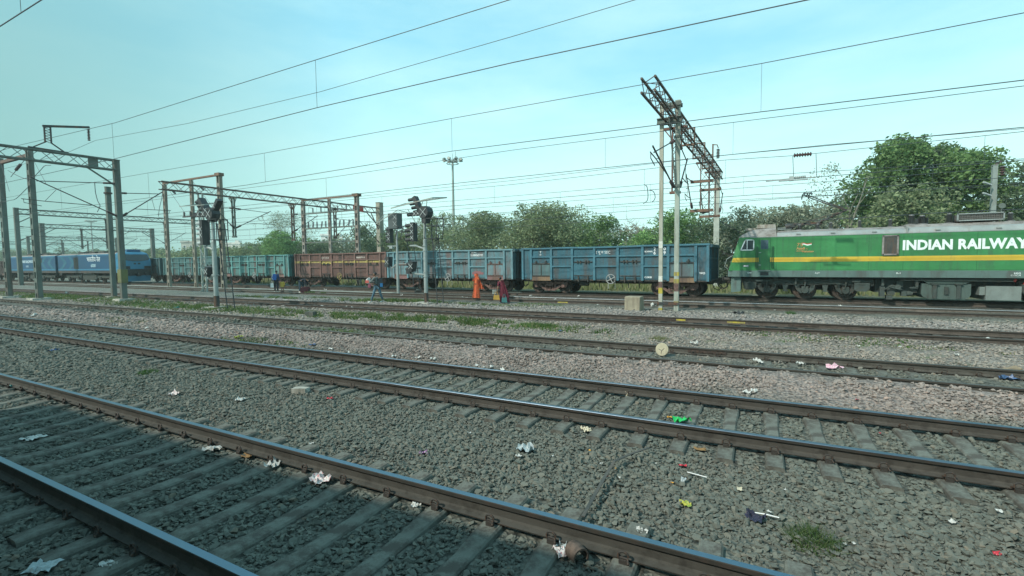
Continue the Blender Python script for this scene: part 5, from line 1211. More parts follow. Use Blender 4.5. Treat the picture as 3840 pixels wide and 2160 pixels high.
# ------------------------------------------------------------------ floodlight towers
def light_tower(label, O, Y, ytop, r=.17):
    p = at(O, ytop+25, Y); t = thing('floodlight_tower', label, 'light tower', (p.x, Y, -.25), 0, 'floodlight towers'); zt = p.z
    build_at(MB().lathe((p.x, Y, -.3), [(r*1.25, 0), (r, zt*.5), (r*.75, zt+.3)], 'z', 12), 'mast', M['mast_grey'], t)
    rg = MB(); rg.ring((p.x, Y, zt-.3), r*4.5, .05, 'z', 16, 5); rg.ring((p.x, Y, zt+.05), r*2.2, .06, 'z', 12, 5)
    for k in range(8):
        a = k*math.pi/4; rg.tube([(p.x, Y, zt-.1), (p.x+math.cos(a)*r*6.5, Y+math.sin(a)*r*6.5, zt+.15)], .045)
    rg.tube([(p.x, Y, zt), (p.x, Y, zt+1.0)], .03); rg.tube([(p.x+.5, Y, zt), (p.x+.5, Y, zt+1.2)], .03)
    build_at(rg, 'lamp_ring', M['mast_grey'], t)
    for k in range(8):
        a = k*math.pi/4+.2; MB().box((p.x+math.cos(a)*r*6.8-t.location.x, math.sin(a)*r*6.8, zt+.2-t.location.z), (.42, .42, .32), (.4*math.sin(a), -.4*math.cos(a), a), .7).build('floodlight', M['mast_grey'], t)
light_tower('tall grey floodlight tower rising behind the pale wagon', 1697, 52, 580)
light_tower('thin distant floodlight tower above the blue locomotive', 341, 75, 806, .2)
# ------------------------------------------------------------------ trees
def leaf_mat(name, cols, transl=.25):
    m = bpy.data.materials.new(name); m.use_nodes = True; nt = m.node_tree; nt.nodes.clear()
    out = nt.nodes.new('ShaderNodeOutputMaterial'); g = nt.nodes.new('ShaderNodeNewGeometry')
    c = ramp(nt, g.outputs['Random Per Island'], [(i/(len(cols)-1), k) for i, k in enumerate(cols)])
    n1 = tex_noise(nt, objco(nt), .55, 3); c = mixc(nt, 1.0, c, ramp(nt, n1, [(.3, .72), (.7, 1.25)]), 'MULTIPLY')
    d = N(nt, 'ShaderNodeBsdfDiffuse'); tr = N(nt, 'ShaderNodeBsdfTranslucent'); mx = nt.nodes.new('ShaderNodeMixShader'); mx.inputs[0].default_value = transl
    nt.links.new(c, d.inputs[0]); nt.links.new(c, tr.inputs[0]); nt.links.new(d.outputs[0], mx.inputs[1]); nt.links.new(tr.outputs[0], mx.inputs[2]); nt.links.new(mx.outputs[0], out.inputs[0])
    return m
LM = {'lush': leaf_mat('leaf_lush', [(0.072, 0.126, 0.054), (0.120, 0.204, 0.078), (0.180, 0.282, 0.108), (0.252, 0.360, 0.150)], .38),
      'bright': leaf_mat('leaf_bright', [(0.108, 0.186, 0.072), (0.180, 0.300, 0.114), (0.258, 0.408, 0.156)], .38),
      'dark': leaf_mat('leaf_dark', [(0.084, 0.120, 0.076), (0.138, 0.186, 0.112), (0.204, 0.264, 0.156)], .38),
      'grey': leaf_mat('leaf_grey', [(0.144, 0.168, 0.126), (0.222, 0.252, 0.180), (0.300, 0.330, 0.234), (0.396, 0.408, 0.300)], .38),
      'olive': leaf_mat('leaf_olive', [(0.120, 0.156, 0.090), (0.186, 0.234, 0.126), (0.258, 0.312, 0.168), (0.336, 0.372, 0.222)], .38)}
bark = paint('bark', (.13, .11, .085), .95, 0, (.06, .05, .04), .4, .25, 2)
bark_pale = paint('pale_bark', (.27, .25, .21), .95, 0, (.14, .12, .10), .4, .2, 2)
def leaves(name, centers, radii, per, size, mat, parent, rng, flat=.8):
    P = []
    for c, r in zip(centers, radii):
        n = int(per*(r**2)); d = rng.normal(size=(n, 3)); d /= np.linalg.norm(d, axis=1)[:, None]
        rad = r*(rng.random(n)**.42); p = np.array(c)+d*rad[:, None]*np.array([1, 1, flat]); P.append(p)
    P = np.concatenate(P); n = len(P)
    P = P+rng.normal(size=(n, 3))*size*.6
    u = rng.normal(size=(n, 3)); u[:, 2] *= .6; u /= np.linalg.norm(u, axis=1)[:, None]
    v = np.cross(u, rng.normal(size=(n, 3))); v /= np.linalg.norm(v, axis=1)[:, None]
    s = size*np.exp(rng.normal(0, .3, n))[:, None]
    V = np.stack([P-u*s, P+v*s*.55, P+u*s, P-v*s*.55], 1).reshape(-1, 3)
    return np_mesh(name, V, np.arange(n*4).reshape(-1, 4), mat, parent)
def limbs(mb, p, d, L, r, depth, rng, tips, spread=.6):
    p = Vector(p); d = Vector(d).normalized(); pts = [p]; rs = [r]
    for k in range(3):
        d = (d+Vector(rng.normal(size=3))*.16+Vector((0, 0, .05))).normalized(); pts.append(pts[-1]+d*L/3); rs.append(r*(1-.18*(k+1)))
    mb.tube(pts, rs, 6 if r > .06 else 4)
    if depth == 0: tips.append(pts[-1]); return
    for k in range(rng.integers(2, 4)):
        q = pts[rng.integers(2, 4)]; nd = (d+Vector(rng.normal(size=3))*spread+Vector((0, 0, .12))).normalized()
        limbs(mb, q, nd, L*rng.uniform(.6, .85), r*.52, depth-1, rng, tips, spread)
def tree(name, label, O, Y, ytop, wpx, kind, per=55, leaf=.26, nclump=20, low=.2, seed=1, trunk=None, flat=.8, shape=1.0, group='trees behind the trains', sparse=False):
    rng = np.random.default_rng(seed); p = at(O, ytop, Y); zc = (p-CAM).dot(AXF); h = p.z+.25; w = wpx*zc/F_PX*1.34; leaf *= .44; per *= 3.7; nclump = int(nclump*2.0)
    t = thing(name, label, 'tree' if 'bush' not in name else 'bush', (p.x, Y, -.25), rng.uniform(0, 6), group)
    tm = MB(); tips = []
    limbs(tm, (0, 0, -.1), (rng.normal()*.12, rng.normal()*.12, 1), h*.34, max(.09, h*.022), 3 if sparse else 2, rng, tips, .62)
    tm.build('trunk', trunk or bark, t)
    C, Rd = [], []
    for k in range(nclump):
        f = (k+.5)/nclump; zz = low+(1-low)*rng.uniform(0, 1)**.85; a = rng.uniform(0, 6.28)
        prof_ = math.sin(min(1, (1-zz)*1.5+.12)*math.pi/2)**shape*(.75+.25*min(1, zz/.35))
        rr = w/2*prof_*math.sqrt(rng.uniform(.05, 1))*.86; cr_ = w*rng.choice([rng.uniform(.05, .09), rng.uniform(.10, .21)])
        C.append((rr*math.cos(a), rr*math.sin(a)*.8, min(zz*h, h-cr_*.75))); Rd.append(cr_)
    for k in range(16):
        a = rng.uniform(0, 6.28); el = rng.uniform(.15, 1.45); q = rng.uniform(.96, 1.08); C.append((w/2*q*math.cos(a)*math.cos(el)*.95, w/2*q*math.sin(a)*math.cos(el)*.8, h*(.55+.44*q*math.sin(el)))); Rd.append(w*rng.uniform(.025, .055))
    if sparse:
        for q in tips: C.append(tuple(q)); Rd.append(w*.09)
    C.append((0, 0, h-w*.12)); Rd.append(w*.12)
    leaves('crown', C, Rd, per, leaf, LM[kind], t, rng, flat)
    return t
def bare_tree(label, O, Y, ytop, wpx, seed, mat=None, depth=4):
    rng = np.random.default_rng(seed); p = at(O, ytop, Y); h = p.z+.25
    t = thing('bare_tree', label, 'tree', (p.x, Y, -.25), rng.uniform(0, 6), 'trees behind the trains'); tips = []
    tm = MB(); limbs(tm, (0, 0, -.1), (0, 0, 1), h*.30, h*.016, depth, rng, tips, .55); tm.build('trunk', mat or bark_pale, t)
    rng2 = np.random.default_rng(seed+5); tw = MB()
    for q in tips:
        for k in range(4): d = Vector(rng2.normal(size=3)); d.z = abs(d.z)*.6; tw.tube([q, q+d.normalized()*h*.06, q+d.normalized()*h*.1+Vector((0, 0, .1))], [.02, .014, .008], 3)
    tw.build('twigs', mat or bark_pale, t); return t
tree('leafy_tree', 'big rounded green tree, tallest crown right of the pantograph', 3385, 47, 516, 320, 'lush', 72, .27, 40, .08, 3)
tree('leafy_tree', 'broad dark green tree partly behind the square concrete mast', 3625, 46, 568, 340, 'lush', 60, .26, 30, .06, 4)
tree('leafy_tree', 'lower dense tree filling the gap between the two biggest crowns', 3510, 49, 545, 250, 'dark', 60, .27, 22, .06, 31)
tree('leafy_tree', 'dark-leaved tree at the right edge, below bare branches', 3850, 43, 610, 230, 'dark', 75, .24, 18, .1, 5)
tree('dusty_bush', 'dusty olive bush in front of the big rounded tree', 3420, 41, 690, 320, 'olive', 60, .24, 20, .08, 6, shape=.8)
tree('sparse_tree', 'tall thin tree with sparse pale leaves beside the pantograph', 3125, 42, 610, 130, 'grey', 40, .16, 18, .2, 7, bark_pale, 1.1, 1, sparse=True)
tree('sparse_tree', 'thin pale-leaved tree directly behind the pantograph head', 3050, 43, 640, 130, 'grey', 30, .15, 13, .25, 8, bark_pale, 1.1, 1, sparse=True)
tree('dusty_bush', 'grey-green bush above the front of the green locomotive', 2960, 42, 770, 300, 'grey', 66, .19, 22, .06, 9, shape=.8)
tree('dusty_bush', 'grey bush between the locomotive cab and the far concrete post', 2790, 42, 775, 220, 'grey', 64, .19, 18, .06, 10, shape=.8)
tree('leafy_tree', 'low dark tree right behind the end of the blue wagon', 2680, 44, 815, 260, 'dark', 64, .2, 18, .05, 11, shape=.7)
tree('leafy_tree', 'light green tree between the twin pale posts', 2535, 46, 785, 230, 'bright', 58, .22, 18, .05, 12, shape=.8)
tree('leafy_bush', 'fresh green bush left of the twin pale posts', 2400, 43, 870, 230, 'bright', 60, .22, 14, .04, 13, shape=.7)
bare_tree('leafless grey tree standing left of the twin pale posts', 2385, 47, 762, 120, 14)
tree('leafy_tree', 'green tree with a drooping side, left of the leafless grey tree', 2250, 46, 810, 200, 'lush', 56, .22, 16, .05, 15, shape=.8)
tree('dusty_tree', 'wide grey-green tree above the left half of the blue wagon', 2060, 47, 762, 330, 'olive', 60, .22, 26, .06, 16, shape=.8)
tree('dusty_tree', 'broad dull green tree right of the floodlight tower', 1800, 47, 795, 270, 'olive', 58, .22, 22, .06, 17, shape=.8)
tree('dusty_tree', 'dull green tree directly behind the floodlight tower', 1640, 48, 800, 220, 'olive', 55, .22, 18, .06, 18, shape=.8)
bare_tree('leafless twiggy tree above the silver-posted signal', 1575, 50, 790, 130, 19)
bare_tree('dry leafless tree poking out right of the floodlight tower', 1890, 52, 795, 130, 20)
tree('leafy_bush', 'low bush behind the gap between the brown and the pale wagon', 1480, 46, 872, 170, 'olive', 58, .22, 12, .04, 21, shape=.7)
tree('leafy_tree', 'dark round tree behind the right end of the brown wagon', 1370, 52, 846, 170, 'dark', 62, .26, 16, .04, 22, shape=.7)
tree('leafy_bush', 'dark green scrub seen through the switch frame masts', 1230, 56, 905, 190, 'dark', 55, .28, 12, .03, 23, shape=.7)
tree('leafy_tree', 'bright lime-green tree above the teal wagon', 1060, 52, 868, 190, 'bright', 56, .27, 18, .05, 24, shape=.75)
tree('sparse_tree', 'greyish thin-leaved tree rising behind the bright lime-green tree', 1075, 58, 795, 200, 'grey', 24, .18, 18, .3, 25, bark_pale, .9, .9, sparse=True)
tree('leafy_bush', 'dull green scrub left of the bright lime-green tree', 930, 60, 915, 190, 'olive', 50, .3, 12, .03, 26, shape=.7)
for i, (O_, Y_, yt, w_, lab) in enumerate(((800, 72, 930, 260, 'low hazy scrub right of the fan-armed signal'), (640, 85, 940, 300, 'low hazy scrub behind the row of slotted masts'), (480, 95, 942, 260, 'hazy scrub behind the cab of the blue locomotive'),
        (250, 100, 948, 360, 'hazy scrub above the roof of the blue locomotive'), (40, 100, 942, 300, 'hazy scrub at the left edge of the view'))):
    tree('distant_bush', lab, O_, Y_, yt, w_, 'dark' if i % 2 else 'olive', 22, .5, 16, .03, 40+i, shape=.6, group='far scrub along the yard')
bare_tree('bare tree reaching in from the right edge, high over the locomotive', 3905, 40, 420, 200, 33)
for i, (O_, Y_, yt, w_, kd) in enumerate(((1130, 62, 925, 260, 'dark'), (1330, 62, 905, 260, 'olive'), (1500, 60, 880, 260, 'dark'), (1680, 58, 858, 280, 'olive'), (1870, 58, 850, 280, 'dark'), (2060, 56, 850, 280, 'dark'), (2230, 56, 862, 260, 'olive'), (2390, 56, 880, 260, 'olive'), (2560, 55, 845, 260, 'dark'), (2730, 54, 850, 240, 'dark'), (2900, 54, 830, 260, 'dark'), (3080, 54, 790, 260, 'olive'), (3260, 53, 740, 260, 'dark'), (3480, 52, 720, 260, 'dark'), (3700, 52, 730, 260, 'dark'), (3960, 52, 740, 260, 'dark'), (4300, 50, 700, 320, 'dark'), (4750, 50, 720, 360, 'dark'), (5400, 50, 720, 420, 'dark'))):
    tree('belt_tree', 'hazy green tree in the unbroken belt at the back, half hidden by nearer trees', O_, Y_, yt-22, w_*1.2, 'grey' if kd == 'olive' else kd, 17, .36, 16, .02, 60+i, shape=.5, group='back row of the tree belt')  # olive ones swapped for grey leaves, haze put into their colour
# dry grass and undergrowth beyond the last track, one countless strip
rng = np.random.default_rng(5); n = 9000
Xc = rng.uniform(-75, 18, n); Yc_ = rng.uniform(36.5, 45, n); P_ = np.stack([Xc, Yc_, np.full(n, -.25)], 1); hh = rng.uniform(.2, .75, n); dx = rng.normal(0, .12, (n, 2)); ww = rng.uniform(.04, .1, n)
V = np.stack([P_+np.stack([-ww, ww*0, ww*0], 1), P_+np.stack([ww, ww*0, ww*0], 1), P_+np.stack([dx[:, 0], dx[:, 1], hh], 1)], 1).reshape(-1, 3)
ug = np_mesh('undergrowth', V, np.arange(n*3).reshape(-1, 3), leaf_mat('dry_grass_blade', [(.10, .13, .05), (.17, .2, .09), (.26, .25, .14)])); tag(ug, 'dry grass and weeds growing beyond the wagon train', 'undergrowth', None, 'stuff')

# ------------------------------------------------------------------ far buildings
def house(label, O, Y, ytop, wpx, floors, cols, seed, dark=False):
    p = at(O, ytop, Y); zc = (p-CAM).dot(AXF); w_ = wpx*zc/F_PX; h = p.z+.25; t = thing('building', label, 'building', (p.x, Y, -.25), .35, 'far buildings')
    wm = paint('plaster_%d' % seed, cols, .9, 0, tuple(c*.6 for c in cols), .3, .1, .3)
    d = w_*.7
    MB().b2(-w_/2, w_/2, 0, d, 0, h-.6).build('wall', wm, t)
    MB().b2(-w_/2-.3, w_/2+.3, -.3, d+.3, h-.6, h-.3).b2(-w_/2-.3, w_/2+.3, -.3, -.1, h-.3, h+.4).build('roof', wm, t)
    MB().b2(w_*.05, w_*.3, d*.2, d*.6, h-.3, h+1.6).build('stair_head', wm, t)
    n = max(2, int(w_/3.5))
    for f in range(floors):
        for k in range(n):
            x = -w_/2+(k+.5)*w_/n; z0 = (f+.35)*(h-.6)/floors
            fr_ = MB().b2(x-.75, x+.75, -.06, .02, z0, z0+(h-.6)/floors*.45).build('window', M['white'], t); MB().b2(x-.62, x+.62, -.08, -.062, z0+.1, z0+(h-.6)/floors*.45-.1).build('pane', M['glass'], fr_)
        if f: MB().b2(-w_/2, w_/2, -1.0, -.01, f*(h-.6)/floors-.1, f*(h-.6)/floors+.1).b2(-w_/2, w_/2, -1.0, -.92, f*(h-.6)/floors+.1, f*(h-.6)/floors+.9).build('balcony', wm, t)
    return t
house('white two-storey house seen between the switch frame masts', 1253, 120, 893, 62, 2, (.66, .68, .66), 1)
house('small white house just left of the switch frame masts', 1222, 150, 880, 40, 2, (.62, .64, .62), 2)
house('flat beige building showing behind the row of slotted masts', 715, 150, 906, 80, 2, (.35, .34, .29), 3)
house('pair of pale low houses right of the fan-armed signal', 872, 170, 912, 62, 2, (.60, .58, .52), 4)
# ------------------------------------------------------------------ people
skin = plain('skin', (.20, .105, .065), .55, 0, .06, 10)
hair_m = plain('black_hair', (.012, .011, .011), .5, 0, .1, 20)
def skin_mesh(name, nodes, edges, mat, parent, sub=1, extra=None):
    """nodes: name -> (point, radius); grows one smooth tapering surface over the joints"""
    names = list(nodes); ix = {k: i for i, k in enumerate(names)}
    me = bpy.data.meshes.new('sk'); me.from_pydata([nodes[k][0] for k in names], [(ix[a], ix[b_]) for a, b_ in edges], [])
    o = bpy.data.objects.new('sk', me); COL.objects.link(o); md = o.modifiers.new('s', 'SKIN'); md.branch_smoothing = .4; md.use_smooth_shade = True
    sv = me.skin_vertices[0].data
    for k in names:
        r = nodes[k][1]; sv[ix[k]].radius = (r, r) if not isinstance(r, tuple) else r
    sv[0].use_root = True
    ss = o.modifiers.new('u', 'SUBSURF'); ss.levels = sub; ss.render_levels = sub
    dg = bpy.context.evaluated_depsgraph_get(); m2 = bpy.data.meshes.new_from_object(o.evaluated_get(dg)); bpy.data.objects.remove(o); m2.name = name
    m2.materials.clear(); m2.materials.append(mat)
    if extra is not None:
        bm = bmesh.new(); bm.from_mesh(m2); tmp = bpy.data.meshes.new('x'); tmp.from_pydata([tuple(v) for v in extra.v], [], extra.f); bm.from_mesh(tmp); bm.to_mesh(m2); bm.free()
    m2.polygons.foreach_set('use_smooth', [True]*len(m2.polygons))
    return link(name, m2, parent)
def chain(*ks): return [(ks[i], ks[i+1]) for i in range(len(ks)-1)]
BODY = chain('pelvis', 'waist', 'chest', 'neckb', 'neck', 'chin', 'face', 'crown')+chain('chest', 'shL', 'elL', 'wrL', 'paL')+chain('chest', 'shR', 'elR', 'wrR', 'paR')+chain('pelvis', 'hipL', 'knL', 'anL', 'toL')+chain('pelvis', 'hipR', 'knR', 'anR', 'toR')
def fingers(mb, p, d, s=1.0):
    p = Vector(p); d = Vector(d).normalized(); sd = d.cross(Vector((0, 1, 0))); sd = sd.normalized() if sd.length > .2 else Vector((1, 0, 0)); bd = Vector((0, -.35, 0))
    for k, L in enumerate((.065, .078, .074, .058)):
        q = p+sd*((k-1.5)*.019)*s+d*.015*s; a = q+d*L*.5*s; b_ = a+(d+bd*1.4).normalized()*L*.5*s; mb.tube([q, a, b_], [.0095*s, .0085*s, .0065*s], 5)
    q = p-sd*.03*s-d*.03*s; a = q+(d*.5-sd*.8).normalized()*.035*s; mb.tube([q, a, a+(d-sd*.1).normalized()*.03*s], [.011*s, .0095*s, .007*s], 5)
def person(label, loc, J, look, hands, top, legs, shoe, s=1.0, sleeves='long', skirt=None, face_dir=(-1, 0, 0), hair=True, legs_end=1.0):
    """J: joint positions in a frame with x to the viewer's right, y away, z up"""
    v = Vector((loc[0], loc[1], 0)).normalized(); rz = math.atan2(-v.x, v.y)
    t = thing('person', label, 'person', loc, rz); RAD = dict(pelvis=.125, waist=.115, chest=.14, neckb=.07, neck=.052, chin=.066, face=.088, crown=.07, shL=.06, elL=.044, wrL=.03, paL=.036, hipL=.088, knL=.06, anL=.042, toL=.038)
    nodes = {}
    for k, p in J.items(): nodes[k] = (Vector(p)*1.0, RAD[k[:-1]+'L' if k[-1] == 'R' else k]*s)
    ex = MB()
    for k, d in hands.items(): fingers(ex, J[k], d, s)
    fc = Vector(J['face']); fd = Vector(face_dir).normalized(); sd = fd.cross(Vector((0, 0, 1)))
    ex.ball(fc+fd*.092*s-Vector((0, 0, .012*s)), (.016*s, .016*s, .022*s)); ex.ball(fc+sd*.085*s, (.016*s, .02*s, .03*s)); ex.ball(fc-sd*.085*s, (.016*s, .02*s, .03*s)); ex.ball(fc+fd*.078*s-Vector((0, 0, .055*s)), (.022*s, .022*s, .010*s))
    body = skin_mesh('body', nodes, BODY, skin, t, 1, ex)
    eb = MB()
    for q in (-1, 1): eb.ball(fc+fd*.082*s+sd*q*.032*s+Vector((0, 0, .018*s)), .011*s, 6, 4)
    eb.build('eyes', hair_m, t)
    if hair:
        MB().ball(Vector(J['crown'])-fd*.028*s-Vector((0, 0, .028*s)), (.098*s, .098*s, .085*s), 12, 8).build('hair', hair_m, t, True)
    g = lambda k, f: (nodes[k][0], nodes[k][1]*f+.012*s)
    if top is not None:
        nn = {k: g(k, 1.14) for k in ('pelvis', 'waist', 'chest', 'neckb', 'shL', 'shR')}; ee = chain('pelvis', 'waist', 'chest', 'neckb')
        for q in 'LR':
            nn['el'+q] = g('el'+q, 1.15); ee += chain('chest', 'sh'+q, 'el'+q)
            if sleeves == 'long': nn['wr'+q] = g('wr'+q, 1.2); ee += chain('el'+q, 'wr'+q)
        skin_mesh('shirt', nn, ee, top, t)
    if legs is not None:
        nn = {k: g(k, 1.1) for k in ('pelvis', 'hipL', 'hipR', 'knL', 'knR', 'anL', 'anR')}
        for q in 'LR': nn['an'+q] = (nodes['kn'+q][0].lerp(nodes['an'+q][0], legs_end), nn['an'+q][1])
        skin_mesh('trousers', nn, chain('pelvis', 'hipL', 'knL', 'anL')+chain('pelvis', 'hipR', 'knR', 'anR'), legs, t)
    for q in 'LR':
        a, b_ = Vector(J['an'+q]), Vector(J['to'+q]); d = (b_-a); d.z = 0; d = d.normalized() if d.length > .01 else Vector((-1, 0, 0))
        m_ = MB(); hull(m_, [a+d*x+d.cross(Vector((0, 0, 1)))*y+Vector((0, 0, z-(a.z-0))) for x, y, z in ((-.07*s, -.035*s, .0), (-.07*s, .035*s, .0), (.19*s, -.03*s, .0), (.19*s, .03*s, .0), (.12*s, -.045*s, 0), (.12*s, .045*s, 0), (-.06*s, -.03*s, .09*s), (-.06*s, .03*s, .09*s), (.04*s, -.03*s, .09*s), (.04*s, .03*s, .09*s), (.17*s, 0, .05*s))] if a.z < .2 else [a+Vector((x, y, z)) for x in (-.05, .1) for y in (-.03, .03) for z in (-.08, .03)])
        m_.build('shoe', shoe, t)
    return t
def stripes(name, c0, c1, scale):
    m, nt, b = _nt(name); wv = N(nt, 'ShaderNodeTexWave', Scale=scale, Distortion=1.2); wv.bands_direction = 'X'; nt.links.new(objco(nt), wv.inputs['Vector'])
    nt.links.new(mixc(nt, ramp(nt, wv.outputs['Color'], [(.62, 0), (.8, 1)]), c0, c1), b.inputs['Base Color']); b.inputs['Roughness'].default_value = .9; return m
jeans = paint('blue_jeans', (.07, .13, .17), .9, 0, None, 0, .15, 3)
dark_cloth = paint('dark_cloth', (.025, .03, .04), .9, 0, None, 0, .2, 3)
pale_shoe = plain('pale_shoe', (.55, .55, .50), .7)
def ploc(x, y, Y=None):
    p = gp(x, y, -.16); return (p.x, p.y, gh(p.y)+.015)
def std(h, **kw):
    k = h/1.75
    J = dict(pelvis=(0, 0, .95), waist=(0, 0, 1.1), chest=(0, 0, 1.32), neckb=(0, 0, 1.46), neck=(0, 0, 1.52), chin=(-.02, 0, 1.575), face=(-.015, 0, 1.64), crown=(0, 0, 1.70),
             shL=(-.17, 0, 1.42), elL=(-.21, 0, 1.14), wrL=(-.21, -.03, .90), paL=(-.21, -.04, .83), shR=(.17, 0, 1.42), elR=(.21, 0, 1.14), wrR=(.21, -.03, .90), paR=(.21, -.04, .83),
             hipL=(-.09, 0, .90), knL=(-.10, 0, .50), anL=(-.10, 0, .09), toL=(-.18, -.06, .035), hipR=(.09, 0, .90), knR=(.10, 0, .50), anR=(.10, 0, .09), toR=(.02, -.06, .035))
    J.update(kw); return {a: (p[0]*k, p[1]*k, p[2]*k) for a, p in J.items()}
# man walking with a backpack
l1 = ploc(1416, 1136)
person('man in a striped shirt and blue jeans walking with a backpack', l1, std(1.78, anL=(-.36, -.02, .09), knL=(-.20, -.12, .52), toL=(-.46, -.05, .035), anR=(.30, .06, .12), knR=(.16, -.02, .50), toR=(.21, .03, .035), waist=(-.02, 0, 1.1), chest=(-.06, 0, 1.33), neckb=(-.09, 0, 1.46), neck=(-.11, 0, 1.52), chin=(-.14, 0, 1.56), face=(-.14, 0, 1.63), crown=(-.12, 0, 1.69),
       shL=(-.16, -.14, 1.42), elL=(-.34, -.16, 1.18), wrL=(-.46, -.1, 1.26), paL=(-.50, -.06, 1.29), shR=(.02, .15, 1.42), elR=(-.12, .22, 1.16), wrR=(-.36, .14, 1.14), paR=(-.42, .1, 1.15)), None,
       {'paL': (-.5, .2, .4), 'paR': (-.8, -.1, .1)}, stripes('striped_shirt', (.035, .045, .045), (.34, .38, .36), 9), jeans, pale_shoe, 1.0)
def carried(name, label, cat, base, parts, rz):
    t = thing(name, label, cat, base, rz)
    for n_, mb, m_ in parts: mb.build(n_, m_, t, True)
    return t
def near(loc, dx, dy, dz):
    v = Vector((loc[0], loc[1], 0)).normalized(); r = Vector((v.y, -v.x, 0)); p = Vector(loc)+r*dx+v*dy; return (p.x, p.y, loc[2]+dz), math.atan2(-v.x, v.y)
b_, rz = near(l1, .17, -.04, .88)
m1 = MB(); hull(m1, [(x, y, z) for x, z in ((-.10, .02), (.14, .0), (.18, .2), (.14, .48), (.0, .56), (-.12, .5)) for y in (-.16, .16)])
carried('backpack', 'dark backpack with a blue side pouch on the walking man', 'backpack', b_, [('bag', m1, plain('black_fabric', (.025, .035, .04), .85)), ('side_pouch', MB().b2(.0, .15, -.22, -.15, .03, .24), plain('blue_pouch', (.03, .16, .36), .7)), ('strap', MB().tube([(-.1, -.12, .1), (-.32, -.16, .25), (-.26, -.14, .5), (-.1, -.1, .54)], .02), plain('strap_black', (.02, .02, .02), .8))], rz)
b_, rz = near(l1, -.5, -.02, 1.0)
m1 = MB(); hull(m1, [(-.1, -.1, .12), (.1, -.1, .1), (.12, .1, .16), (-.12, .08, .2), (-.02, -.1, .44), (.14, 0, .42), (-.13, .02, .34), (.06, .08, .46)]); m2 = MB(); hull(m2, [(-.17, -.12, .16), (.04, -.14, .14), (.08, -.1, .30), (-.14, -.1, .32), (-.05, -.02, .2), (-.12, 0, .28)]); m3 = MB(); hull(m3, [(-.02, -.1, -.12), (.12, -.1, -.14), (.15, .06, .0), (.0, .06, .02), (.03, -.12, .12), (.14, -.1, .1)])
carried('bundle', 'white and red cloth bundle held in front by the walking man', 'bundle', b_, [('white_cloth', m1, plain('white_cloth', (.6, .58, .56), .9)), ('red_cloth', m2, plain('red_cloth', (.55, .12, .09), .9)), ('pink_cloth', m3, plain('pink_cloth', (.42, .12, .16), .9))], rz)
# saris
def sari(t, rows, mat, name='sari'):
    """rows: (cx, cy, rx, ry, z) rings lofted from hem to head with folds"""
    mb = MB(); n = 26
    for i, (cx, cy, rx, ry, z) in enumerate(rows):
        for j in range(n):
            a = 2*math.pi*j/n; f = 1+.09*math.sin(a*7+i*.35)*max(0, 1-i/len(rows)*1.2)+.03*math.sin(a*3+i); mb.v.append((cx+rx*f*math.cos(a), cy+ry*f*math.sin(a), z))
    mb.f = [(i*n+j, i*n+(j+1) % n, (i+1)*n+(j+1) % n, (i+1)*n+j) for i in range(len(rows)-1) for j in range(n)]+[tuple((len(rows)-1)*n+j for j in range(n))]; mb.m = [0]*len(mb.f)
    return mb.build(name, mat, t, True)
def cloth(name, c, c2, sc=4):
    return paint(name, c, .75, 0, c2, .25, .15, sc, False, .3)
l2 = ploc(1787, 1125)
org_m = cloth('orange_silk', (.66, .10, .035), (.75, .26, .08))
pw = person('woman in a bright orange sari with the end drawn over her head', l2, std(1.60, elL=(-.24, -.1, 1.22), wrL=(-.20, -.12, 1.42), paL=(-.17, -.1, 1.48), shL=(-.15, -.06, 1.40), shR=(.13, .05, 1.40), elR=(.16, .0, 1.15), wrR=(.0, -.14, 1.05), paR=(-.06, -.16, 1.04)), None, {'paL': (.2, .1, .9), 'paR': (-.9, 0, .1)}, org_m, None, plain('sandal', (.15, .08, .05), .8), .92, 'short', hair=False)
sari(pw, [(-.03, 0, .25, .2, .03), (-.02, 0, .23, .18, .25), (-.0, 0, .19, .16, .55), (0, 0, .18, .15, .8), (0, 0, .165, .14, .98), (.0, 0, .16, .14, 1.15), (.02, 0, .17, .14, 1.28)], org_m)
fc = Vector(pw.children[0].data.vertices[0].co)*0+Vector((-.01, 0, 1.49)); vm = MB().ball((.015, 0, 1.495), (.125, .115, .13), 14, 10); hull(vm, [(x, y, z) for x, y, z in ((-.05, -.11, 1.5), (-.05, .11, 1.5), (.13, -.07, 1.5), (.13, .07, 1.5), (.17, -.12, 1.22), (.17, .12, 1.22), (-.10, -.15, 1.24), (-.1, .15, 1.24))]); vm.build('veil', org_m, pw, True)
dm_ = MB(); vs_ = []
for i in range(9):
    f = i/8
    for j in range(7):
        g_ = j/6-.5; vs_.append((.09+.24*f+g_*(.14+.17*f), .03+.06*math.sin(j*2.1+i*.5)-.04, 1.45-.80*f+.05*math.sin(j*1.9)))
dm_.add(vs_, [(i*7+j, (i+1)*7+j, (i+1)*7+j+1, i*7+j+1) for i in range(8) for j in range(6)]); dm_.build('sari_end', org_m, pw, True)
l3 = ploc(1886, 1138)
mar_m = cloth('maroon_silk', (.105, .009, .022), (.15, .02, .04))
pm = person('woman in a dark maroon sari walking with two bags', l3, std(1.52, chest=(-.10, 0, 1.30), neckb=(-.15, 0, 1.43), neck=(-.17, 0, 1.49), chin=(-.21, 0, 1.53), face=(-.21, 0, 1.60), crown=(-.19, 0, 1.66), waist=(-.05, 0, 1.1), shL=(-.24, -.1, 1.38), elL=(-.30, -.16, 1.1), wrL=(-.33, -.2, .86), paL=(-.34, -.2, .79), shR=(.02, .1, 1.38), elR=(.06, .06, 1.1), wrR=(.06, -.08, .86), paR=(.06, -.1, .79)), None, {'paL': (0, 0, -1), 'paR': (0, 0, -1)}, mar_m, None, pale_shoe, .88, 'short')
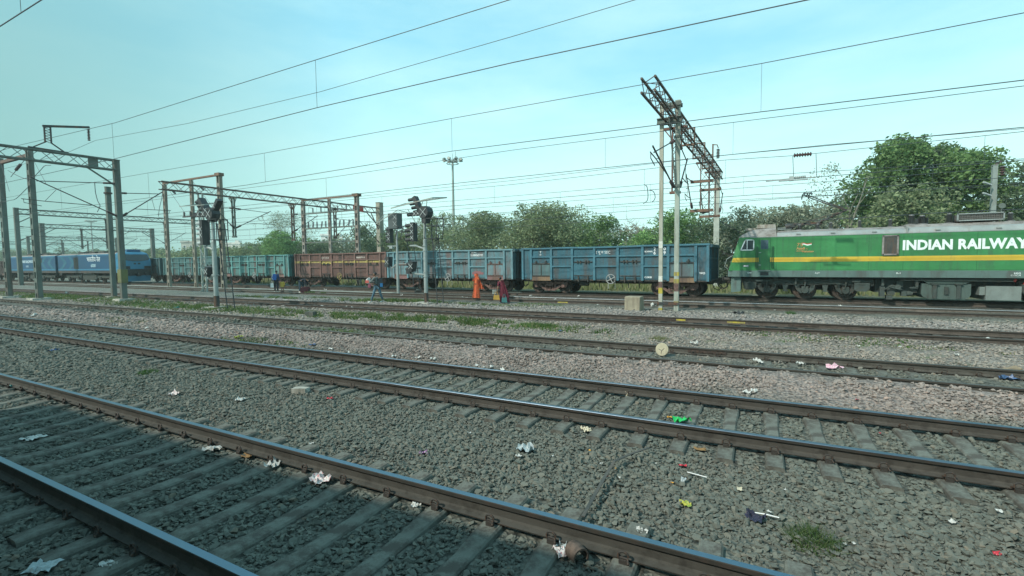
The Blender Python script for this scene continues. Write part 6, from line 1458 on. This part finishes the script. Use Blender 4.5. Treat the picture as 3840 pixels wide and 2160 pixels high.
sari(pm, [(.12, 0, .28, .2, .05), (.08, 0, .25, .18, .25), (.03, 0, .21, .16, .5), (-.0, 0, .185, .15, .75), (-.03, 0, .17, .14, .92), (-.05, 0, .16, .135, 1.06), (-.08, 0, .165, .13, 1.2)], mar_m)
dm_ = MB(); vs_ = []
for i in range(9):
    f = i/8
    for j in range(6):
        g_ = j/5-.5; vs_.append((-.04+.34*f+g_*(.14+.1*f), -.17+.03*math.sin(j*2+i*.6), 1.28-.95*f+.03*math.sin(j*2)))
dm_.add(vs_, [(i*6+j, (i+1)*6+j, (i+1)*6+j+1, i*6+j+1) for i in range(8) for j in range(5)]); dm_.build('sari_end', mar_m, pm, True)
def handbag(name, label, loc, w_, h_, col, rz):
    m1 = MB(); hull(m1, [(x, y, z) for x, z in ((-w_/2, .02), (w_/2, .0), (w_*.42, h_), (-w_*.42, h_*.95)) for y in (-.08, .08)]); m2 = MB().tube([(-w_*.3, -.03, h_), (-w_*.15, -.03, h_+.17), (w_*.05, -.02, h_+.2), (w_*.3, -.03, h_*.97)], .014)
    return carried(name, label, 'bag', loc, [('bag', m1, plain('bag_fabric', col, .75)), ('handle', m2, plain('bag_handle', tuple(c*.9 for c in col), .7))], rz)
b_, rz = near(l3, -.36, -.24, .22); handbag('handbag', 'mustard yellow handbag carried by the woman in maroon', b_, .36, .25, (.46, .27, .05), rz)
b_, rz = near(l3, .08, -.30, .06); handbag('shopping_bag', 'teal cloth bag hanging low beside the maroon sari', b_, .32, .28, (.05, .17, .17), rz)
# man and child standing with their backs to us
l4 = ploc(1037, 1098)
person('man in a blue jacket and dark trousers standing with his back turned', l4, std(1.78, face=(.06, .02, 1.64), chin=(.06, .02, 1.575), crown=(.05, .02, 1.70), neck=(.03, 0, 1.52), knL=(-.09, .0, .5), anL=(-.10, 0, .09), toL=(-.15, .08, .035), anR=(.10, 0, .09), toR=(.13, .1, .035), wrL=(-.26, -.04, .92), paL=(-.28, -.05, .84)), None, {'paL': (0, 0, -1), 'paR': (0, 0, -1)}, cloth('navy_jacket', (.022, .05, .13), (.03, .07, .18)), dark_cloth, plain('grey_shoe', (.35, .37, .36), .7), 1.0, face_dir=(.5, .8, 0))
b_, rz = near(l4, -.13, -.16, 1.0)
m1 = MB(); hull(m1, [(x, y, z) for x, z in ((-.16, .02), (.14, .0), (.18, .3), (.12, .5), (-.08, .5), (-.2, .25)) for y in (-.13, .08)])
carried('backpack', 'royal blue backpack with pale straps on the standing man', 'backpack', b_, [('bag', m1, plain('royal_blue', (.03, .11, .36), .7)), ('strap', MB().tube([(-.1, -.14, .45), (-.16, -.15, .2), (-.08, -.14, .03)], .016), plain('strap_pale', (.4, .45, .5), .7))], rz)
b_, rz = near(l4, -.30, -.06, .40); handbag('carrier_bag', 'white carrier bag in the hand of the standing man', b_, .24, .36, (.62, .66, .64), rz)
l5 = ploc(1060, 1097)
person('small child in a yellow tunic with bare legs beside the standing man', l5, std(1.05, shL=(-.19, 0, 1.36), elL=(-.27, 0, 1.1), wrL=(-.29, -.03, .88), paL=(-.29, -.04, .8), shR=(.19, 0, 1.36), elR=(.27, 0, 1.1), wrR=(.29, -.03, .88), paR=(.29, -.04, .8)), None, {'paL': (0, 0, -1), 'paR': (0, 0, -1)}, cloth('yellow_tunic', (.48, .31, .05), (.55, .4, .1)), None, dark_cloth, .72, face_dir=(0, 1, 0))
tn = bpy.data.objects[[o.name for o in bpy.data.objects if o.name.startswith('person')][-1]]
sari(tn, [(0, 0, .16, .12, .42), (0, 0, .14, .11, .52), (0, 0, .12, .10, .62), (0, 0, .11, .1, .72)], cloth('yellow_tunic_skirt', (.48, .31, .05), (.55, .4, .1)), 'tunic_skirt')
# man bending over a bag
l6 = ploc(1136, 1099)
person('man in dark clothes bending down over a dark red bag', l6, std(1.72, pelvis=(-.12, 0, .92), waist=(-.02, 0, 1.02), chest=(.16, -.02, 1.08), neckb=(.29, -.04, 1.03), neck=(.34, -.05, 1.0), chin=(.38, -.07, .96), face=(.43, -.07, .93), crown=(.48, -.06, .90), shL=(.18, -.16, 1.04), elL=(.20, -.2, .78), wrL=(.16, -.22, .56), paL=(.15, -.22, .50), shR=(.22, .14, 1.04), elR=(.34, .1, .78), wrR=(.36, -.02, .56), paR=(.36, -.04, .5),
       hipL=(-.2, -.04, .88), knL=(-.22, -.06, .48), anL=(-.24, -.04, .09), toL=(-.16, -.14, .035), hipR=(-.08, .06, .88), knR=(.04, .08, .48), anR=(.02, .04, .09), toR=(.12, -.02, .035)), None, {'paL': (0, -.2, -1), 'paR': (0, -.2, -1)}, dark_cloth, paint('dark_jeans', (.04, .065, .085), .9, 0, None, 0, .15, 3), pale_shoe, 1.0, face_dir=(.5, -.3, -.8))
b_, rz = near(l6, .18, -.32, .0)
m1 = MB(); hull(m1, [(x, y, z) for x, z in ((-.36, .03), (-.3, .0), (.32, .0), (.38, .05), (.36, .38), (.26, .46), (-.22, .44), (-.36, .34)) for y in (-.15, .15)])
carried('holdall', 'large dark red holdall standing on the path by the bending man', 'bag', b_, [('bag', m1, paint('dark_red_fabric', (.085, .022, .03), .8, 0, None, 0, .2, 4)), ('side_pocket', MB().b2(.2, .34, -.17, -.14, .06, .32), plain('black_pocket', (.03, .02, .02), .8)), ('handle', MB().tube([(-.15, -.02, .44), (-.08, -.02, .54), (.1, -.02, .54), (.16, -.02, .45)], .015), M['black'])], rz)
# ------------------------------------------------------------------ trackside things
pth = MB()
for i in range(26):
    x0 = -100+i*2.9; pth.box((x0+1.45, 27.5+random.uniform(-.03, .03), -.16+random.uniform(-.008, .008)), (2.88, 1.5+random.uniform(-.1, .1), .12), (random.uniform(-.006, .006), 0, random.uniform(-.01, .01)))
po_ = pth.build('path', paint('path_concrete', (.27, .285, .255), .92, 0, (.22, .22, .18), .35, .12, .9, False, .3, .15)); tag(po_, kind='structure')
p = gp(2373, 1169); cbk = thing('concrete_block', 'rough concrete block standing left of the twin pale posts', 'concrete block', (p.x, p.y+.3, -.2), -.12)
bb = MB(); hull(bb, [(x+random.uniform(-.03, .03), y, z+random.uniform(-.02, .02)) for x in (-.37, .37) for y in (-.3, .3) for z in (-.05, .66)]+[(-.33, -.27, .71), (.34, -.26, .70), (.33, .26, .71), (-.33, .26, .70), (-.39, 0, .3)])
bb.build('block', paint('old_concrete', (.30, .27, .20), .95, 0, (.22, .19, .14), .4, .16, 2.2, True, .5, .15), cbk)
MB().lathe((.1, -.305, .08), [(.04, 0), (.04, .03)], 'y', 8).build('pipe_hole', M['black'], cbk)
p = gp(1856, 1105); t = thing('relay_box', 'small grey metal box with vertical ribs behind the woman in maroon', 'trackside box', (p.x, p.y, -.18), .1)
m_ = MB().b2(-.16, .16, -.1, .1, 0, .34); m_.build('housing', M['silver'], t); r_ = MB()
for k in range(4): r_.b2(-.13+k*.08, -.1+k*.08, -.125, -.101, .03, .31)
r_.build('rib', M['mast_grey'], t)
p = gp(1932, 1106); t = thing('point_machine', 'flat grey-green machine box beside the track, right of the woman in maroon', 'trackside box', (p.x, p.y, -.18), .05)
MB().box((0, 0, .1), (1.0, .4, .18), taper=.94).build('lid', paint('machine_green', (.10, .14, .125), .6, 0, (.1, .09, .07), .3), t); MB().b2(-.35, -.25, -.6, -.2, .04, .1).b2(.25, .33, -.5, -.2, .04, .1).build('rod', M['steel_dark'], t)
p = gp(1571, 1097); t = thing('concrete_lump', 'small pale concrete lump left of the silver-posted signal', 'concrete block', (p.x, p.y, -.2), .2); bb = MB(); hull(bb, [(x, y, z) for x in (-.24, .22) for y in (-.15, .15) for z in (-.02, .2)]+[(-.2, 0, .24), (.18, .05, .23)]); bb.build('block', M['concrete'], t)
p = gp(1166, 1194); t = thing('dark_block', 'dark square block on the grass strip between the third and fourth tracks', 'block', (p.x, p.y, -.15), .3); MB().box((0, 0, .12), (.42, .3, .27), taper=.93).build('block', paint('dark_stone', (.07, .075, .065), .9, 0, (.12, .11, .09), .3, .2, 4), t)
p = gp(1129, 1473, -.22); t = thing('concrete_chunk', 'broken grey concrete chunk lying on the dark ballast', 'concrete block', (p.x, p.y, -.22), .3); bb = MB(); hull(bb, [(x, y, z) for x in (-.15, .14) for y in (-.08, .08) for z in (-.02, .1)]+[(.17, 0, .03)]); bb.build('chunk', M['concrete'], t)
p = gp(3797, 1416, -.2); t = thing('sandstone_lump', 'big brown lump of stone beside the third track at the right edge', 'stone', (p.x, p.y+.1, -.2), .2); bb = MB(); hull(bb, [Vector((random.uniform(-.2, .2), random.uniform(-.13, .13), random.uniform(-.02, .2))) for _ in range(24)]+[Vector((-.24, 0, .05)), Vector((.25, 0, .02)), Vector((.06, 0, .23))]); bb.build('lump', paint('brown_stone', (.30, .23, .15), .9, 0, (.18, .13, .09), .3, .2, 5, False, .4), t)
p = gp(2163, 2096, -.2); t = thing('pipe_offcut', 'rusty half-round offcut of pipe between the nearest rails', 'pipe offcut', (p.x, p.y, -.21), .9)
arc = [(.075*math.cos(a), .075*math.sin(a)) for a in np.linspace(-.5, 3.5, 14)]; arc += [(.060*math.cos(a), .060*math.sin(a)) for a in np.linspace(3.5, -.5, 14)]
m_ = MB(); n_ = 14
for i in range(n_-1):
    q = [arc[i], arc[i+1], arc[2*n_-2-i], arc[2*n_-1-i]]; m_.prism([(a, b+.06) for a, b in q], -.07, .07)
m_.build('pipe', paint('rusty_pipe', (.12, .085, .065), .85, 0, (.06, .045, .035), .4, .2, 8), t)
pts_ = [gp(x, y, -.15) for x, y in ((2434, 1684), (2370, 1706), (2304, 1735), (2265, 1800), (2225, 1872), (2186, 1945))]
t = thing('metal_strap', 'long bent strip of steel lying across the ballast between the first two tracks', 'metal strip', pts_[2]); m_ = MB()
for i in range(5): m_.bar(Vector(pts_[i])-Vector(pts_[2])+Vector((0, 0, .02)), Vector(pts_[i+1])-Vector(pts_[2])+Vector((0, 0, .02)), .034, .008)
m_.build('strip', paint('grey_strap', (.07, .07, .062), .7, .2, (.12, .1, .08), .3), t)
p = gp(2480, 1332, -.16); t = thing('round_marker', 'round cream disc leaning against the rail of the third track', 'marker disc', (p.x, p.y, -.18), -.2)
m_ = MB(); m_.lathe((0, 0, .165), [(.02, -.014), (.158, -.012), (.165, -.004), (.165, .014)], 'y', 28); o = m_.build('disc', paint('cream_disc', (.38, .345, .24), .85, 0, (.3, .26, .18), .25, .12, 6), t)
m_ = MB(); m_.tube([(-.08, -.016, .17), (.0, -.016, .13), (.06, -.016, .2)], .006); m_.tube([(.0, -.016, .13), (-.01, -.016, .06)], .006); m_.build('crack', M['steel_dark'], t)
for o in t.children: o.rotation_euler = (-.25, 0, 0)
p = gp(2765, 1178, -.14); t = thing('black_rag', 'tattered black rag on the stones right of the twin pale posts', 'rag', (p.x, p.y, -.14), .2)
def crumple(w_, d_, h_, seed, n=6, lift=.012):
    rng = np.random.default_rng(seed); vs = []
    ph_ = rng.uniform(0, 6, 3)
    for i in range(n+1):
        for j in range(n+1):
            u, v = i/n-.5, j/n-.5; e = 1+.18*math.sin(5*u+ph_[0])*math.cos(4*v+ph_[1]); z = abs(noise.noise((u*3.2+seed, v*3.2, seed*1.7)))*h_*1.9+lift*(abs(u)+abs(v)); vs.append(Vector((u*w_*e+rng.normal()*.02*w_, v*d_*e+rng.normal()*.02*d_, z+.006)))
    return MB().add(vs, [(i*(n+1)+j, (i+1)*(n+1)+j, (i+1)*(n+1)+j+1, i*(n+1)+j+1) for i in range(n) for j in range(n)])
crumple(.5, .3, .14, 3).build('rag', M['black'], t)

# ------------------------------------------------------------------ litter, piece by piece
paper = paint('waste_paper', (.54, .55, .52), .85, 0, (.33, .31, .26), .35, .08, 12, False, .2)
LC = {'white': paper, 'cream': paint('cream_card', (.55, .49, .36), .85, 0, (.4, .34, .22), .25, .1, 10, False, .2), 'green': plain('green_plastic', (.02, .42, .10), .35), 'yellow': paint('yellow_wrapper', (.42, .38, .05), .5, 0, (.1, .24, .05), .35, .1, 14, False), 'red': plain('red_wrapper', (.48, .03, .05), .45),
      'blue': plain('blue_plastic', (.05, .10, .20), .4), 'pink': paint('pink_cloth_bag', (.58, .28, .36), .8, 0, (.7, .6, .62), .4, .1, 14, False), 'navy': paint('navy_print', (.02, .025, .05), .8, 0, (.4, .25, .27), .12, .2, 30, False), 'brown': paint('dry_brown', (.25, .15, .06), .85, 0, (.15, .09, .04), .3, .15, 12, False),
      'clear': plain('milky_plastic', (.36, .41, .41), .25), 'teal': plain('teal_plastic', (.05, .25, .22), .45), 'redwhite': paint('printed_paper', (.62, .60, .57), .8, 0, (.45, .08, .10), .28, .08, 22, False), 'purple': paint('purple_wrapper', (.20, .05, .18), .4, 0, (.6, .5, .6), .3, .1, 20, False), 'black': M['black'], 'orange': plain('orange_packet', (.55, .28, .03), .5)}
def zground(x, y):
    for z in (-.19, -.15):
        p = gp(x, y, z)
    p = gp(x, y, -.19); g = gh(p.y); p = gp(x, y, g+.02); return (p.x, p.y, gh(p.y)+.025)
seed_ = [100]
def litter(name, label, cat, x, y, wpx, col, hpx=None, rot=None, group=None, h=.35, n=6):
    seed_[0] += 1; l = zground(x, y); d = (Vector(l)-CAM).dot(AXF); w_ = wpx*.82*d/F_PX; dd = (hpx*d/F_PX*2.2) if hpx else w_*.75
    o = crumple(w_, min(dd, w_*1.6), w_*h, seed_[0], n).build(name, LC[col], None); o.location = l; o.rotation_euler = (0, 0, rot if rot is not None else random.uniform(0, 6.28)); tag(o, label, cat, group); return o
litter('plastic_bag', 'bright green crumpled plastic bag between the rails of the second track', 'plastic bag', 2552, 1585, 70, 'green', 22, .4, h=.35)
litter('food_packet', 'small orange packet next to the bright green bag', 'wrapper', 2511, 1570, 14, 'orange', 10)
litter('paper_cup', 'crushed cream paper cup against the rail of the second track', 'cup', 2353, 1486, 30, 'cream', 14, .8, h=.6)
litter('paper', 'white paper, lower of two sheets beyond the second track', 'paper', 2802, 1472, 38, 'white', 10); litter('paper', 'white paper, upper of two sheets beyond the second track', 'paper', 2828, 1456, 34, 'white', 9)
litter('plastic_bag', 'clear milky plastic bag on the grey ballast left of the steel strip', 'plastic bag', 1968, 1692, 72, 'clear', 22, .2); litter('paper', 'white paper scrap touching the clear plastic bag', 'paper', 1946, 1716, 24, 'white', 9)
litter('dry_leaf', 'large brown dry leaf beside the second track', 'leaf', 2624, 1690, 54, 'brown', 10, .1, h=.12)
litter('snack_packet', 'yellow and green snack packet on the grey ballast', 'wrapper', 2572, 1899, 52, 'yellow', 14, .1, h=.25)
litter('label_card', 'pale green printed card standing out on the grey ballast', 'card', 2774, 1841, 24, 'cream', 14, .2, h=.2)
litter('cloth', 'dark navy printed cloth lying near the grass tuft', 'cloth', 2829, 1951, 76, 'navy', 24, -.3, h=.3)
t = thing('stick', 'white stick beside the dark navy cloth', 'stick', zground(2872, 1942), -.1); MB().tube([(-.10, 0, .02), (.0, .0, .03), (.11, .01, .025)], .006).build('stick', M['white'], t)
t = thing('straw', 'thin white straw on the grey ballast', 'straw', zground(2613, 1792), -.25); MB().tube([(-.11, 0, .03), (.11, .0, .035)], .005).build('straw', M['white'], t)
litter('plastic_cup', 'small clear crushed cup near the white straw', 'cup', 2562, 1809, 22, 'clear', 12, h=.6)
litter('wrapper', 'red foil scrap above the white straw', 'wrapper', 2561, 1752, 18, 'red', 12)
litter('paper', 'white crumpled paper at the outer side of the nearest polished rail', 'paper', 2408, 2004, 52, 'white', 14, h=.4)
litter('paper_cup', 'white and red torn cup inside the nearest track', 'cup', 2103, 2086, 54, 'redwhite', 22, h=.6); litter('plastic_bag', 'clear plastic scrap right behind the torn cup', 'plastic bag', 2105, 2058, 40, 'clear', 14, h=.5)
litter('wrapper', 'red wrapper at the lower right corner', 'wrapper', 3738, 2086, 30, 'red', 10); litter('paper', 'white scrap left of the lower right corner', 'paper', 3574, 1967, 26, 'white', 9)
litter('cloth_bag', 'pink and white cloth bag inside the third track', 'bag', 3131, 1384, 66, 'pink', 12, .05, h=.25); litter('paper', 'white torn paper left of the pink cloth bag', 'paper', 3004, 1370, 36, 'white', 9); litter('paper', 'white paper by the rail joint of the third track', 'paper', 2840, 1361, 42, 'white', 8)
litter('plastic_bag', 'black and blue plastic bag against the big brown stone', 'plastic bag', 3780, 1424, 60, 'blue', 14, .2, h=.3)
litter('paper', 'white paper ball above the third track, right of the cream disc', 'paper', 2603, 1293, 22, 'white', 12, h=.7)
litter('plastic_scrap', 'blue plastic scrap on the grass left of the cream disc', 'plastic scrap', 2100, 1244, 16, 'blue', 8)
litter('paper', 'flat white paper beside the fourth track', 'paper', 3330, 1261, 36, 'white', 6, .1); litter('paper', 'pale paper near the dry grass at right', 'paper', 3586, 1336, 30, 'white', 6)
litter('wrapper', 'pinkish white wrapper at the second track by the right edge', 'wrapper', 3793, 1798, 60, 'redwhite', 20, h=.35)
litter('paper', 'pale crushed paper under the second track rail', 'paper', 2198, 1618, 36, 'cream', 18, h=.4)
litter('newspaper', 'torn white and red newspaper inside the nearest track', 'newspaper', 1203, 1808, 82, 'redwhite', 26, -.2, h=.3)
litter('foil', 'crumpled white foil ball at the foot of the nearest polished rail', 'foil', 1029, 1751, 50, 'white', 24, h=.6)
litter('cardboard', 'flattened brown cardboard beside the crumpled foil', 'cardboard', 924, 1717, 56, 'brown', 12, h=.2)
litter('plastic_bag', 'pale green plastic sheet inside the nearest track', 'plastic bag', 801, 1690, 66, 'white', 16, .4, h=.25)
litter('paper', 'printed white paper beside a sleeper of the nearest track', 'paper', 1557, 1903, 32, 'white', 16)
litter('paper', 'long pale paper lying in the shade of the nearest track', 'paper', 125, 1649, 76, 'white', 22, .35, h=.15)
litter('wrapper', 'white and red wrapper on the dark ballast at left', 'wrapper', 652, 1484, 30, 'redwhite', 18, h=.5); litter('packet', 'white packet with a black edge on the dark ballast', 'packet', 898, 1504, 40, 'white', 14, .2)
litter('wrapper', 'purple wrapper on the grey ballast right of the nearest rail', 'wrapper', 1586, 1705, 28, 'purple', 14); litter('wrapper', 'dull red scrap near the broken concrete chunk', 'wrapper', 1237, 1500, 24, 'red', 10)
litter('plastic_bag', 'yellow plastic bag left of the second track', 'plastic bag', 894, 1263, 26, 'yellow', 12, h=.5); litter('plastic_bag', 'blue plastic bag on the dark ballast at far left', 'plastic bag', 201, 1318, 34, 'blue', 10, h=.3); litter('paper', 'pale blue paper among the pink stones', 'paper', 1170, 1288, 22, 'blue', 10)
litter('paper_box', 'white takeaway box among the pink stones above the second track', 'box', 1623, 1348, 26, 'white', 14, h=.5)
litter('plastic_sheet', 'bluish plastic sheet at the lower left corner', 'plastic bag', 160, 2138, 110, 'clear', 34, .5, h=.2); litter('paper', 'pale strip of paper at the bottom left', 'paper', 408, 2130, 74, 'white', 16, .1, h=.2); litter('plastic_scrap', 'teal scrap by the nearest rail at the left edge', 'plastic scrap', 64, 1455, 44, 'teal', 10)
litter('water_bottle', 'crushed clear bottle between the fourth and third tracks', 'bottle', 1502, 1170, 20, 'clear', 8, h=.4)
litter('plastic_bag', 'greenish plastic bag on the grass below the left signal', 'plastic bag', 664, 1156, 18, 'teal', 7)
small = [(1168, 1670, 16), (1760, 1630, 16), (1125, 1573, 10), (1239, 1312, 20), (1305, 1324, 13), (1425, 1325, 16), (1476, 1338, 18), (1512, 1333, 14), (1566, 1343, 18), (1789, 1372, 16), (1815, 1379, 14), (1842, 1377, 18), (1883, 1390, 20), (548, 1230, 16), (432, 1216, 14), (130, 1179, 26), (243, 1200, 16), (595, 1269, 14), (2323, 1798, 12), (2255, 1745, 12), (2074, 1716, 10), (3008, 1565, 22), (2945, 1845, 14), (2884, 1926, 16),
         (1208, 1150, 10), (1322, 1155, 10), (2170, 1113, 12), (2262, 1136, 10), (2290, 1157, 14), (2450, 1151, 26), (2082, 1125, 10), (1990, 1112, 12), (3150, 1152, 14), (2905, 1164, 12), (2788, 1238, 8), (1030, 1123, 14), (1070, 1127, 14), (1220, 1088, 10), (1480, 1140, 10), (1505, 1110, 12), (1735, 1115, 8), (1750, 1117, 8), (1300, 1150, 8), (2240, 1144, 8), (3375, 1300, 12), (3220, 1299, 10), (3070, 1275, 10), (2040, 1232, 8), (2160, 1247, 12), (2760, 1275, 8), (3700, 1278, 24), (3510, 1300, 10), (1890, 1060+60, 10), (2460, 1745, 8), (3745, 1925, 24), (3200, 2045, 14), (3168, 2048, 12), (1135, 1190, 8), (1700, 1230, 8), (1580, 1238, 8), (905, 1115, 14), (620, 1160, 10), (250, 1100, 12), (480, 1120, 9)]
for i, (x, y, w_) in enumerate(small): litter('paper_scrap', 'small white scrap of paper lying on the stones', 'paper scrap', x, y, w_*1.1, 'white', None, None, 'small white paper scraps on the stones', .45, 3)
for i, (x, y, w_) in enumerate(((2310, 1763, 9), (2275, 1792, 12), (2520, 1817, 12), (3215, 1480, 14), (2210, 1695, 12), (3300, 1630, 10))): litter('red_scrap', 'tiny red or brown scrap of plastic lying among the stones', 'plastic scrap', x, y, w_, 'red' if i % 2 else 'orange', None, None, 'tiny coloured scraps among the stones', .4, 3)

# ------------------------------------------------------------------ grass
gm = leaf_mat('grass_blade', [(.035, .085, .02), (.065, .14, .035), (.10, .19, .055)], .3)
gd = leaf_mat('grass_dry_blade', [(.10, .13, .045), (.17, .19, .08), (.25, .24, .12)], .3)
def blades(P, H, W, lean, rng):
    n = len(P); d = rng.normal(0, 1, (n, 2)); w2 = rng.normal(size=(n, 2)); w2 /= np.linalg.norm(w2, axis=1)[:, None]
    b0 = P.copy(); b0[:, :2] -= w2*W; b1 = P.copy(); b1[:, :2] += w2*W; tp = P.copy(); tp[:, :2] += d*lean*H[:, None]; tp[:, 2] += H
    return np.stack([b0, b1, tp], 1).reshape(-1, 3)
rng = np.random.default_rng(21)
def tuft(label, x, y, r, h, n, mat, z=None, lean=.6):
    l = zground(x, y); t = thing('grass_tuft', label, 'grass tuft', l); a = rng.uniform(0, 6.28, n); q = np.sqrt(rng.random(n))*r
    P = np.stack([q*np.cos(a), q*np.sin(a), np.full(n, -.03)], 1); H = h*(1-.6*(q/r)**2)*rng.uniform(.5, 1.1, n); np_mesh('blades', blades(P, H, .004 if h < .3 else .006, lean, rng), np.arange(n*3).reshape(-1, 3), mat, t)
tuft('bushy green grass tuft on the grey ballast at lower right', 3045, 2030, .21, .17, 650, leaf_mat('tuft_blade', [(.04, .075, .025), (.075, .125, .045), (.13, .17, .07)], .3), None, .95)
tuft('small dark weed on the ballast at left', 555, 1398, .22, .14, 500, gm); tuft('thin green weeds spread on the dark ballast at left', 480, 1435, .55, .05, 700, gm)
tuft('pale green weed just left of the cream disc', 2470, 1272, .32, .16, 500, gd); tuft('green weed on the stones beyond the third track', 2045, 1222, .35, .24, 700, gm); tuft('tiny bright weed near the green locomotive', 2965, 1174, .22, .2, 300, gm)
PP, HH = [], []
def patch(x, y, rx, ry, n, h):
    n = int(n*1.9); h *= 1.15
    c = gp(x, y, -.14); a = rng.uniform(0, 6.28, n); q = np.sqrt(rng.random(n)); X = c.x+rx*q*np.cos(a); Y = c.y+ry*q*np.sin(a)
    keep = np.array([noise.noise((xx*1.3, yy*1.6, 2)) > -.12 for xx, yy in zip(X, Y)]) & np.array([all(abs(yy-r_) > .3 for r_ in RAILS) for yy in Y])
    X, Y = X[keep], Y[keep]; PP.append(np.stack([X, Y, np.array([gh(v) for v in Y])-.02], 1)); HH.append(h*rng.uniform(.4, 1.2, len(X)))
for a in ((1370, 1190, 3.5, .9, 1700, .14), (1550, 1196, 4, .9, 1900, .14), (1780, 1212, 3.5, .8, 1500, .13), (1990, 1228, 3, .8, 1000, .13), (1120, 1180, 5, 1.0, 1700, .14), (900, 1165, 6, 1.1, 2200, .16), (700, 1155, 7, 1.2, 2400, .16), (520, 1140, 8, 1.3, 2400, .16), (300, 1118, 9, 1.4, 2200, .18), (100, 1108, 10, 1.5, 1800, .18),
          (1430, 1130, 1.6, .6, 900, .2), (1330, 1132, 1.2, .5, 400, .18), (1550, 1132, 2.0, .6, 1100, .2), (1700, 1140, 2.4, .5, 600, .14), (1860, 1146, 2.4, .5, 500, .12), (1180, 1100, 1.2, .3, 350, .15), (1250, 1118, 3, .4, 500, .12), (1000, 1116, 4, .5, 900, .14), (2020, 1143, 1.5, .4, 250, .12),
          (440, 1208, 2.2, .35, 450, .10), (980, 1280, 2, .3, 400, .10), (1280, 1240, 1.5, .5, 300, .1), (2960, 1262, 3.0, .5, 600, .07), (3300, 1300, 2.6, .5, 500, .06), (1560, 1060, 4, 1.2, 900, .25), (2200, 1075, 6, 1.2, 1200, .25)): patch(*a)
PP = np.concatenate(PP); HH = np.concatenate(HH)
gmix = (noise and rng.random(len(PP)) < .45)
go_ = np_mesh('grass', blades(PP, HH, .02, .45, rng), np.arange(len(PP)*3).reshape(-1, 3), [gm, gd], None, gmix.astype(int)); tag(go_, 'patchy green and dry grass growing between the tracks', 'grass', None, 'stuff')
